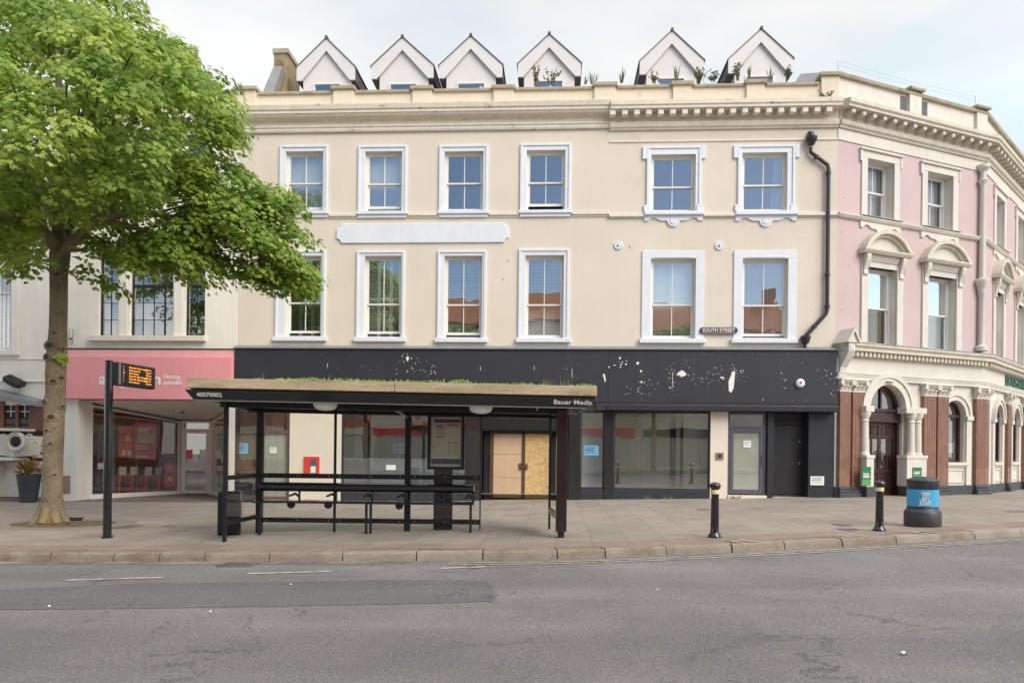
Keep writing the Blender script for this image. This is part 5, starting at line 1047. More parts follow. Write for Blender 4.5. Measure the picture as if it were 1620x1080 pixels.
MB(B1.M).wall(0, L1, z_gc1, z_pk, [(a, b, uz0, uz1) for a, b in up1] + [(a, b, lz0, lz1) for a, b in lo1], 0, .012).build('wall', M_['pink'], BK)
MB(B2.M).wall(0, L2_, z_gc1, z_pk, [(a, b, uz0, uz1) for a, b in up2] + [(a, b, lz0, lz1) for a, b in up2], 0, .012).build('wall', M_['pink'], BK)
mb = MB(); mb.sweep([(0, z_pk + .001), (.03, z_pk + .001), (.03, zE2), (0, zE2)], path); mb.build('frieze', M_['bankw'], BK)
prB = [(0, zE2), (.08, zE2), (.10, zE2 + .05), (.15, zE2 + .09), (.18, zD2), (.06, zD2 + .01), (.06, zC2 + .05), (.12, zB2 - .02), (.42, zB2 - .012), (.42, zB2 + .05), (.47, zB2 + .10), (.47, zA2 - .01), (.04, zA2 + .08), (0, zA2 + .08)]
MB().sweep(prB, path).build('cornice', M_['bankd'], BK)
n = int(L1 / .34)
for P, LL, nn in ((B1, L1, int(L1 / .42)), (B2, L2_, int(L2_ / .42))):
    for k in range(nn):
        x = .26 + k * .42; MB(P.M).box(x - .075, x + .075, -.36, -.07, zC2 + .06, zB2 - .014).build('modillion', M_['bankw'], BK, bevel=.03)
mb = MB(); mb.sweep([(-.30, zA2), (.0, zA2 + .081), (.0, z_par - .13), (-.30, z_par - .13)], path); mb.build('parapet', M_['bankw'], BK)
mb = MB(); mb.sweep([(-.34, z_par - .128), (.10, z_par - .128), (.12, z_par - .05), (.06, z_par), (-.34, z_par)], path); mb.build('coping', M_['coping'], BK)
mb = MB(B1.M); 
for l, r in ((1424, 1434), (1455, 1467)): mb.box(B1.pt(l, 165)[0], B1.pt(r, 165)[0], -.004, .01, zA2 + .1, z_par - .2)
mb.build_each('parapet_slot', M_['interd'], BK)
mb = MB(B1.M); a, b = B1.pt(1435, 165)[0], B1.pt(1454, 165)[0]; mb.box(a, b, -.10, 0, zA2 + .06, z_par - .14); mb.box(L1 - .5, L1, -.1, 0, zA2 + .06, z_par - .14); mb.build_each('parapet_pier', M_['bankw'], BK, bevel=.01)
mb = MB(B1.M); mb.box(a - .06, b + .06, -.2, .34, z_par + .002, z_par + .08).box(L1 - .6, L1 + .05, -.2, .34, z_par + .002, z_par + .08); mb.build_each('pier_cap', M_['coping'], BK, bevel=.015)
mb = MB(); pa = B1.W(.1, .1, z_par); pb = B1.W(L1 - .3, .1, z_par + .08)
for p in (pa, pb): mb.tube([p, p + Vector((0, 0, .42))], .02, 6)
for dz in (.4, .28): mb.tube([pa + Vector((0, 0, dz)), (pa + pb) / 2 + Vector((0, 0, dz - .06)), pb + Vector((0, 0, dz))], .003, 4)
mb.build('bird_wire', M_['steel'], BK)
# rear closure
mb = MB(B1.M); mb.quad(0, 14, 7.5, -.5, z_par - .3); mb.build('rear_wall', M_['bankw'], BK)
mb = MB(); A, Bq, Cq = B1.W(.02, .3), B2.W(.05, .35), B2.W(L2_, .3); D_ = B2.W(L2_, 8); E_ = B1.W(.02, 7.5)
for z in (z_par - .6, z_gc1 - .1, (z_sil + lz1) / 2): mb.add([(p.x, p.y, z) for p in (A, Bq, Cq, D_, E_)], [(0, 1, 2, 3, 4)])
mb.add([(D_.x, D_.y, -.5), (Cq.x, Cq.y, -.5), (Cq.x, Cq.y, z_par), (D_.x, D_.y, z_par)], [(0, 1, 2, 3)]); mb.build('floor_slab', M_['bankw'], BK)
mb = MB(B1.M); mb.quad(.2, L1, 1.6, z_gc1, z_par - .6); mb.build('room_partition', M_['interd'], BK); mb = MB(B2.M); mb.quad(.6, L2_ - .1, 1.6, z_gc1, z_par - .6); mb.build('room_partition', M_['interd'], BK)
# string courses and ground-floor entablature
mb = MB(); mb.sweep([(0, z_sil - .12), (.08, z_sil - .1), (.13, z_sil - .03), (.13, z_sil), (0, z_sil + .03)], path); mb.build('string_course', M_['bankw'], BK)
mb = MB(); mb.sweep([(0, z_gd), (.16, z_gd), (.18, z_gc0), (.30, z_gc0 + .02), (.30, z_gc0 + .10), (.36, z_gc1 - .08), (.36, z_gc1 - .02), (0, z_gc1 + .06)], path); mb.build('shop_cornice', M_['bankd'], BK)
mb = MB(); mb.sweep([(0, z_gc1 + .061), (.0, z_gc1 - .018), (.37, z_gc1 - .018), (.37, z_gc1 + .004)], path); mb.build('lead_capping', M_['lead'], BK)
for P, LL in ((B1, L1), (B2, L2_)):
    mb = MB(P.M)
    for k in range(int(LL / .17)): x = .14 + k * .17; mb.box(x - .05, x + .05, -.235, -.182, z_gd + .01, z_gc0 - .005)
    mb.build('dentil_band', M_['bankd'], BK)
mb = MB(); mb.sweep([(0, z_ar), (.10, z_ar), (.10, z_ar + .08), (.12, z_ar + .085), (.12, z_fr - .06), (.15, z_fr), (.06, z_fr + .01), (.06, z_gd - .002), (0, z_gd - .002)], path); mb.build('entablature', M_['bankw'], BK)
# first and second floor windows with their dressings
def apron(M, xm, hw, zb, m, root, y=-.05):
    pts = [(xm - hw, zb), (xm + hw, zb)]; prof = [(1, -.18), (.86, -.18), (.80, -.12), (.74, -.09), (.62, -.09), (.52, -.15), (.42, -.18), (.26, -.18)]
    pts += [(xm + hw * a, zb + d) for a, d in prof] + [(xm + .16 * cos(t), zb - .20 + .16 * sin(t)) for t in [-.1 - k * (pi - .2) / 8 for k in range(9)]] + [(xm - hw * a, zb + d) for a, d in prof[::-1]]
    MB(M).prism(pts, y, 0).build('apron', m, root)
def reveal(P, a, b, z0, z1, d=.30):
    q = MB(P.M); q.add([(a + .001, .013, z0), (b - .001, .013, z0), (b - .001, .013, z1), (a + .001, .013, z1), (a + .001, d, z0), (b - .001, d, z0), (b - .001, d, z1), (a + .001, d, z1)], [(0, 1, 5, 4), (1, 2, 6, 5), (2, 3, 7, 6), (3, 0, 4, 7)]); q.build('reveal', M_['bankw'], BK)
def bank_upper(P, a, b):
    reveal(P, a, b, uz0, uz1); mb = MB(P.M); e = .24
    mb.box(a - e, a - .001, -.05, 0, uz0, uz1).box(b + .001, b + e, -.05, 0, uz0, uz1).box(a - e, b + e, -.05, 0, uz1 + .001, uz1 + .22).box(a - e - .08, a - e - .001, -.07, 0, uz1 - .12, uz1 + .22).box(b + e + .001, b + e + .08, -.07, 0, uz1 - .12, uz1 + .22).box(a - e - .09, b + e + .09, -.11, 0, uz1 + .222, uz1 + .28)
    mb.build('window_surround', M_['bankw'], BK, bevel=.012); sash(BK, P.M, a, b, uz0, uz1, uz0 + (uz1 - uz0) * .5, 'curtain', dep=.26, gl='g_bank')
    MB(P.M).box(a - .3, b + .3, -.17, .2, z_sil + .031, uz0 - .002).build('sill', M_['bankw'], BK, bevel=.01)
    apron(P.M, (a + b) / 2, (b - a) / 2 + .28, z_sil - .12, M_['bankw'], BK)
def bank_lower(P, a, b, kind, w=.26):
    reveal(P, a, b, lz0, lz1); mb = MB(P.M); zt = lz1 + .16
    mb.box(a - w, a - .001, -.06, 0, z_gc1 + .07, zt).box(b + .001, b + w, -.06, 0, z_gc1 + .07, zt).box(a - .001, b + .001, -.045, .18, lz1, zt)
    mb.prismx([(-.06, lz1 + .165), (-.14, lz1 + .30), (-.14, lz1 + .36), (0, lz1 + .36), (0, lz1 + .165)], a, b); mb.box(a - w, a - .002, -.05, 0, zt + .002, lz1 + .36).box(b + .002, b + w, -.05, 0, zt + .002, lz1 + .36); mb.build('window_surround', M_['bankw'], BK, bevel=.012)
    sash(BK, P.M, a, b, lz0, lz1, lz0 + (lz1 - lz0) * .5, kind, dep=.22, bars=0, gl='g_bank')
    for xx in (a - .14, b + .14):
        q = MB(P.M); q.prismx([(-.062, lz1 - .30), (-.12, lz1 - .24), (-.10, lz1 - .12), (-.14, lz1 + .0), (-.20, lz1 + .14), (-.23, lz1 + .28), (-.22, lz1 + .36), (-.062, lz1 + .36)], xx - .09, xx + .09); q.build('console', M_['bankw'], BK, bevel=.02)
    # segmental pediment
    z = lz1 + .362; x0, x1 = a - w - .12, b + w + .12; q = MB(P.M); q.prismx([(-.24, z), (0, z), (0, z + .13), (-.30, z + .13), (-.30, z + .08)], x0, x1)
    hw = (x1 - x0) / 2 - .02; h = .62; R = (hw * hw + h * h) / (2 * h); cz = z + .132 + h - R; xm = (x0 + x1) / 2; t0 = math.asin(hw / R)
    arc = lambda r, n=16: [(xm + r * sin(-t0 + 2 * t0 * k / n), cz + r * cos(-t0 + 2 * t0 * k / n)) for k in range(n + 1)]
    def band(r0, r1, y0, y1):
        A, B = arc(r0), arc(r1)
        for k in range(16):
            q.add([(x, y, max(zz, z + .131)) for y in (y0, y1) for x, zz in (A[k], A[k + 1], B[k + 1], B[k])], [(0, 1, 2, 3), (7, 6, 5, 4), (0, 4, 5, 1), (1, 5, 6, 2), (2, 6, 7, 3), (3, 7, 4, 0)])
    band(R - .12, R, -.30, 0); band(R - .20, R - .121, -.20, 0)
    q.build('pediment', M_['bankd'], BK)
    MB(P.M).prism([(x, max(zz, z + .131)) for x, zz in arc(R - .2)], -.10, -.0).build('tympanum', M_['bankw'], BK)
for a, b in up1: bank_upper(B1, a, b)
for a, b in up2: bank_upper(B2, a, b)
for k, (a, b) in enumerate(lo1): bank_lower(B1, a, b, ('net', 'roller')[k])
for a, b in up2: bank_lower(B2, a, b, 'roller')
fr = random.Random(31); mb = MB(B1.M)
for k in range(40):
    s_ = fr.choice([fr.uniform(.05, .9), fr.uniform(.05, L1)]); z_ = fr.choice([fr.uniform(z_gc1 + .3, z_sil - .3), fr.uniform(z_sil + .2, z_pk - .1)]); r0 = fr.uniform(.006, .02)
    if any(a - .4 < s_ < b + .4 for a, b in up1 + lo1): continue
    mb.poly([(s_ + r0 * cos(a) * fr.uniform(.5, 1), -.0025, z_ + r0 * 1.3 * sin(a) * fr.uniform(.5, 1.2)) for a in [q * .9 for q in range(7)]])
tag(mb.build('render_chips', mat('chipped_pink_render', (.20, .14, .12), .9, .2, 20), BK), kind='stuff')
# rainwater pipe boxed as a slim column at the bend
x = L1 - .22; zt = B1.pt(1548, 268)[1]; zb_ = B1.pt(1548, 556)[1]; q = MB(B1.M)
q.lathe([(.05, z_gc1 + .07), (.10, z_gc1 + .12), (.19, zb_ + .0), (.19, zb_ + .14), (.09, zb_ + .2), (.085, z_sil - 1.9), (.12, z_sil - 1.85), (.12, z_sil - 1.8), (.16, z_sil - 1.62), (.22, z_sil - 1.5), (.22, z_sil - 1.40), (.10, z_sil - 1.34), (.085, zt - .6), (.1, zt - .55), (.16, zt - .4), (.09, zt - .36), (.09, zt - .12), (.2, zt), (.2, zt + .1)], x, -.12, 16); q.build('downpipe', M_['bankw'], BK, smooth=40)
# ground floor: arch openings
zs_d = B1.pt(1374, 646)[1]; da, db = B1.pt(1372, 700)[0], B1.pt(1427, 700)[0]
zs_w = B1.pt(1500, 657)[1]; wa, wb = B1.pt(1492.5, 690)[0], B1.pt(1525, 690)[0]; zw0 = B1.pt(1510, 731)[1]
def arch_front(mb, a, b, zs, ztop, x0, x1, y, dep, n=18):
    r = (b - a) / 2; xm = (a + b) / 2; P = [(xm - r * cos(pi * k / n), zs + r * sin(pi * k / n)) for k in range(n + 1)]
    for k in range(n):
        (xa, za), (xb, zb) = P[k], P[k + 1]; mb.add([(xa, y, za), (xb, y, zb), (xb, y, ztop), (xa, y, ztop), (xa, y + dep, za), (xb, y + dep, zb)], [(0, 1, 2, 3), (0, 1, 5, 4)])
    if x0 < a: mb.quad(x0, a, y, zs, ztop)
    if x1 > b: mb.quad(b, x1, y, zs, ztop)
    return P
def archivolt(P, a, b, zs, w, y0, name='archivolt', n=20):
    r = (b - a) / 2; xm = (a + b) / 2; q = MB(P.M)
    for k in range(n):
        t0, t1 = pi * k / n, pi * (k + 1) / n
        for r0, r1, y in ((r + .02, r + w * .62, y0), (r + w * .62 + .002, r + w, y0 - .04)):
            q.add([(xm - rr * cos(t), yy, zs + rr * sin(t)) for yy in (y, 0) for rr, t in ((r0, t0), (r0, t1), (r1, t1), (r1, t0))], [(0, 1, 2, 3), (0, 4, 5, 1), (2, 6, 7, 3), (1, 5, 6, 2), (3, 7, 4, 0)])
    q.build(name, M_['bankw'], BK, smooth=30)
mb = MB(B1.M); mid = (db + wa) / 2
mb.wall(0, L1, z0b - .2, zs_d, [(da, db, z0b - .2, zs_d), (wa, wb, zw0, zs_d)], 0, .35) if False else None
mb.quad(0, da, 0, z0b - .2, zs_d); arch_front(mb, da, db, zs_d, z_ar, 0, mid, 0, .55)
mb.poly([(da, 0, z0b - .2), (da, .55, z0b - .2), (da, .55, zs_d), (da, 0, zs_d)]); mb.poly([(db, 0, z0b - .2), (db, .55, z0b - .2), (db, .55, zs_d), (db, 0, zs_d)]); mb.quad(db, mid, 0, z0b - .2, zs_d)
mb.quad(mid, wa, 0, z0b - .2, zs_w); mb.quad(wa, wb, 0, z0b - .2, zw0); mb.quad(wb, L1, 0, z0b - .2, zs_w); arch_front(mb, wa, wb, zs_w, z_ar, mid, L1, 0, .30)
for xx in (wa, wb): mb.poly([(xx, 0, zw0), (xx, .30, zw0), (xx, .30, zs_w), (xx, 0, zs_w)])
mb.build('wall', M_['bankw'], BK)
archivolt(B1, da, db, zs_d, .36, -.13); archivolt(B1, wa, wb, zs_w, .26, -.06)
ws = wb - wa; sw2 = [B2.pt(1572, 690)[0] - .05, B2.pt(1600, 690)[0] - .05]; sw2 += [2 * sw2[1] - sw2[0], 3 * sw2[1] - 2 * sw2[0]]; sw2 = [s for s in sw2 if s + ws < L2_ - .2]
mb = MB(B2.M); prev = 0
for i, s in enumerate(sw2):
    nx = (s + ws + sw2[i + 1]) / 2 if i < len(sw2) - 1 else L2_
    mb.quad(prev, s, 0, z0b - .2, zs_w); mb.quad(s, s + ws, 0, z0b - .2, zw0); mb.quad(s + ws, nx, 0, z0b - .2, zs_w); arch_front(mb, s, s + ws, zs_w, z_ar, prev, nx, 0, .3)
    for xx in (s, s + ws): mb.poly([(xx, 0, zw0), (xx, .30, zw0), (xx, .30, zs_w), (xx, 0, zs_w)])
    prev = nx
mb.build('wall', M_['bankw'], BK)
for s in sw2: archivolt(B2, s, s + ws, zs_w, .26, -.10)
def arch_window(P, a, b, y=.14):
    r = (b - a) / 2; xm = (a + b) / 2; q = MB(P.M); f = .07
    q.box(a, a + f, y, y + .08, zw0, zs_w).box(b - f, b, y, y + .08, zw0, zs_w).box(a + f, b - f, y, y + .08, zw0, zw0 + f).box(a + f, b - f, y - .02, y + .08, zs_w - .06, zs_w + .05); n = 14
    for k in range(n):
        t0, t1 = pi * k / n, pi * (k + 1) / n
        q.add([(xm - rr * cos(t), yy, zs_w + rr * sin(t)) for yy in (y, y + .08) for rr, t in ((r - f, t0), (r - f, t1), (r, t1), (r, t0))], [(0, 1, 2, 3), (7, 6, 5, 4), (0, 4, 5, 1), (2, 6, 7, 3)])
    wn = q.build('window', M_['mahog'], BK); q = MB(P.M); q.quad(a + f, b - f, y + .05, zw0 + f, zs_w - .06); q.poly([(xm - (r - f) * cos(pi * k / n), y + .05, zs_w + .05 + (r - f - .05) * sin(pi * k / n)) for k in range(n + 1)]); q.build('pane', M_['g_shop'], wn)
    q = MB(P.M); q.box(a - .12, b + .12, -.10, .15, zw0 - .10, zw0 - .002).box(a - .08, b + .08, -.05, 0, zw0 - .16, zw0 - .102); q.build('sill', M_['bankw'], BK, bevel=.01)
    q = MB(P.M); zq = z_pl + .08
    for X0, X1, Z0, Z1 in ((a, b, zw0 - .26, zw0 - .22), (a, b, zq, zq + .04), (a, a + .04, zq + .041, zw0 - .261), (b - .04, b, zq + .041, zw0 - .261)): q.box(X0, X1, -.03, 0, Z0, Z1)
    q.build('apron_panel', M_['bankw'], BK)
    q = MB(P.M)
    for xx in ((b + .16,) if P is B1 else (a - .16, b + .16)): q.box(xx - .15, xx + .15, -.12, 0, zs_w - .14, zs_w - .0).box(xx - .12, xx + .12, -.07, 0, z_pl, zs_w - .141)
    q.build_each('impost', M_['bankw'], BK, bevel=.012)
arch_window(B1, wa, wb)
for s in sw2: arch_window(B2, s, s + ws, .04)
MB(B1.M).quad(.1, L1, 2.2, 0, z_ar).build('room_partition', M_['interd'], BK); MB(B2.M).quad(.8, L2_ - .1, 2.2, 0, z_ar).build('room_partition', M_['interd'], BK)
# dark plinth
mb = MB(B1.M); mb.box(0, da - .02, -.07, -.002, z0b - .3, z_pl).box(db + .02, L1 + .02, -.07, -.002, z0b - .3, z_pl); mb.build_each('plinth', M_['plinth'], BK, bevel=.015); MB(B2.M).box(.02, L2_, -.07, -.002, z0b - .3, z_pl).build('plinth', M_['plinth'], BK, bevel=.015)
# marble pilasters with moulded bases and leafy capitals
def pilaster(P, a, b):
    q = MB(P.M); q.box(a, b, -.13, 0, z_pl + .002, z_cap - .03); n = 5
    for k in range(n): x = a + (b - a) * (k + .5) / n; q.box(x - .028, x + .028, -.137, -.131, z_pl + .55, z_cap - .1)
    pl = q.build('pilaster', M_['marble'], BK, bevel=.008)
    q = MB(P.M); e = .06; q.box(a - e, b + e, -.24, 0, z0b - .25, z_pl - .18).box(a - e * .8, b + e * .8, -.21, 0, z_pl - .178, z_pl - .10).box(a - e * .5, b + e * .5, -.18, 0, z_pl - .098, z_pl); q.build('base', M_['plinth'], pl, bevel=.025)
    q = MB(P.M); h = z_ar - z_cap; q.box(a - .02, b + .02, -.15, 0, z_cap - .03, z_cap + .02).box(a - .0, b + .0, -.13, 0, z_cap + .021, z_ar - .06).box(a - .07, b + .07, -.24, 0, z_ar - .058, z_ar - .002)
    for row, (zz, pr) in enumerate(((z_cap + .03, .18), (z_cap + .03 + h * .33, .21))):
        m = 3 + row
        for k in range(m):
            x = a + (b - a) * (k + .5) / m; hh = h * .36
            q.prismx([(-.131, zz), (-.15, zz), (-pr, zz + hh * .75), (-pr - .05, zz + hh * .8), (-pr - .03, zz + hh), (-.131, zz + hh * .9)], x - (b - a) * .40 / m, x + (b - a) * .40 / m)
    for x in (a, b): q.tube([(x - .0, -.24, z_ar - .13), (x, -.12, z_ar - .13)], .075, 10)
    q.build('capital', M_['bankw'], pl, bevel=.012)
for l, r in ((1323, 1340), (1343, 1362), (1456, 1475), (1477.5, 1495), (1538.5, 1554)): pilaster(B1, B1.pt(l, 700)[0], B1.pt(r, 700)[0])
pw = B1.pt(1475, 700)[0] - B1.pt(1456, 700)[0]
pilaster(B2, .04, pw * .8)
for i in range(len(sw2)):
    c = (sw2[i] + ws + sw2[i + 1]) / 2 if i < len(sw2) - 1 else sw2[i] + ws + .6
    pilaster(B2, c - pw / 2, c + pw / 2)
# doorway: colonnettes on pedestals, mahogany doors, fanlight
zcap_d = B1.pt(1440, 652)[1]; zped = B1.pt(1440, 720)[1]
for px in (1367.5, 1432, 1440.5, 1451):
    x = B1.pt(px, 690, -.16)[0]
    if px == 1432: continue
    q = MB(B1.M); q.lathe([(.15, zped), (.15, zped + .05), (.115, zped + .10), (.12, zped + .16), (.105, zcap_d - .34), (.13, zcap_d - .32), (.10, zcap_d - .27), (.17, zcap_d - .12), (.17, zcap_d - .06)], x, -.17, 18); q.build('colonnette', M_['bankw'], BK, smooth=35)
a2, b2 = B1.pt(1362.5, 740, -.16)[0], B1.pt(1374, 740, -.16)[0]; c2, d2 = B1.pt(1426, 740, -.16)[0], B1.pt(1457, 740, -.16)[0]
mb = MB(B1.M)
for A, B in ((a2, b2), (c2, d2)): mb.box(A, B, -.36, -.001, z_pl, zped - .10).box(A - .03, B + .03, -.38, -.001, zped - .098, zped - .002).box(A - .02, B + .02, -.34, -.001, zcap_d - .058, zcap_d + .12)
mb.build_each('pedestal', M_['bankw'], BK, bevel=.012); mb = MB(B1.M)
for A, B in ((a2, b2), (c2, d2)): mb.box(A - .03, B + .03, -.40, -.071, z0b - .3, z_pl - .002)
mb.build_each('plinth', M_['plinth'], BK, bevel=.015)
xk = (da + db) / 2; rk = (db - da) / 2; MB(B1.M).prism([(xk - .09, zs_d + rk + .1), (xk + .09, zs_d + rk + .1), (xk + .16, z_ar - .002), (xk - .16, z_ar - .002)], -.24, 0).build('keystone', M_['bankw'], BK, bevel=.015)
y = .20; mb = MB(B1.M); zt = zs_d - .02; mb.box(da, da + .08, y - .1, y + .1, z0b, zt).box(db - .08, db, y - .1, y + .1, z0b, zt).box(da, db, y - .14, y + .1, zt - .34, zt - .0); n = 16
mb.box(da, db, y - .18, y + .1, zt - .06, zt + .03).box(da, db, y - .18, y + .1, zt - .38, zt - .341); fr_ = mb.build('door_frame', M_['mahog'], BK, bevel=.008)
q = MB(B1.M); q.poly([(xk - (rk - .01) * cos(pi * k / n), y, zs_d + .01 + (rk - .02) * sin(pi * k / n)) for k in range(n + 1)]); q.build('fanlight', M_['g_dark'], fr_)
q = MB(B1.M)
for k in range(n):
    t0, t1 = pi * k / n, pi * (k + 1) / n; q.add([(xk - rr * cos(t), yy, zs_d + rr * sin(t)) for yy in (y - .06, y + .04) for rr, t in ((rk - .1, t0), (rk - .1, t1), (rk - .003, t1), (rk - .003, t0))], [(0, 1, 2, 3), (0, 4, 5, 1)])
q.box(xk - .03, xk + .03, y - .05, y + .04, zs_d + .03, zs_d + rk - .1); q.build('fanlight_frame', M_['mahog'], fr_)
mb = MB(B1.M); D0, D1, Z0, Z1 = da + .085, db - .085, z0b + .03, zt - .39; mb.box(D0, D1, y + .02, y + .06, Z0, Z1); W_ = D1 - D0
rows = [(0, .10, .05, 0), (.12, .30, .0, 1), (.36, .78, 0, 1), (.82, .94, 0, 1)]
st = []
for u0, u1 in ((0, .045), (.225, .27), (.45, .55), (.73, .775), (.955, 1)): mb.box(D0 + W_ * u0, D0 + W_ * u1, y - .01, y + .019, Z0, Z1)
for v0, v1 in ((0, .05), (.31, .36), (.79, .83), (.95, 1)):
    for u0, u1 in ((.045, .225), (.27, .45), (.55, .73), (.775, .955)): mb.box(D0 + W_ * u0 + .001, D0 + W_ * u1 - .001, y - .01, y + .019, Z0 + (Z1 - Z0) * v0, Z0 + (Z1 - Z0) * v1)
for v0, v1 in ((.07, .29), (.84, .94)):
    for u0, u1 in ((.065, .205), (.29, .43), (.57, .71), (.795, .935)): mb.box(D0 + W_ * u0, D0 + W_ * u1, y - .0, y + .019, Z0 + (Z1 - Z0) * v0, Z0 + (Z1 - Z0) * v1)
dd = mb.build('panelled_door', M_['mahog'], BK, bevel=.008)
q = MB(B1.M)
for u0, u1 in ((.05, .22), (.275, .445), (.555, .725), (.78, .95)): q.quad(D0 + W_ * u0, D0 + W_ * u1, y + .012, Z0 + (Z1 - Z0) * .37, Z0 + (Z1 - Z0) * .78)
q.build('door_glass', M_['g_dark'], dd)
q = MB(B1.M); xx = D0 + W_ * .50
q.tube([(xx + .04, y - .01, Z0 + 1.05), (xx + .04, y - .07, Z0 + 1.1), (xx + .04, y - .07, Z0 + 1.3), (xx + .04, y - .01, Z0 + 1.35)], .016, 8).box(xx + .02, xx + .06, y - .03, y - .011, Z0 + .85, Z0 + .93).box(xx + .02, xx + .06, y - .03, y - .011, Z0 + 1.5, Z0 + 1.56); q.build('door_furniture', M_['steel'], dd)
mb = MB(B1.M); mb.box(da, db, -.1, y + .1, z0b - .3, z0b + .025); mb.build('threshold', M_['plinth'], BK)
# gabled bracket at the joint with the terrace
bx0, bx1 = .0, B1.pt(1353, 545, -.4)[0]; zb0 = B1.pt(1335, 598)[1]; zb1 = B1.pt(1335, 557, -.4)[1]; zbt = B1.pt(1335, 541, -.4)[1]
q = MB(B1.M); q.prismx([(-.001, zb0), (-.12, zb0), (-.16, zb0 + .3), (-.34, zb1 - .15), (-.46, zb1 + .05), (-.46, zbt), (-.001, zbt)], bx0 + .05, bx1 - .05); q.box(bx0 + .1, bx1 - .1, -.475, -.461, zb1 + .08, zbt - .08); br = q.build('bracket', M_['bankw'], BK, bevel=.015)
q = MB(B1.M); xm = (bx0 + bx1) / 2; q.prism([(bx0 - .02, zbt + .002), (bx1 + .02, zbt + .002), (xm, zbt + .33)], -.50, 0); q.prism([(bx0 - .10, zbt + .0), (bx0 - .02, zbt + .001), (xm, zbt + .333), (xm, zbt + .42)], -.56, 0); q.prism([(bx1 + .10, zbt + .0), (xm, zbt + .42), (xm, zbt + .333), (bx1 + .02, zbt + .001)], -.56, 0); q.build('gablet', M_['bankw'], br)
# bank lettering, green notices, papers
s0 = B2.pt(1590, 603, -.07)[0]; zz = (z_fr + z_gd) / 2
text('lettering', 'LLOYDS BANK', .52, M_['greentxt'], BK, B2.M @ T((s0, -.075, zz)), .02, .012, align='LEFT', sx=.9)
for k, (px0, px1, py0, py1, lab, b_) in enumerate(((1363.2, 1377, 738, 767, 'green notice on the pedestal at the near side of the bank door', 1), (1443.5, 1457.5, 739, 757, 'green notice on the pedestal between the bank door and arched window', 1))):
    o, R = onwall('green_notice', px0, px1, py0, py1, -.362, M_['green'], lab, 'notice', 'green notices by the bank door', th=.02, pl=B1); lines(o, R, ((.62, .05), (.50, .06), (.42, .03)), M_['letter'])
    q = MB(B1.M); q.box(R[0], R[1], R[4] - .001, R[4] - .0003, R[2], R[2] + (R[3] - R[2]) * .3); q.build('green_band', mat('light_green', (.12, .32, .10), .4, .1, 3), o)
for px0, px1, py0, py1, m, lab in ((1497, 1508, 679, 696, mat('purple_poster', (.16, .05, .22), .5, .2, 4), 'purple poster high in the arched bank window'), (1500.5, 1508, 700, 716, M_['paper'], 'white sheet at the near side of the arched bank window, under the purple poster'), (1509, 1517, 695, 710.5, M_['paper'], 'upper white sheet at the far side of the arched bank window'), (1508.5, 1517, 712, 726, M_['paper'], 'lowest white sheet in the arched bank window')):
    o, R = onwall('window_sheet', px0, px1, py0, py1, .27, m, lab, 'notice', 'sheets in the arched bank window', pl=B1)
    if m is M_['paper']: lines(o, R, ((.85, .04), (.7, .03), (.55, .03)), M_['greyframe'])

# ------------------------------------------------------------------ the far side of the street (behind the camera; the shop glass mirrors it)
OP = PL(0, -9.5, 180); OM = OP.M
opp = [(-26, -14, 9.6, 'brick', 'cream'), (-14, -3.5, 10.6, 'white', 'red'), (-3.5, 6, 11.0, 'cream', 'red'), (6, 17, 10.2, 'white2', 'navy'), (17, 30, 9.4, 'brick', 'cream')]
oppl = ['red brick house at the far end of the opposite row, mirrored in the shop glass', 'white rendered house with a red shopfront in the opposite row', 'tall cream house with a red shop sign in the middle of the opposite row', 'off white rendered house with a dark shopfront in the opposite row', 'red brick house at the near end of the opposite row']
wproto = None
for i, (a, b, h, m, fm_) in enumerate(opp):
    rt_ = thing('opposite_house', OP.W(-(a + b) / 2, 4, 0), oppl[i], 'house', 'houses on the opposite side of the street'); A, B = -b + .01, -a - .01
    n = 4; hs = [(A + (B - A) * (k + .5) / n - .55, A + (B - A) * (k + .5) / n + .55, z, z + 1.8) for k in range(n) for z in (4.6, 7.4)]; hs = [q for q in hs if q[3] < h - .3]
    MB(OM).wall(A, B, -.4, h, hs, 0, .2).box(A, B, .22, 8, -.4, h).build('wall', M_[m], rt_)
    q = MB(OM); q.prismx([(-.3, h), (4, h + 2.6), (8.2, h), (8.2, h + .1), (4, h + 2.75), (-.3, h + .14)], A, B); r_ = q.build('roof', M_['tile'], rt_)
    MB(OM).box(A + .4, A + 1.3, 3.4, 4.4, h + 1.4, h + 4.0).build('chimney', M_['brick'], r_)
    for (x0, x1, z0, z1) in hs:
        q = MB(OM); q.box(x0, x1, .05, .12, z0, z0 + .08).box(x0, x1, .05, .12, z1 - .08, z1).box(x0, x0 + .08, .05, .12, z0 + .081, z1 - .081).box(x1 - .08, x1, .05, .12, z0 + .081, z1 - .081).box(x0 + .081, x1 - .081, .06, .11, (z0 + z1) / 2 - .03, (z0 + z1) / 2 + .03); wn = q.build('window', M_['sashw'], rt_); q = MB(OM); q.quad(x0, x1, .14, z0, z1); q.build('pane', M_['lead'], wn)
    q = MB(OM); q.box(A + .3, B - .3, -.15, -.001, 2.5, 3.1); q.build('shop_sign', M_['red' if fm_ == 'red' else fm_], rt_); q = MB(OM); q.box(A + .5, B - .5, -.05, -.002, .5, 2.45); q.build('shop_window', M_['frostg'], rt_); q = MB(OM)
    for k in range(6): x = A + .5 + (B - A - 1.0) * k / 5; q.box(x - .06, x + .06, -.09, -.051, .3, 2.46)
    q.build('shopfront_frame', M_['white'], rt_)
o = strip('pavement_opposite', 0, 1, 0, .1, 0, M_['paving']); bpy.data.objects.remove(o)
mb = MB(); 
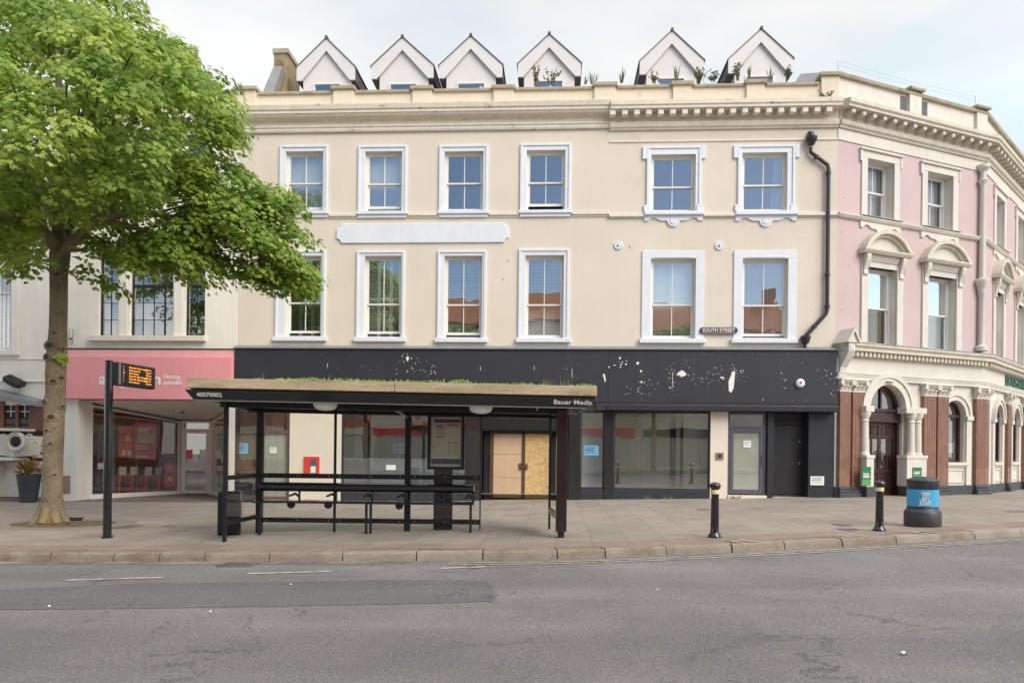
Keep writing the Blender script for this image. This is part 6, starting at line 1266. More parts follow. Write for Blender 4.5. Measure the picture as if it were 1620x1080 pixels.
for i in range(len(xs0 := [-60, -30, -9, 0, 9, 30, 60]) - 1): a, b = xs0[i], xs0[i + 1]; mb.add([(a, -9.6, g(a)), (b, -9.6, g(b)), (b, -3.2, g(b)), (a, -3.2, g(a)), (a, -3.2, g(a) - .2), (b, -3.2, g(b) - .2)], [(0, 1, 2, 3), (3, 2, 5, 4)])
tag(mb.build('pavement', M_['paving']), kind='structure')
# ------------------------------------------------------------------ street tree
def leaf_mesh(name, cen, nrm, tip, size, m, parent, org, tint=None):
    """many maple leaves in one crown mesh; each a lobed fan of triangles"""
    out = np.array([(0, 0), (.30, -.10), (.52, .10), (.34, .28), (.56, .58), (.26, .55), (.16, .72), (0, 1.02), (-.16, .72), (-.26, .55), (-.56, .58), (-.34, .28), (-.52, .10), (-.30, -.10)]) 
    K = len(out); n = len(cen)
    t = tip - (tip * nrm).sum(1, keepdims=True) * nrm; t /= np.linalg.norm(t, axis=1, keepdims=True) + 1e-9; s = np.cross(t, nrm)
    P = np.concatenate([[[0, .38]], out]); zz = -.16 * np.abs(P[:, 0]) - .18 * np.maximum(P[:, 1] - .3, 0) ** 2
    V = cen[:, None] + size[:, None, None] * (P[None, :, :1] * s[:, None] + (P[None, :, 1:] - .3) * t[:, None] + zz[None, :, None] * nrm[:, None])
    V = V.reshape(-1, 3) - np.array(org)[None]
    base = (np.arange(n) * (K + 1))[:, None, None]; tri = np.array([(0, 1 + k, 1 + (k + 1) % K) for k in range(K)])[None]
    I = (base + tri).reshape(-1).astype(np.int32); me = bpy.data.meshes.new(name); nf = len(I) // 3
    me.vertices.add(len(V)); me.vertices.foreach_set('co', V.reshape(-1).astype(np.float32)); me.loops.add(len(I)); me.loops.foreach_set('vertex_index', I)
    me.polygons.add(nf); me.polygons.foreach_set('loop_start', np.arange(0, nf * 3, 3, dtype=np.int32)); me.polygons.foreach_set('loop_total', np.full(nf, 3, dtype=np.int32)); me.update(); me.validate()
    me.materials.append(m); a = me.attributes.new('tint', 'FLOAT', 'POINT'); a.data.foreach_set('value', np.repeat(tint if tint is not None else np.full(n, .9), K + 1).astype(np.float32))
    o = bpy.data.objects.new(name, me); C.objects.link(o); o.parent = parent; ORG[o] = Vector(org); return o
tb = ground_pt(81, 829); TY = tb.y; TP = PL(0, TY); sc = lambda px: px / FPX * (tb - EYE).dot(fwd)
tr = thing('maple_tree', (tb.x, tb.y, g(tb.x)), 'broad maple street tree in fresh green leaf with knotted grey trunk', 'tree')
def tp(px, py, d=0): x, z = TP.pt(px, py, d); return Vector((x, TY + d, z))
trunk = [(80, 836, 26), (80, 826, 21.5), (81, 812, 18), (82, 795, 16), (83, 770, 15.5), (84, 720, 15.2), (85, 690, 15.8), (86, 655, 15.4), (87, 640, 17.0), (88, 620, 15.0), (88, 590, 15.8), (90, 560, 15.6), (92, 520, 13.8), (93, 470, 13.6), (93, 435, 13.8), (94, 415, 15.5), (95, 400, 16)]
mb = MB(); mb.tube([tp(a, b) for a, b, _ in trunk], [sc(w) * .93 for *_, w in trunk], 24)
tk = mb.build('trunk', M_['bark'], tr, smooth=60)
# root flare
mb = MB()
for k in range(7):
    a = k * .9 + .3; p = tp(80, 824); mb.tube([p + Vector((cos(a) * .13, sin(a) * .13, .40)), p + Vector((cos(a) * .20, sin(a) * .20, .12)), p + Vector((cos(a) * .36, sin(a) * .36, -.10))], [.09, .11, .09], 8)
mb.build('root_flare', M_['bark'], tk, smooth=60)
kr = random.Random(2); q = MB(); q2 = MB(); ev = Vector((-tb.x, -tb.y, 0)).normalized(); es = Vector((-ev.y, ev.x, 0))
for px, py, r in ((80, 548, 7.5), (99, 553, 5.5), (76, 566, 7.5), (97, 567, 7), (84, 604, 6), (72, 636, 6.5), (97, 643, 5), (81, 660, 6.5), (75, 681, 4), (96, 598, 6.5), (86, 528, 4), (90, 437, 5), (80, 701, 3.5), (86, 750, 3)):
    ys = [t[1] for t in trunk][::-1]; cxp = float(np.interp(py, ys, [t[0] for t in trunk][::-1])); rad = sc(float(np.interp(py, ys, [t[2] for t in trunk][::-1])))
    c = tp(cxp, py); off = max(-.96, min(.96, sc(px - cxp) / rad)); nd = es * off + ev * math.sqrt(1 - off * off); p = c + nd * (rad * .97); R = sc(r) * 1.05
    Mk = T(p) @ nd.to_track_quat('Z', 'Y').to_matrix().to_4x4() @ Matrix.Diagonal((kr.uniform(1.0, 1.5), kr.uniform(.6, 1.0), 1, 1))
    s1 = MB(Mk); s1.lathe([(R * 1.3, -R * .5), (R * 1.0, R * .0), (R * .78, R * .13), (R * .55, R * .05)], 0, 0, 12); q.add(s1.v, s1.f)
    s1 = MB(Mk); s1.lathe([(R * .66, R * .02), (R * .5, R * .12), (R * .2, R * .10)], 0, 0, 10); q2.add(s1.v, s1.f)
q.build_each('bark_collar', M_['bark'], tk, smooth=60); q2.build_each('knot', M_['knot'], tk, smooth=60)
fork = tp(95, 402)
limbs = [[(95, 404, 0), (70, 365, -.2), (55, 320, -.4), (20, 270, -.9), (-40, 180, -1.5)], [(95, 404, 0), (92, 350, .3), (100, 280, .5), (95, 180, .6), (90, 60, .7), (85, -60, .8)], [(95, 404, 0), (128, 370, -.2), (155, 345, -.4), (230, 335, -.4), (330, 355, -.2), (420, 385, .1)], [(100, 330, .4), (160, 250, .6), (230, 170, .9), (300, 110, 1.1)], [(95, 404, 0), (118, 340, .8), (150, 300, 1.6), (220, 280, 2.5), (320, 260, 3.2)], [(90, 360, 0), (60, 300, 1.2), (10, 240, 2.4), (-60, 180, 3.3)], [(92, 350, .2), (120, 260, -.9), (150, 170, -1.8), (170, 60, -2.4)], [(70, 365, -.2), (30, 345, -1.2), (-20, 330, -2.2), (-70, 310, -2.8)], [(155, 345, -.4), (230, 365, -.2), (310, 395, .2), (400, 420, .4)], [(110, 396, 0), (160, 395, .3), (210, 410, .6)]]
for k, l in enumerate(limbs):
    r0 = sc([9, 11, 9, 7, 7, 7, 7, 6, 5, 3][k]); P = [tp(a, b, d) for a, b, d in l]; mb = MB(); mb.tube(P, [r0 * (1 - .8 * i / (len(P) - 1)) for i in range(len(P))], 10); mb.build('branch', M_['bark'], tr, smooth=60)
rng = np.random.default_rng(11)
def crown_points():
    out = []
    # (px, py, rx px, rz px, depth m, clumps, shell)
    for cx, cy, rx, rz, dp, n, sh in ((72, 165, 300, 202, 4.3, 520, .5), (365, 372, 122, 66, 1.5, 96, .3), (430, 320, 45, 30, .8, 11, .2), (15, 372, 85, 42, 2.2, 40, .3), (186, 448, 16, 8, .3, 2, .0), (130, 425, 22, 12, .5, 2, 0), (60, 425, 22, 10, .5, 2, 0), (450, 425, 42, 36, .8, 15, .2), (470, 445, 22, 14, .4, 3, .2), (160, 395, 40, 16, .8, 5, .1), (265, 384, 80, 28, 1.4, 24, .2), (310, 105, 36, 50, 1.0, 10, .2), (350, 190, 30, 60, 1.0, 12, .2), (262, 38, 20, 20, .6, 4, .1), (345, 285, 50, 45, 1.3, 22, .1), (410, 300, 36, 22, .8, 8, .1), (60, 418, 24, 14, .6, 3, 0), (128, 415, 18, 16, .5, 3, 0), (215, 405, 50, 22, 1.0, 10, .1), (-80, 330, 120, 110, 3.0, 60, .3)):
        for _ in range(n):
            d = rng.normal(size=3); d /= np.linalg.norm(d); r = (sh ** 3 + (1 - sh ** 3) * rng.random()) ** (1 / 3)
            x, z, y = cx + d[0] * rx * r, cy - d[2] * rz * r, d[1] * dp * r
            # the right shoulder of the crown is cut away diagonally
            if cy < 300 and x > 215 and y > -9 and z < (x - 205) * .72 + 6: continue
            if 52 < x < 140 and z > 335 and y < .6: continue          # the fork stays open to the street
            out.append((x, z, y, d[0], -d[2]))
    return out
cen = []; nrm = []; tip = []; siz = []; tnt = []; tw = MB(); c0 = tp(95, 230)
for px, py, dy, dx, dz in crown_points():
    p = np.array(tp(px, py, dy)); out = p - np.array(c0); out /= np.linalg.norm(out) + 1e-9; out[2] = out[2] * .5 + .15
    R = rng.uniform(.34, .62); n = int(rng.uniform(78, 140)); tw_dir = out + rng.normal(size=3) * .25
    ax = np.array([out[0], out[1], 0]); ax /= np.linalg.norm(ax) + 1e-9; sd = np.array([-ax[1], ax[0], 0])
    u = rng.uniform(-1, 1, (n, 2)); u = u[(u ** 2).sum(1) < 1]; m = len(u); lift = .22
    q = p[None] + R * (u[:, :1] * ax + .9 * u[:, 1:] * sd); q[:, 2] += R * (-.55 * (u ** 2).sum(1) - .35 * u[:, 0]) + rng.normal(size=m) * .07
    nn = np.stack([ax[0] * u[:, 0] * .9 + sd[0] * u[:, 1] * .9, ax[1] * u[:, 0] * .9 + sd[1] * u[:, 1] * .9, np.full(m, .75)], 1) + ax[None] * .35 + rng.normal(size=(m, 3)) * .28
    nn /= np.linalg.norm(nn, axis=1, keepdims=True); tt = ax[None] * .6 + np.stack([ax[0] * u[:, 0] + sd[0] * u[:, 1], ax[1] * u[:, 0] + sd[1] * u[:, 1], np.full(m, -.75)], 1) + rng.normal(size=(m, 3)) * .25
    cen.append(q); nrm.append(nn); tip.append(tt); siz.append(rng.uniform(.07, .128, m)); tnt.append(np.full(m, rng.random()) * np.clip(rng.normal(1, .15, m), .5, 1.3))
    if rng.random() < .75:
        b = p - out * R * 1.9 - np.array([0, 0, .12]); tw.tube([tuple(b), tuple((b + p) / 2 + [0, 0, .06]), tuple(p)], [.016, .011, .005], 4)
cen, nrm, tip, siz = map(np.concatenate, (cen, nrm, tip, siz)); print('leaves', len(cen))
leaf_mesh('crown', cen, nrm, tip, siz, M_['leaf'], tr, ORG[tr], np.concatenate(tnt)); tag(tw.build('twigs', M_['barkd'], tr), kind='stuff')
q = tp(106, 568); n = 9; rc = rng.normal(size=(n, 3)) * .07; nn = rng.normal(size=(n, 3)) * .4 + [0, -.6, .6]; nn /= np.linalg.norm(nn, axis=1, keepdims=True)
leaf_mesh('trunk_shoot', np.array(q) + [0.02, -.2, 0] + rc, nn, rng.normal(size=(n, 3)) * .4 + [.5, -.2, -.4], np.full(n, .15), M_['leaf'], tr, ORG[tr])
# tree pit
mb = MB(); n = 40; ring = lambda r, z: [(tb.x + .25 + r * 1.35 * cos(2 * pi * k / n), tb.y + .05 + r * sin(2 * pi * k / n), g(tb.x + .25 + r * 1.35 * cos(2 * pi * k / n)) + z) for k in range(n)]
R0, R1, R2 = ring(.80, .012), ring(1.12, .014), ring(1.13, -.02); mb.v = R0 + R1 + R2
for k in range(n): a, b = k, (k + 1) % n; mb.f += [(a, b, n + b, n + a), (n + a, n + b, 2 * n + b, 2 * n + a)]
tag(mb.build('tree_pit_edging', M_['sett']), kind='structure'); mb = MB(); R3 = ring(.78, .008); rr_ = ring(.35, .06); mb.v = R3 + rr_ + [(tb.x, tb.y, g(tb.x) + .08)]
for k in range(n): a, b = k, (k + 1) % n; mb.f += [(a, b, n + b, n + a), (n + a, n + b, 2 * n)]
tag(mb.build('tree_pit_soil', M_['soil'], smooth=60), kind='structure')
q = MB(); c = ground_pt(108, 827); 
for k in range(3): q.tube([(c.x + (.26 + .02 * k) * cos(t), c.y + (.22 + .015 * k) * sin(t), c.z + .05 + .025 * k + .01 * sin(3 * t)) for t in [j * .28 for j in range(24)]], .014, 6)
o = q.build('cable_coil', M_['cable'], loc=tuple(c), smooth=60); tag(o, 'coil of black cable lying at the foot of the tree', 'cable')
q = MB(); r_ = random.Random(3)
for k in range(16): a = r_.uniform(0, 6.28); c = Vector((tb.x + .12 + r_.uniform(-.2, .5), tb.y - .35 + r_.uniform(-.12, .1), g(tb.x) + .05)); q.add([c + Vector((.05 * cos(a + t) * r_.uniform(.6, 1.2), .04 * sin(a + t), r_.uniform(0, .03))) for t in (0, 1.3, 2.6, 4, 5.2)], [(0, 1, 2, 3, 4)])
o = q.build('bark_litter', mat('reddish_bark_flake', (.30, .14, .11), .8, .2, 9), loc=(tb.x, tb.y, g(tb.x))); tag(o, kind='stuff')
# two more of the kind across the street, mirrored in the shop windows
for x, y, rz, s_, lab in ((-5.5, -5.2, 1.9, .82, 'maple across the street near the brick house, mirrored in shop glass'), (6.5, -5.0, 4.0, .78, 'maple across the street near the cream house, mirrored in shop glass')):
    c = copy_tree(tr); c.location = (x, y, g(x)); c.rotation_euler.z = rz; c.scale = (s_,) * 3; tag(c, lab, 'tree', 'trees across the street')

# ------------------------------------------------------------------ bus shelter
p0 = ground_pt(355, 856.5); SH = PL(p0.x, p0.y, 3.4); SM = SH.M; DB = 1.38
def sx(px, py, d=0): return SH.pt(px, py, d)[0]
def sz(px, py, d=0): return SH.pt(px, py, d)[1]
BS = thing('bus_shelter', SH.W(2.9, .6, g(SH.W(2.9, 0).x)), 'black bus shelter with planted timber roof edge, perch rail and bench', 'bus shelter')
gs = lambda s, d=0: g(SH.W(s, d).x)
# roof (slightly out of level, following the street)
fd = -.40
sL, sR = sx(291, 616, fd - .1), sx(946, 628, fd - .1); bL_, bR_ = sx(305, 631, fd), sx(930, 644.5, fd); zbl, zbr = sz(305, 631.5, fd), sz(930, 644.5, fd); ztl = sz(295, 616, fd - .1); ztr_ = sz(946, 628.5, fd - .1)
kk = (zbr - zbl) / (bR_ - bL_); RM = SM @ Matrix(((1, 0, 0, 0), (0, 1, 0, 0), (kk, 0, 1, zbl - kk * bL_), (0, 0, 0, 1))); hF = (ztl - (zbl + kk * (sL - bL_)) + ztr_ - (zbr + kk * (sR - bR_))) / 2
DBK = DB + .22
mb = MB(RM); e = .0
mb.add([(bL_, fd, 0), (bR_, fd, 0), (bR_, DBK, 0), (bL_, DBK, 0), (sL, fd - .10, hF), (sR, fd - .10, hF), (sR, DBK + .1, hF), (sL, DBK + .1, hF)], [(0, 1, 5, 4), (1, 2, 6, 5), (2, 3, 7, 6), (3, 0, 4, 7), (4, 5, 6, 7), (3, 2, 1, 0)])
roof = mb.build('roof', M_['blackg'], BS, bevel=.02)
mb = MB(RM); mb.box(bL_ + .02, bR_ - .02, fd + .01, fd + .04, -.018, -.001).box(bL_ + .02, bR_ - .02, DBK - .05, DBK - .02, -.018, -.001); sm_ = (bL_ + bR_) * .5; mb.build('drip_edge', M_['steel'], roof)
mb = MB(RM); xj = sx(636, 627, fd); mb.add([(xj - .012, fd - .001, .0), (xj + .012, fd - .001, .0), (xj + .012, fd - .107, hF), (xj - .012, fd - .107, hF)], [(0, 1, 2, 3)]); mb.build('fascia_joint', M_['iron'], roof)
mb = MB(RM); mb.box(bL_ + .3, bR_ - .3, .0, .07, -.10, -.002).box(bL_ + .3, bR_ - .3, DB - .05, DB + .05, -.12, -.002)
for s in (.0, sx(640, 700, DB), sx(885, 700)): mb.box(s - .035, s + .035, .071, DB - .051, -.09, -.002)
mb.build('roof_beam', M_['blackm'], roof)
pl0, pl1 = sx(294.5, 610, fd - .06), sx(944.5, 620, fd - .06); hp = .165; mb = MB(RM); xm_ = sx(625, 612, fd)
mb.box(pl0, xm_ - .004, fd - .06, fd - .015, hF + .03, hF + .03 + hp).box(xm_ + .004, pl1, fd - .06, fd - .015, hF + .03, hF + .03 + hp).box(pl0, pl0 + .05, fd - .014, DBK, hF + .03, hF + .03 + hp).box(pl1 - .05, pl1, fd - .014, DBK, hF + .03, hF + .03 + hp).box(pl0, pl1, DBK + .001, DBK + .05, hF + .03, hF + .03 + hp)
mb.build('planter_board', M_['timber'], roof, bevel=.008); mb = MB(RM); mb.box(pl0 + .051, pl1 - .051, fd - .0, DBK - .01, hF + .01, hF + .03 + hp - .015); mb.build('substrate', M_['soil'], roof)
rs = np.random.default_rng(5); q = MB(RM)
for cx, wd, hh, nn in ((490, 22, .05, 90), (440, 10, .035, 30), (405, 8, .03, 20), (555, 40, .045, 160), (595, 12, .04, 40), (460, 14, .035, 40), (640, 28, .045, 110), (684, 18, .045, 90), (727, 18, .065, 130), (790, 30, .03, 90), (830, 20, .04, 90), (770, 10, .03, 20), (862, 6, .035, 14), (927, 15, .045, 90), (905, 5, .02, 10)):
    x0 = sx(cx, 612, fd); wm = wd / 93
    for _ in range(nn * 2):
        x = x0 + rs.normal() * wm * .5; y = fd + rs.uniform(-.005, .30); h = hh * 1.45 * rs.uniform(.3, 1.0); zb = hF + .03 + hp - .012 + h * rs.uniform(-.2, .6); a = rs.uniform(0, 6.28); r = .022
        q.add([(x + r * cos(a), y + r * sin(a), zb), (x + r * cos(a + 2.1), y + r * sin(a + 2.1), zb + r * .3), (x + r * cos(a + 4.2), y + r * sin(a + 4.2), zb), (x + rs.normal() * .01, y, zb + h * .5 + .015)], [(0, 1, 3), (1, 2, 3), (2, 0, 3)])
q.build('sedum', M_['sedum'], roof); q = MB(RM)
for cx, n_ in ((862, 10), (868, 8), (885, 4), (892, 6), (415, 4), (520, 4), (900, 4)):
    for _ in range(n_): x = sx(cx, 612, fd) + rs.normal() * .03; h = rs.uniform(.06, .16); q.add([(x, fd + .03, hF + hp), (x + .008, fd + .03, hF + hp), (x + rs.normal() * .03, fd + .02, hF + .03 + hp + h)], [(0, 1, 2)])
tag(q.build('dry_stalks', M_['dryg'], roof), kind='stuff')
tilt = math.atan2(.10, hF)
for body, px, py, size, al, ex in (('40070002', 311, 623.5, .105, 'LEFT', 1.0), ('Bauer Media', 906, 636, .115, 'CENTER', 1.1)):
    s = sx(px, py, fd - .05); z = hF * .48; text('lettering', body, size, M_['letter'], roof, RM @ T((s, fd - .10 * z / hF - .006, z)) @ Matrix.Rotation(tilt, 4, 'X') , .001, .02, align=al, sx=ex)
for px in (528.5, 763):
    s = sx(px, 641, .5); q = MB(RM); q.lathe([(.0, -.13), (.10, -.12), (.17, -.09), (.20, -.04), (.20, -.002)], s, -.12, 22); q.build('ceiling_light', M_['lens'], roof, smooth=40)
zr_ = lambda s: zbl + kk * (s - bL_)
# posts and glazed screens
def post(s, d, w_, dd, m='blackm', top=None, name='post'):
    return MB(SM).box(s - w_ / 2, s + w_ / 2, d - dd / 2, d + dd / 2, gs(s, d) - .02, (top or zr_(s)) - .003).build(name, M_[m], BS, bevel=.006)
post(.0, 0, .06, .06); sB = sx(410.5, 800, DB); post(sB, DB, .12, .09); sM = sx(645, 760, DB); post(sM, DB, .115, .08); sN = sx(530.5, 700, DB); post(sN, DB, .045, .05); sE = sx(760, 760, DB); post(sE, DB, .025, .05)
zmid = sz(590, 753.5, DB); zlow = sz(590, 823.5, DB); zgt = zr_(sM) - .11
for A, B in ((sB + .06, sN - .023), (sN + .023, sM - .058), (sM + .058, sE - .013)):
    MB(SM).box(A, B, DB - .035, DB + .035, zmid - .045, zmid + .045).build('rail', M_['blackm'], BS, bevel=.006)
    MB(SM).box(A, B, DB - .03, DB + .03, zlow - .045, zlow + .045).build('rail', M_['blackm'], BS, bevel=.006)
    q = MB(SM); q.quad(A, B, DB + .004, zlow + .046, zmid - .046); q.quad(A, B, DB + .004, zmid + .046, zgt); q.build('glass_panel', M_['g_shel'], BS)
    q = MB(SM)
    for x in (A + .08, (A + B) / 2, B - .08):
        for z in (zmid, zlow): q.box(x - .01, x + .01, DB - .04, DB - .0355, z - .01, z + .01)
    q.build('rail_bolt', M_['steel'], BS)
# end screen, left
q = MB(SM); q.box(-.02, .02, .031, DB - .046, zmid - .04, zmid + .04).box(-.02, .02, .031, DB - .046, gs(0) + .30, gs(0) + .38); Mq = MB(SM @ Matrix(((1, sB / DB, 0, 0), (0, 1, 0, 0), (0, 0, 1, 0), (0, 0, 0, 1)))); Mq.box(-.02, .02, .031, DB - .046, zmid - .04, zmid + .04).box(-.02, .02, .031, DB - .046, gs(0) + .28, gs(0) + .36); Mq.build_each('rail', M_['blackm'], BS, bevel=.006)
q = MB(SM @ Matrix(((1, sB / DB, 0, 0), (0, 1, 0, 0), (0, 0, 1, 0), (0, 0, 0, 1)))); q.add([(0, .03, gs(0) + .36), (0, DB - .05, gs(0) + .36), (0, DB - .05, zgt), (0, .03, zgt)], [(0, 1, 2, 3)]); q.build('glass_panel', M_['g_shel'], BS)
# right end: broad column with a glazed wing behind it
sC = sx(888, 760); cw = .185; MB(SM).box(sC - cw / 2, sC + cw / 2, -.10, .06, sz(888, 840), zr_(sC) - .02).build('column', M_['redcol'], BS, bevel=.012); MB(SM).box(sC - .055, sC + .055, -.06, .04, gs(sC) - .02, sz(888, 840) - .002).build('column_foot', M_['blackm'], BS)
s2_ = sx(869.5, 760, DB); sk = (s2_ - (sC - .06)) / DB; Mq = SM @ Matrix(((1, sk, 0, 0), (0, 1, 0, 0), (0, 0, 1, 0), (0, 0, 0, 1)))
q = MB(Mq); a_ = sC - .06; q.box(a_ - .02, a_ + .02, DB - .04, DB, gs(sC), zr_(sC) - .004).box(a_ - .015, a_ + .015, .061, DB - .041, sz(875, 822), sz(875, 822) + .12).box(a_ - .015, a_ + .015, .061, DB - .041, zgt, zgt + .08); q.build('wing_frame', M_['blackm'], BS, bevel=.005)
q = MB(Mq); q.add([(a_, .06, sz(875, 822) + .12), (a_, DB - .04, sz(875, 822) + .12), (a_, DB - .04, zgt), (a_, .06, zgt)], [(0, 1, 2, 3)]); q.build('glass_panel', M_['g_shel'], BS)
q = MB(RM); q.tube([(sC + .02, -.05, -.02), (sC - .1, -.02, -.14)], .012, 6).box(sC - .45, sC - .41, -.02, .03, -.05, -.002).box(sC + .12, sC + .16, -.02, .03, -.05, -.002); q.build('bracket', M_['steel'], BS)
q = MB(RM); q.tube([(sM + .0, DB - .05, -.16), (sM - .22, DB - .35, -.02)], .02, 6); q.build('bracket', M_['steel'], BS)
# perch rail and bench
pd_ = DB - .22; pz = sz(580, 771, pd_); r0 = .085
P0, P1 = sx(411, 771, pd_), sx(750, 773, pd_); q = MB(SM); n = 16
prof = [(pd_ + .115 * cos(t), pz + r0 * sin(t)) for t in [2 * pi * k / n for k in range(n)]]
q.prismx(prof, P0, P1); per = q.build('perch_rail', M_['blackg'], BS, smooth=40)
bd_ = DB - .48; bz = sz(570, 794, bd_); S0, S1 = sx(397, 795, bd_), sx(749.5, 795, bd_)
q = MB(SM)
for k in range(3): q.prismx([(bd_ + .02 + k * .13, bz - .035), (bd_ + .12 + k * .13, bz - .035), (bd_ + .135 + k * .13, bz - .01), (bd_ + .12 + k * .13, bz + .01), (bd_ + .02 + k * .13, bz + .01), (bd_ + .005 + k * .13, bz - .01)], S0, S1)
q.build('bench_seat', M_['blackg'], BS, bevel=.006)
for px in (447, 467, 525.5, 583, 637.5, 697, 744):
    s = sx(px, 790, bd_ + .15); q = MB(SM)
    if px == 447: continue
    q.tube([(s + .05, pd_, pz - .05), (s + .05, pd_ - .02, pz - .16), (s + .05, bd_ + .25, bz + .01)], .022, 8); q.tube([(s + .03, pd_ - .02, pz - .17), (s - .01, bd_ + .2, pz - .12), (s - .09, bd_ + .1, pz - .16)], [.022, .024, .02], 8)
    q.build('armrest', M_['blackm'], BS, smooth=50)
    if px in (467, 525.5, 637.5): q = MB(SM); q.lathe([(.0, 0), (.075, .0), (.075, .03), (0, .03)], 0, 0, 16); v = [(s - .07 + a, bd_ + .1 + c, bz - .08 + b) for a, b, c in q.v] if 0 else None; q2 = MB(SM @ T((s - .06, bd_ + .12, bz - .06)) @ Matrix.Rotation(radians(90), 4, 'X')); q2.lathe([(.075, 0), (.075, .03)], 0, 0, 16); q2.build('seat_bracket', M_['blackm'], BS)
for px in (579.5, 586.5, 744.5, 411):
    s = sx(px, 820, bd_ + .1); d_ = bd_ + .1; MB(SM).box(s - .022, s + .022, d_ - .03, d_ + .03, gs(s, d_) - .01, bz - .036).build('bench_leg', M_['blackm'], BS, bevel=.005)
# timetable stand (own column) and signs on the screen
td = DB - .10
s0, s1 = sx(686.5, 790, DB + .2), sx(716, 790, DB + .2); TT = thing('timetable_stand', SH.W((s0 + s1) / 2, DB + .2, gs(s0)), 'framed timetable case on a broad dark post behind the shelter screen', 'timetable')
MB(SM).box(s0, s1, DB + .12, DB + .24, gs(s0) - .01, zmid + .6).build('stand_post', M_['iron'], TT, bevel=.008)
a, b = sx(676.5, 700, td), sx(734.5, 700, td); z0, z1 = sz(705, 742.5, td), sz(705, 654.5, td); f = .055
q = MB(SM); q.box(a, a + f, td - .03, td + .08, z0, z1).box(b - f, b, td - .03, td + .08, z0, z1).box(a + f, b - f, td - .03, td + .08, z0, z0 + f).box(a + f, b - f, td - .03, td + .08, z1 - f, z1).box(a + f, b - f, td + .05, td + .08, z0 + f, z1 - f); fr_ = q.build('case_frame', M_['black'], TT, bevel=.006)
MB(SM).box((a + b) / 2 - .1, (a + b) / 2 + .1, td + .081, DB + .119, z0 + .2, z1 - .2).build('case_bracket', M_['blackm'], TT)
q = MB(SM); A, B, Z0, Z1 = a + f, b - f, z0 + f, z1 - f; q.box(A, B, td + .03, td + .049, Z0, Z1); sheet = q.build('timetable_sheet', mat('timetable_paper', (.9, .86, .76), .6, .05, 3), TT)
def on(u0, u1, v0, v1, m, name, y=td + .028): return MB(SM).box(A + (B - A) * u0, A + (B - A) * u1, y, td + .0296, Z0 + (Z1 - Z0) * v0, Z0 + (Z1 - Z0) * v1).build(name, M_[m], sheet)
on(.10, .97, .885, .955, 'greyframe', 'header_band'); on(.02, .98, .05, .16, 'greyframe', 'footer_band'); on(0, 1, .0, .048, 'paper', 'white_band'); on(.15, .5, .20, .29, 'frost', 'map_tint')
q = MB(SM); r_ = random.Random(6)
for v in (.83, .80, .775, .72, .66, .61, .58):
    q.box(A + (B - A) * .18, A + (B - A) * (.48 - .1 * r_.random()), td + .028, td + .0295, Z0 + (Z1 - Z0) * v, Z0 + (Z1 - Z0) * (v + .012))
for u in (.52,):
    for v in (.845, .82): q.box(A + (B - A) * u, A + (B - A) * (.96 - .1 * r_.random()), td + .028, td + .0295, Z0 + (Z1 - Z0) * v, Z0 + (Z1 - Z0) * (v + .013))
for u in (.56, .76):
    for v in (.47, .40, .37, .34, .31, .28, .25, .22): q.box(A + (B - A) * u, A + (B - A) * (u + .17 - .1 * r_.random()), td + .028, td + .0295, Z0 + (Z1 - Z0) * v, Z0 + (Z1 - Z0) * (v + (.012 if v == .47 else .005)))
q.build('printed_text', M_['greyframe'], sheet)
q = MB(SM); q.tube([(A + .06, td + .027, Z1 - .02), (A + .02, td + .027, Z1 - .10), (A + .08, td + .027, Z1 - .18), (A + .16, td + .027, Z1 - .22)], [.01, .016, .016, .004], 6); q.build('route_swirl', M_['paper'], sheet)
q = MB(SM); q.quad(A, B, td + .0, Z0, Z1); q.build('case_glass', M_['g_shel'], TT)
o, R = onwall('no_smoking_sign', 654.5, 668, 653, 671.5, DB - .006, M_['creampanel'], 'small pale no smoking sign on the shelter glass beside the timetable', 'sign', pl=SH, th=.004); cx, cz = (R[0] + R[1]) / 2, R[2] + (R[3] - R[2]) * .62
q = MB(SM @ T((cx, R[4] - .0005, cz)) @ Matrix.Rotation(radians(90), 4, 'X')); n = 24
for k in range(n): t0, t1 = 2 * pi * k / n, 2 * pi * (k + 1) / n; q.add([(r * cos(t), r * sin(t), .0005) for r, t in ((.042, t0), (.042, t1), (.056, t1), (.056, t0))], [(0, 1, 2, 3)])
q.add([(-.036, .03, .0006), (-.028, .038, .0006), (.036, -.03, .0006), (.028, -.038, .0006)], [(0, 1, 2, 3)]); q.build('prohibition_ring', M_['red'], o)
q = MB(SM); q.box(cx - .03, cx + .03, R[4] - .0012, R[4] - .0004, cz - .007, cz + .007); q.build('cigarette_symbol', M_['letterd'], o); lines(o, R, ((.22, .035), (.12, .03)), M_['red'], .12, .95, .1)
# litter bin box beside the shelter
bp = ground_pt(362, 846.5); BP = PL(bp.x, bp.y, 20); r_ = thing('litter_box', (bp.x, bp.y, g(bp.x)), 'narrow black box bin beside the left end of the shelter', 'bin'); zg = g(bp.x); hb = .80
MB(BP.M).box(-.20, .20, -.02, .30, zg + .02, zg + hb).build('body', M_['blackm'], r_, bevel=.015); MB(BP.M).box(-.18, .18, .0, .28, zg + hb + .001, zg + hb + .02).build('lid', M_['blackg'], r_, bevel=.005); MB(BP.M).box(-.17, .17, .02, .26, zg - .01, zg + .019).build('foot', M_['black'], r_)

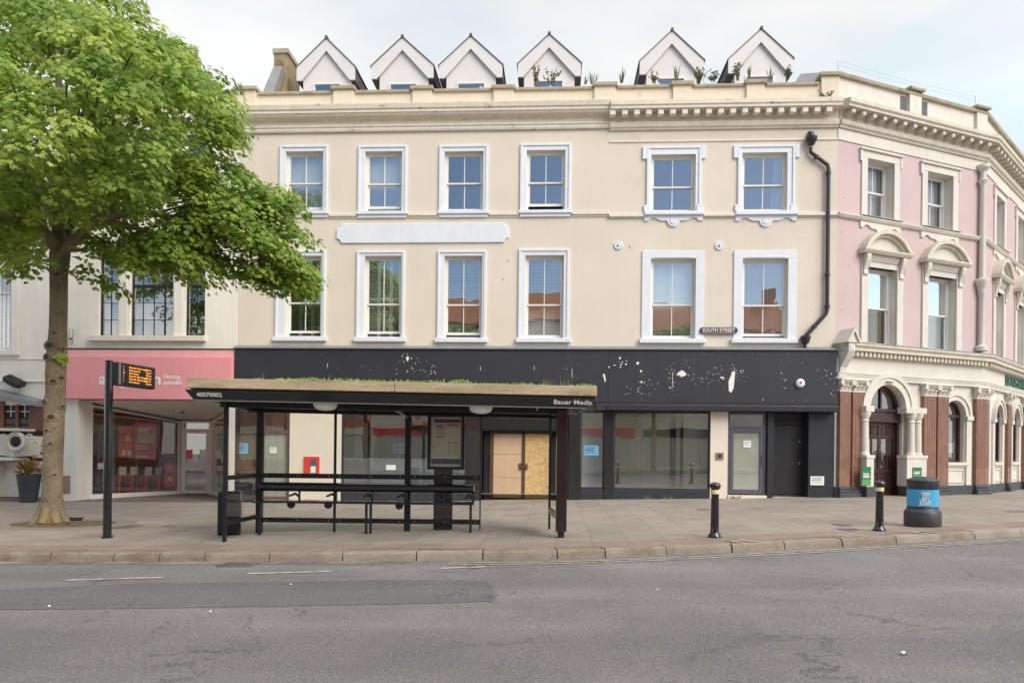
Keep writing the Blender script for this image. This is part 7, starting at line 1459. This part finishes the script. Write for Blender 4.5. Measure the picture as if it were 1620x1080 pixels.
# ------------------------------------------------------------------ passenger information pole
p = ground_pt(169.5, 850.5); z0 = g(p.x); zt = PL(0, p.y).pt(176, 571)[1]; IP = thing('information_pole', (p.x, p.y, z0), 'tall black pole carrying an amber bus departure display', 'display pole')
q = MB(); q.lathe([(.10, z0), (.10, z0 + .03), (.075, z0 + .05), (.072, zt), (.06, zt + .01)], p.x, p.y, 18); q.build('pole', M_['blackg'], IP, smooth=40)
DP = PL(p.x, p.y, 82); DM = DP.M; d0, d1 = DP.pt(182, 590)[0], DP.pt(242.3, 600)[0]; zA, zB_ = DP.pt(182, 609)[1], DP.pt(182, 572)[1]; 
q = MB(DM); q.box(d0, d1, -.06, .10, zA, zB_); q.build('display_case', M_['black'], IP, bevel=.03); q = MB(DM); q.box(.05, d0 - .001, -.03, .05, zA + .03, zB_ - .03); q.build('arm', M_['blackm'], IP); q = MB(DM); q.box(d0 + .02, d0 + .07, -.068, -.061, zA + .02, zB_ - .02); q.build('edge_strip', M_['steel'], IP)
rows = [('1', 'North Borough', '22min'), ('2', 'Pebworth', '22min'), ('93', 'Dorking', '23min'), ('5', 'North Borough', '23min'), ('1', 'North Borough', '24:15'), ('1', 'Horsham', '25min')]
W_ = d1 - d0; H_ = zB_ - zA
for k, (n_, dst, tm) in enumerate(rows):
    zz = zB_ - H_ * (.17 + .125 * k)
    text('led_text', n_, .043, M_['led'], IP, DM @ T((d0 + W_ * .13, -.0615, zz)), .0005, .006, align='LEFT'); text('led_text', dst, .043, M_['led'], IP, DM @ T((d0 + W_ * .28, -.0615, zz)), .0005, .006, align='LEFT', sx=1.8); text('led_text', tm, .043, M_['led'], IP, DM @ T((d0 + W_ * .72, -.0615, zz)), .0005, .006, align='LEFT', sx=1.5)

# ------------------------------------------------------------------ bollards and litter bin
bol = None
for px, py, lab in ((1130.5, 850, 'black bollard with gold band on the kerb in front of the cream pier'), (1391, 839.5, 'black bollard with gold band beside the blue banded bin')):
    p = ground_pt(px, py)
    if bol is None:
        z = g(p.x); bol = thing('bollard', (p.x, p.y, z), lab, 'bollard', 'black bollards with gold bands along the kerb')
        q = MB(); q.lathe([(.115, z - .01), (.115, z + .02), (.10, z + .05), (.075, z + .085), (.072, z + .10), (.064, z + .72), (.072, z + .73)], p.x, p.y, 24); q.build('post', M_['blackg'], bol, smooth=40)
        q = MB(); q.lathe([(.066, z + .732), (.073, z + .735), (.073, z + .80), (.066, z + .803)], p.x, p.y, 24); q.build('gold_band', M_['gold'], bol, smooth=40)
        q = MB(); q.lathe([(.066, z + .805), (.07, z + .82), (.092, z + .845), (.094, z + .875), (.085, z + .90), (.05, z + .925), (.0, z + .93)], p.x, p.y, 24); q.build('cap', M_['blackg'], bol, smooth=40)
    else:
        c = copy_tree(bol); c.location = (p.x, p.y, g(p.x)); c.scale = (.96,) * 3; c['label'] = lab
p = ground_pt(1456.5, 834); p.y += .25; p.x += .15; z = g(p.x); BN = thing('litter_bin', (p.x, p.y, z), 'round black litter bin with a bright blue band and domed lid', 'litter bin'); k = .97
q = MB(); q.lathe([(.30, z), (.315, z + .03), (.315, z + .26), (.30, z + .29), (.27, z + .315), (.262, z + .34), (.262, z + .37)], p.x, p.y, 40); q.build('base', M_['binblk'], BN, smooth=35)
q = MB(); q.lathe([(.262, z + .372), (.268, z + .375), (.268, z + .685), (.262, z + .688)], p.x, p.y, 40); band = q.build('sticker_band', M_['binblue'], BN, smooth=35)
q = MB(); q.lathe([(.255, z + .69), (.262, z + .70), (.268, z + .82), (.278, z + .83), (.278, z + .85), (.26, z + .875), (.17, z + .905), (.165, z + .915), (0, z + .925)], p.x, p.y, 40); lid = q.build('lid', M_['binblk'], BN, smooth=35)
vdir = (Vector((p.x, p.y, 0)) - Vector((0, 0, 0))).normalized(); side = Vector((-vdir.y, vdir.x, 0)) * -1; ca = math.atan2(-vdir.y, -vdir.x)
q = MB(); rr = .2745; n = 10; A0 = ca + radians(28); A1 = ca + radians(72)
out = [(A0 + (A1 - A0) * t, v) for t, v in ((0, .735), (.06, .715), (.94, .715), (1, .735), (1, .775), (.94, .79), (.06, .79), (0, .775))]
q.add([(p.x + rr * cos(a), p.y + rr * sin(a), z + v) for a, v in [(A0 + (A1 - A0) * i / n, .705) for i in range(n + 1)] + [(A0 + (A1 - A0) * i / n, .795) for i in range(n, -1, -1)]], [(i, i + 1, 2 * n - i, 2 * n + 1 - i) for i in range(n)]); q.build('aperture', M_['black'], lid)
bpl = math.degrees(math.atan2(vdir.x, -vdir.y)); yaw = math.atan2(vdir.y, vdir.x) - pi / 2
for i, s_ in enumerate(('TIME', 'TO', 'BIN', 'YOUR', 'JUNK!')):
    aa = ca + radians(9); nrm_ = Vector((cos(aa), sin(aa), 0)); pos = Vector((p.x, p.y, z + .615 - i * .048)) + nrm_ * .2695; Mt = T(pos) @ Matrix.Rotation(aa + pi / 2, 4, 'Z')
    text('lettering', s_, .062, M_['letter'], band, Mt, .0015, .02, sx=1.15)
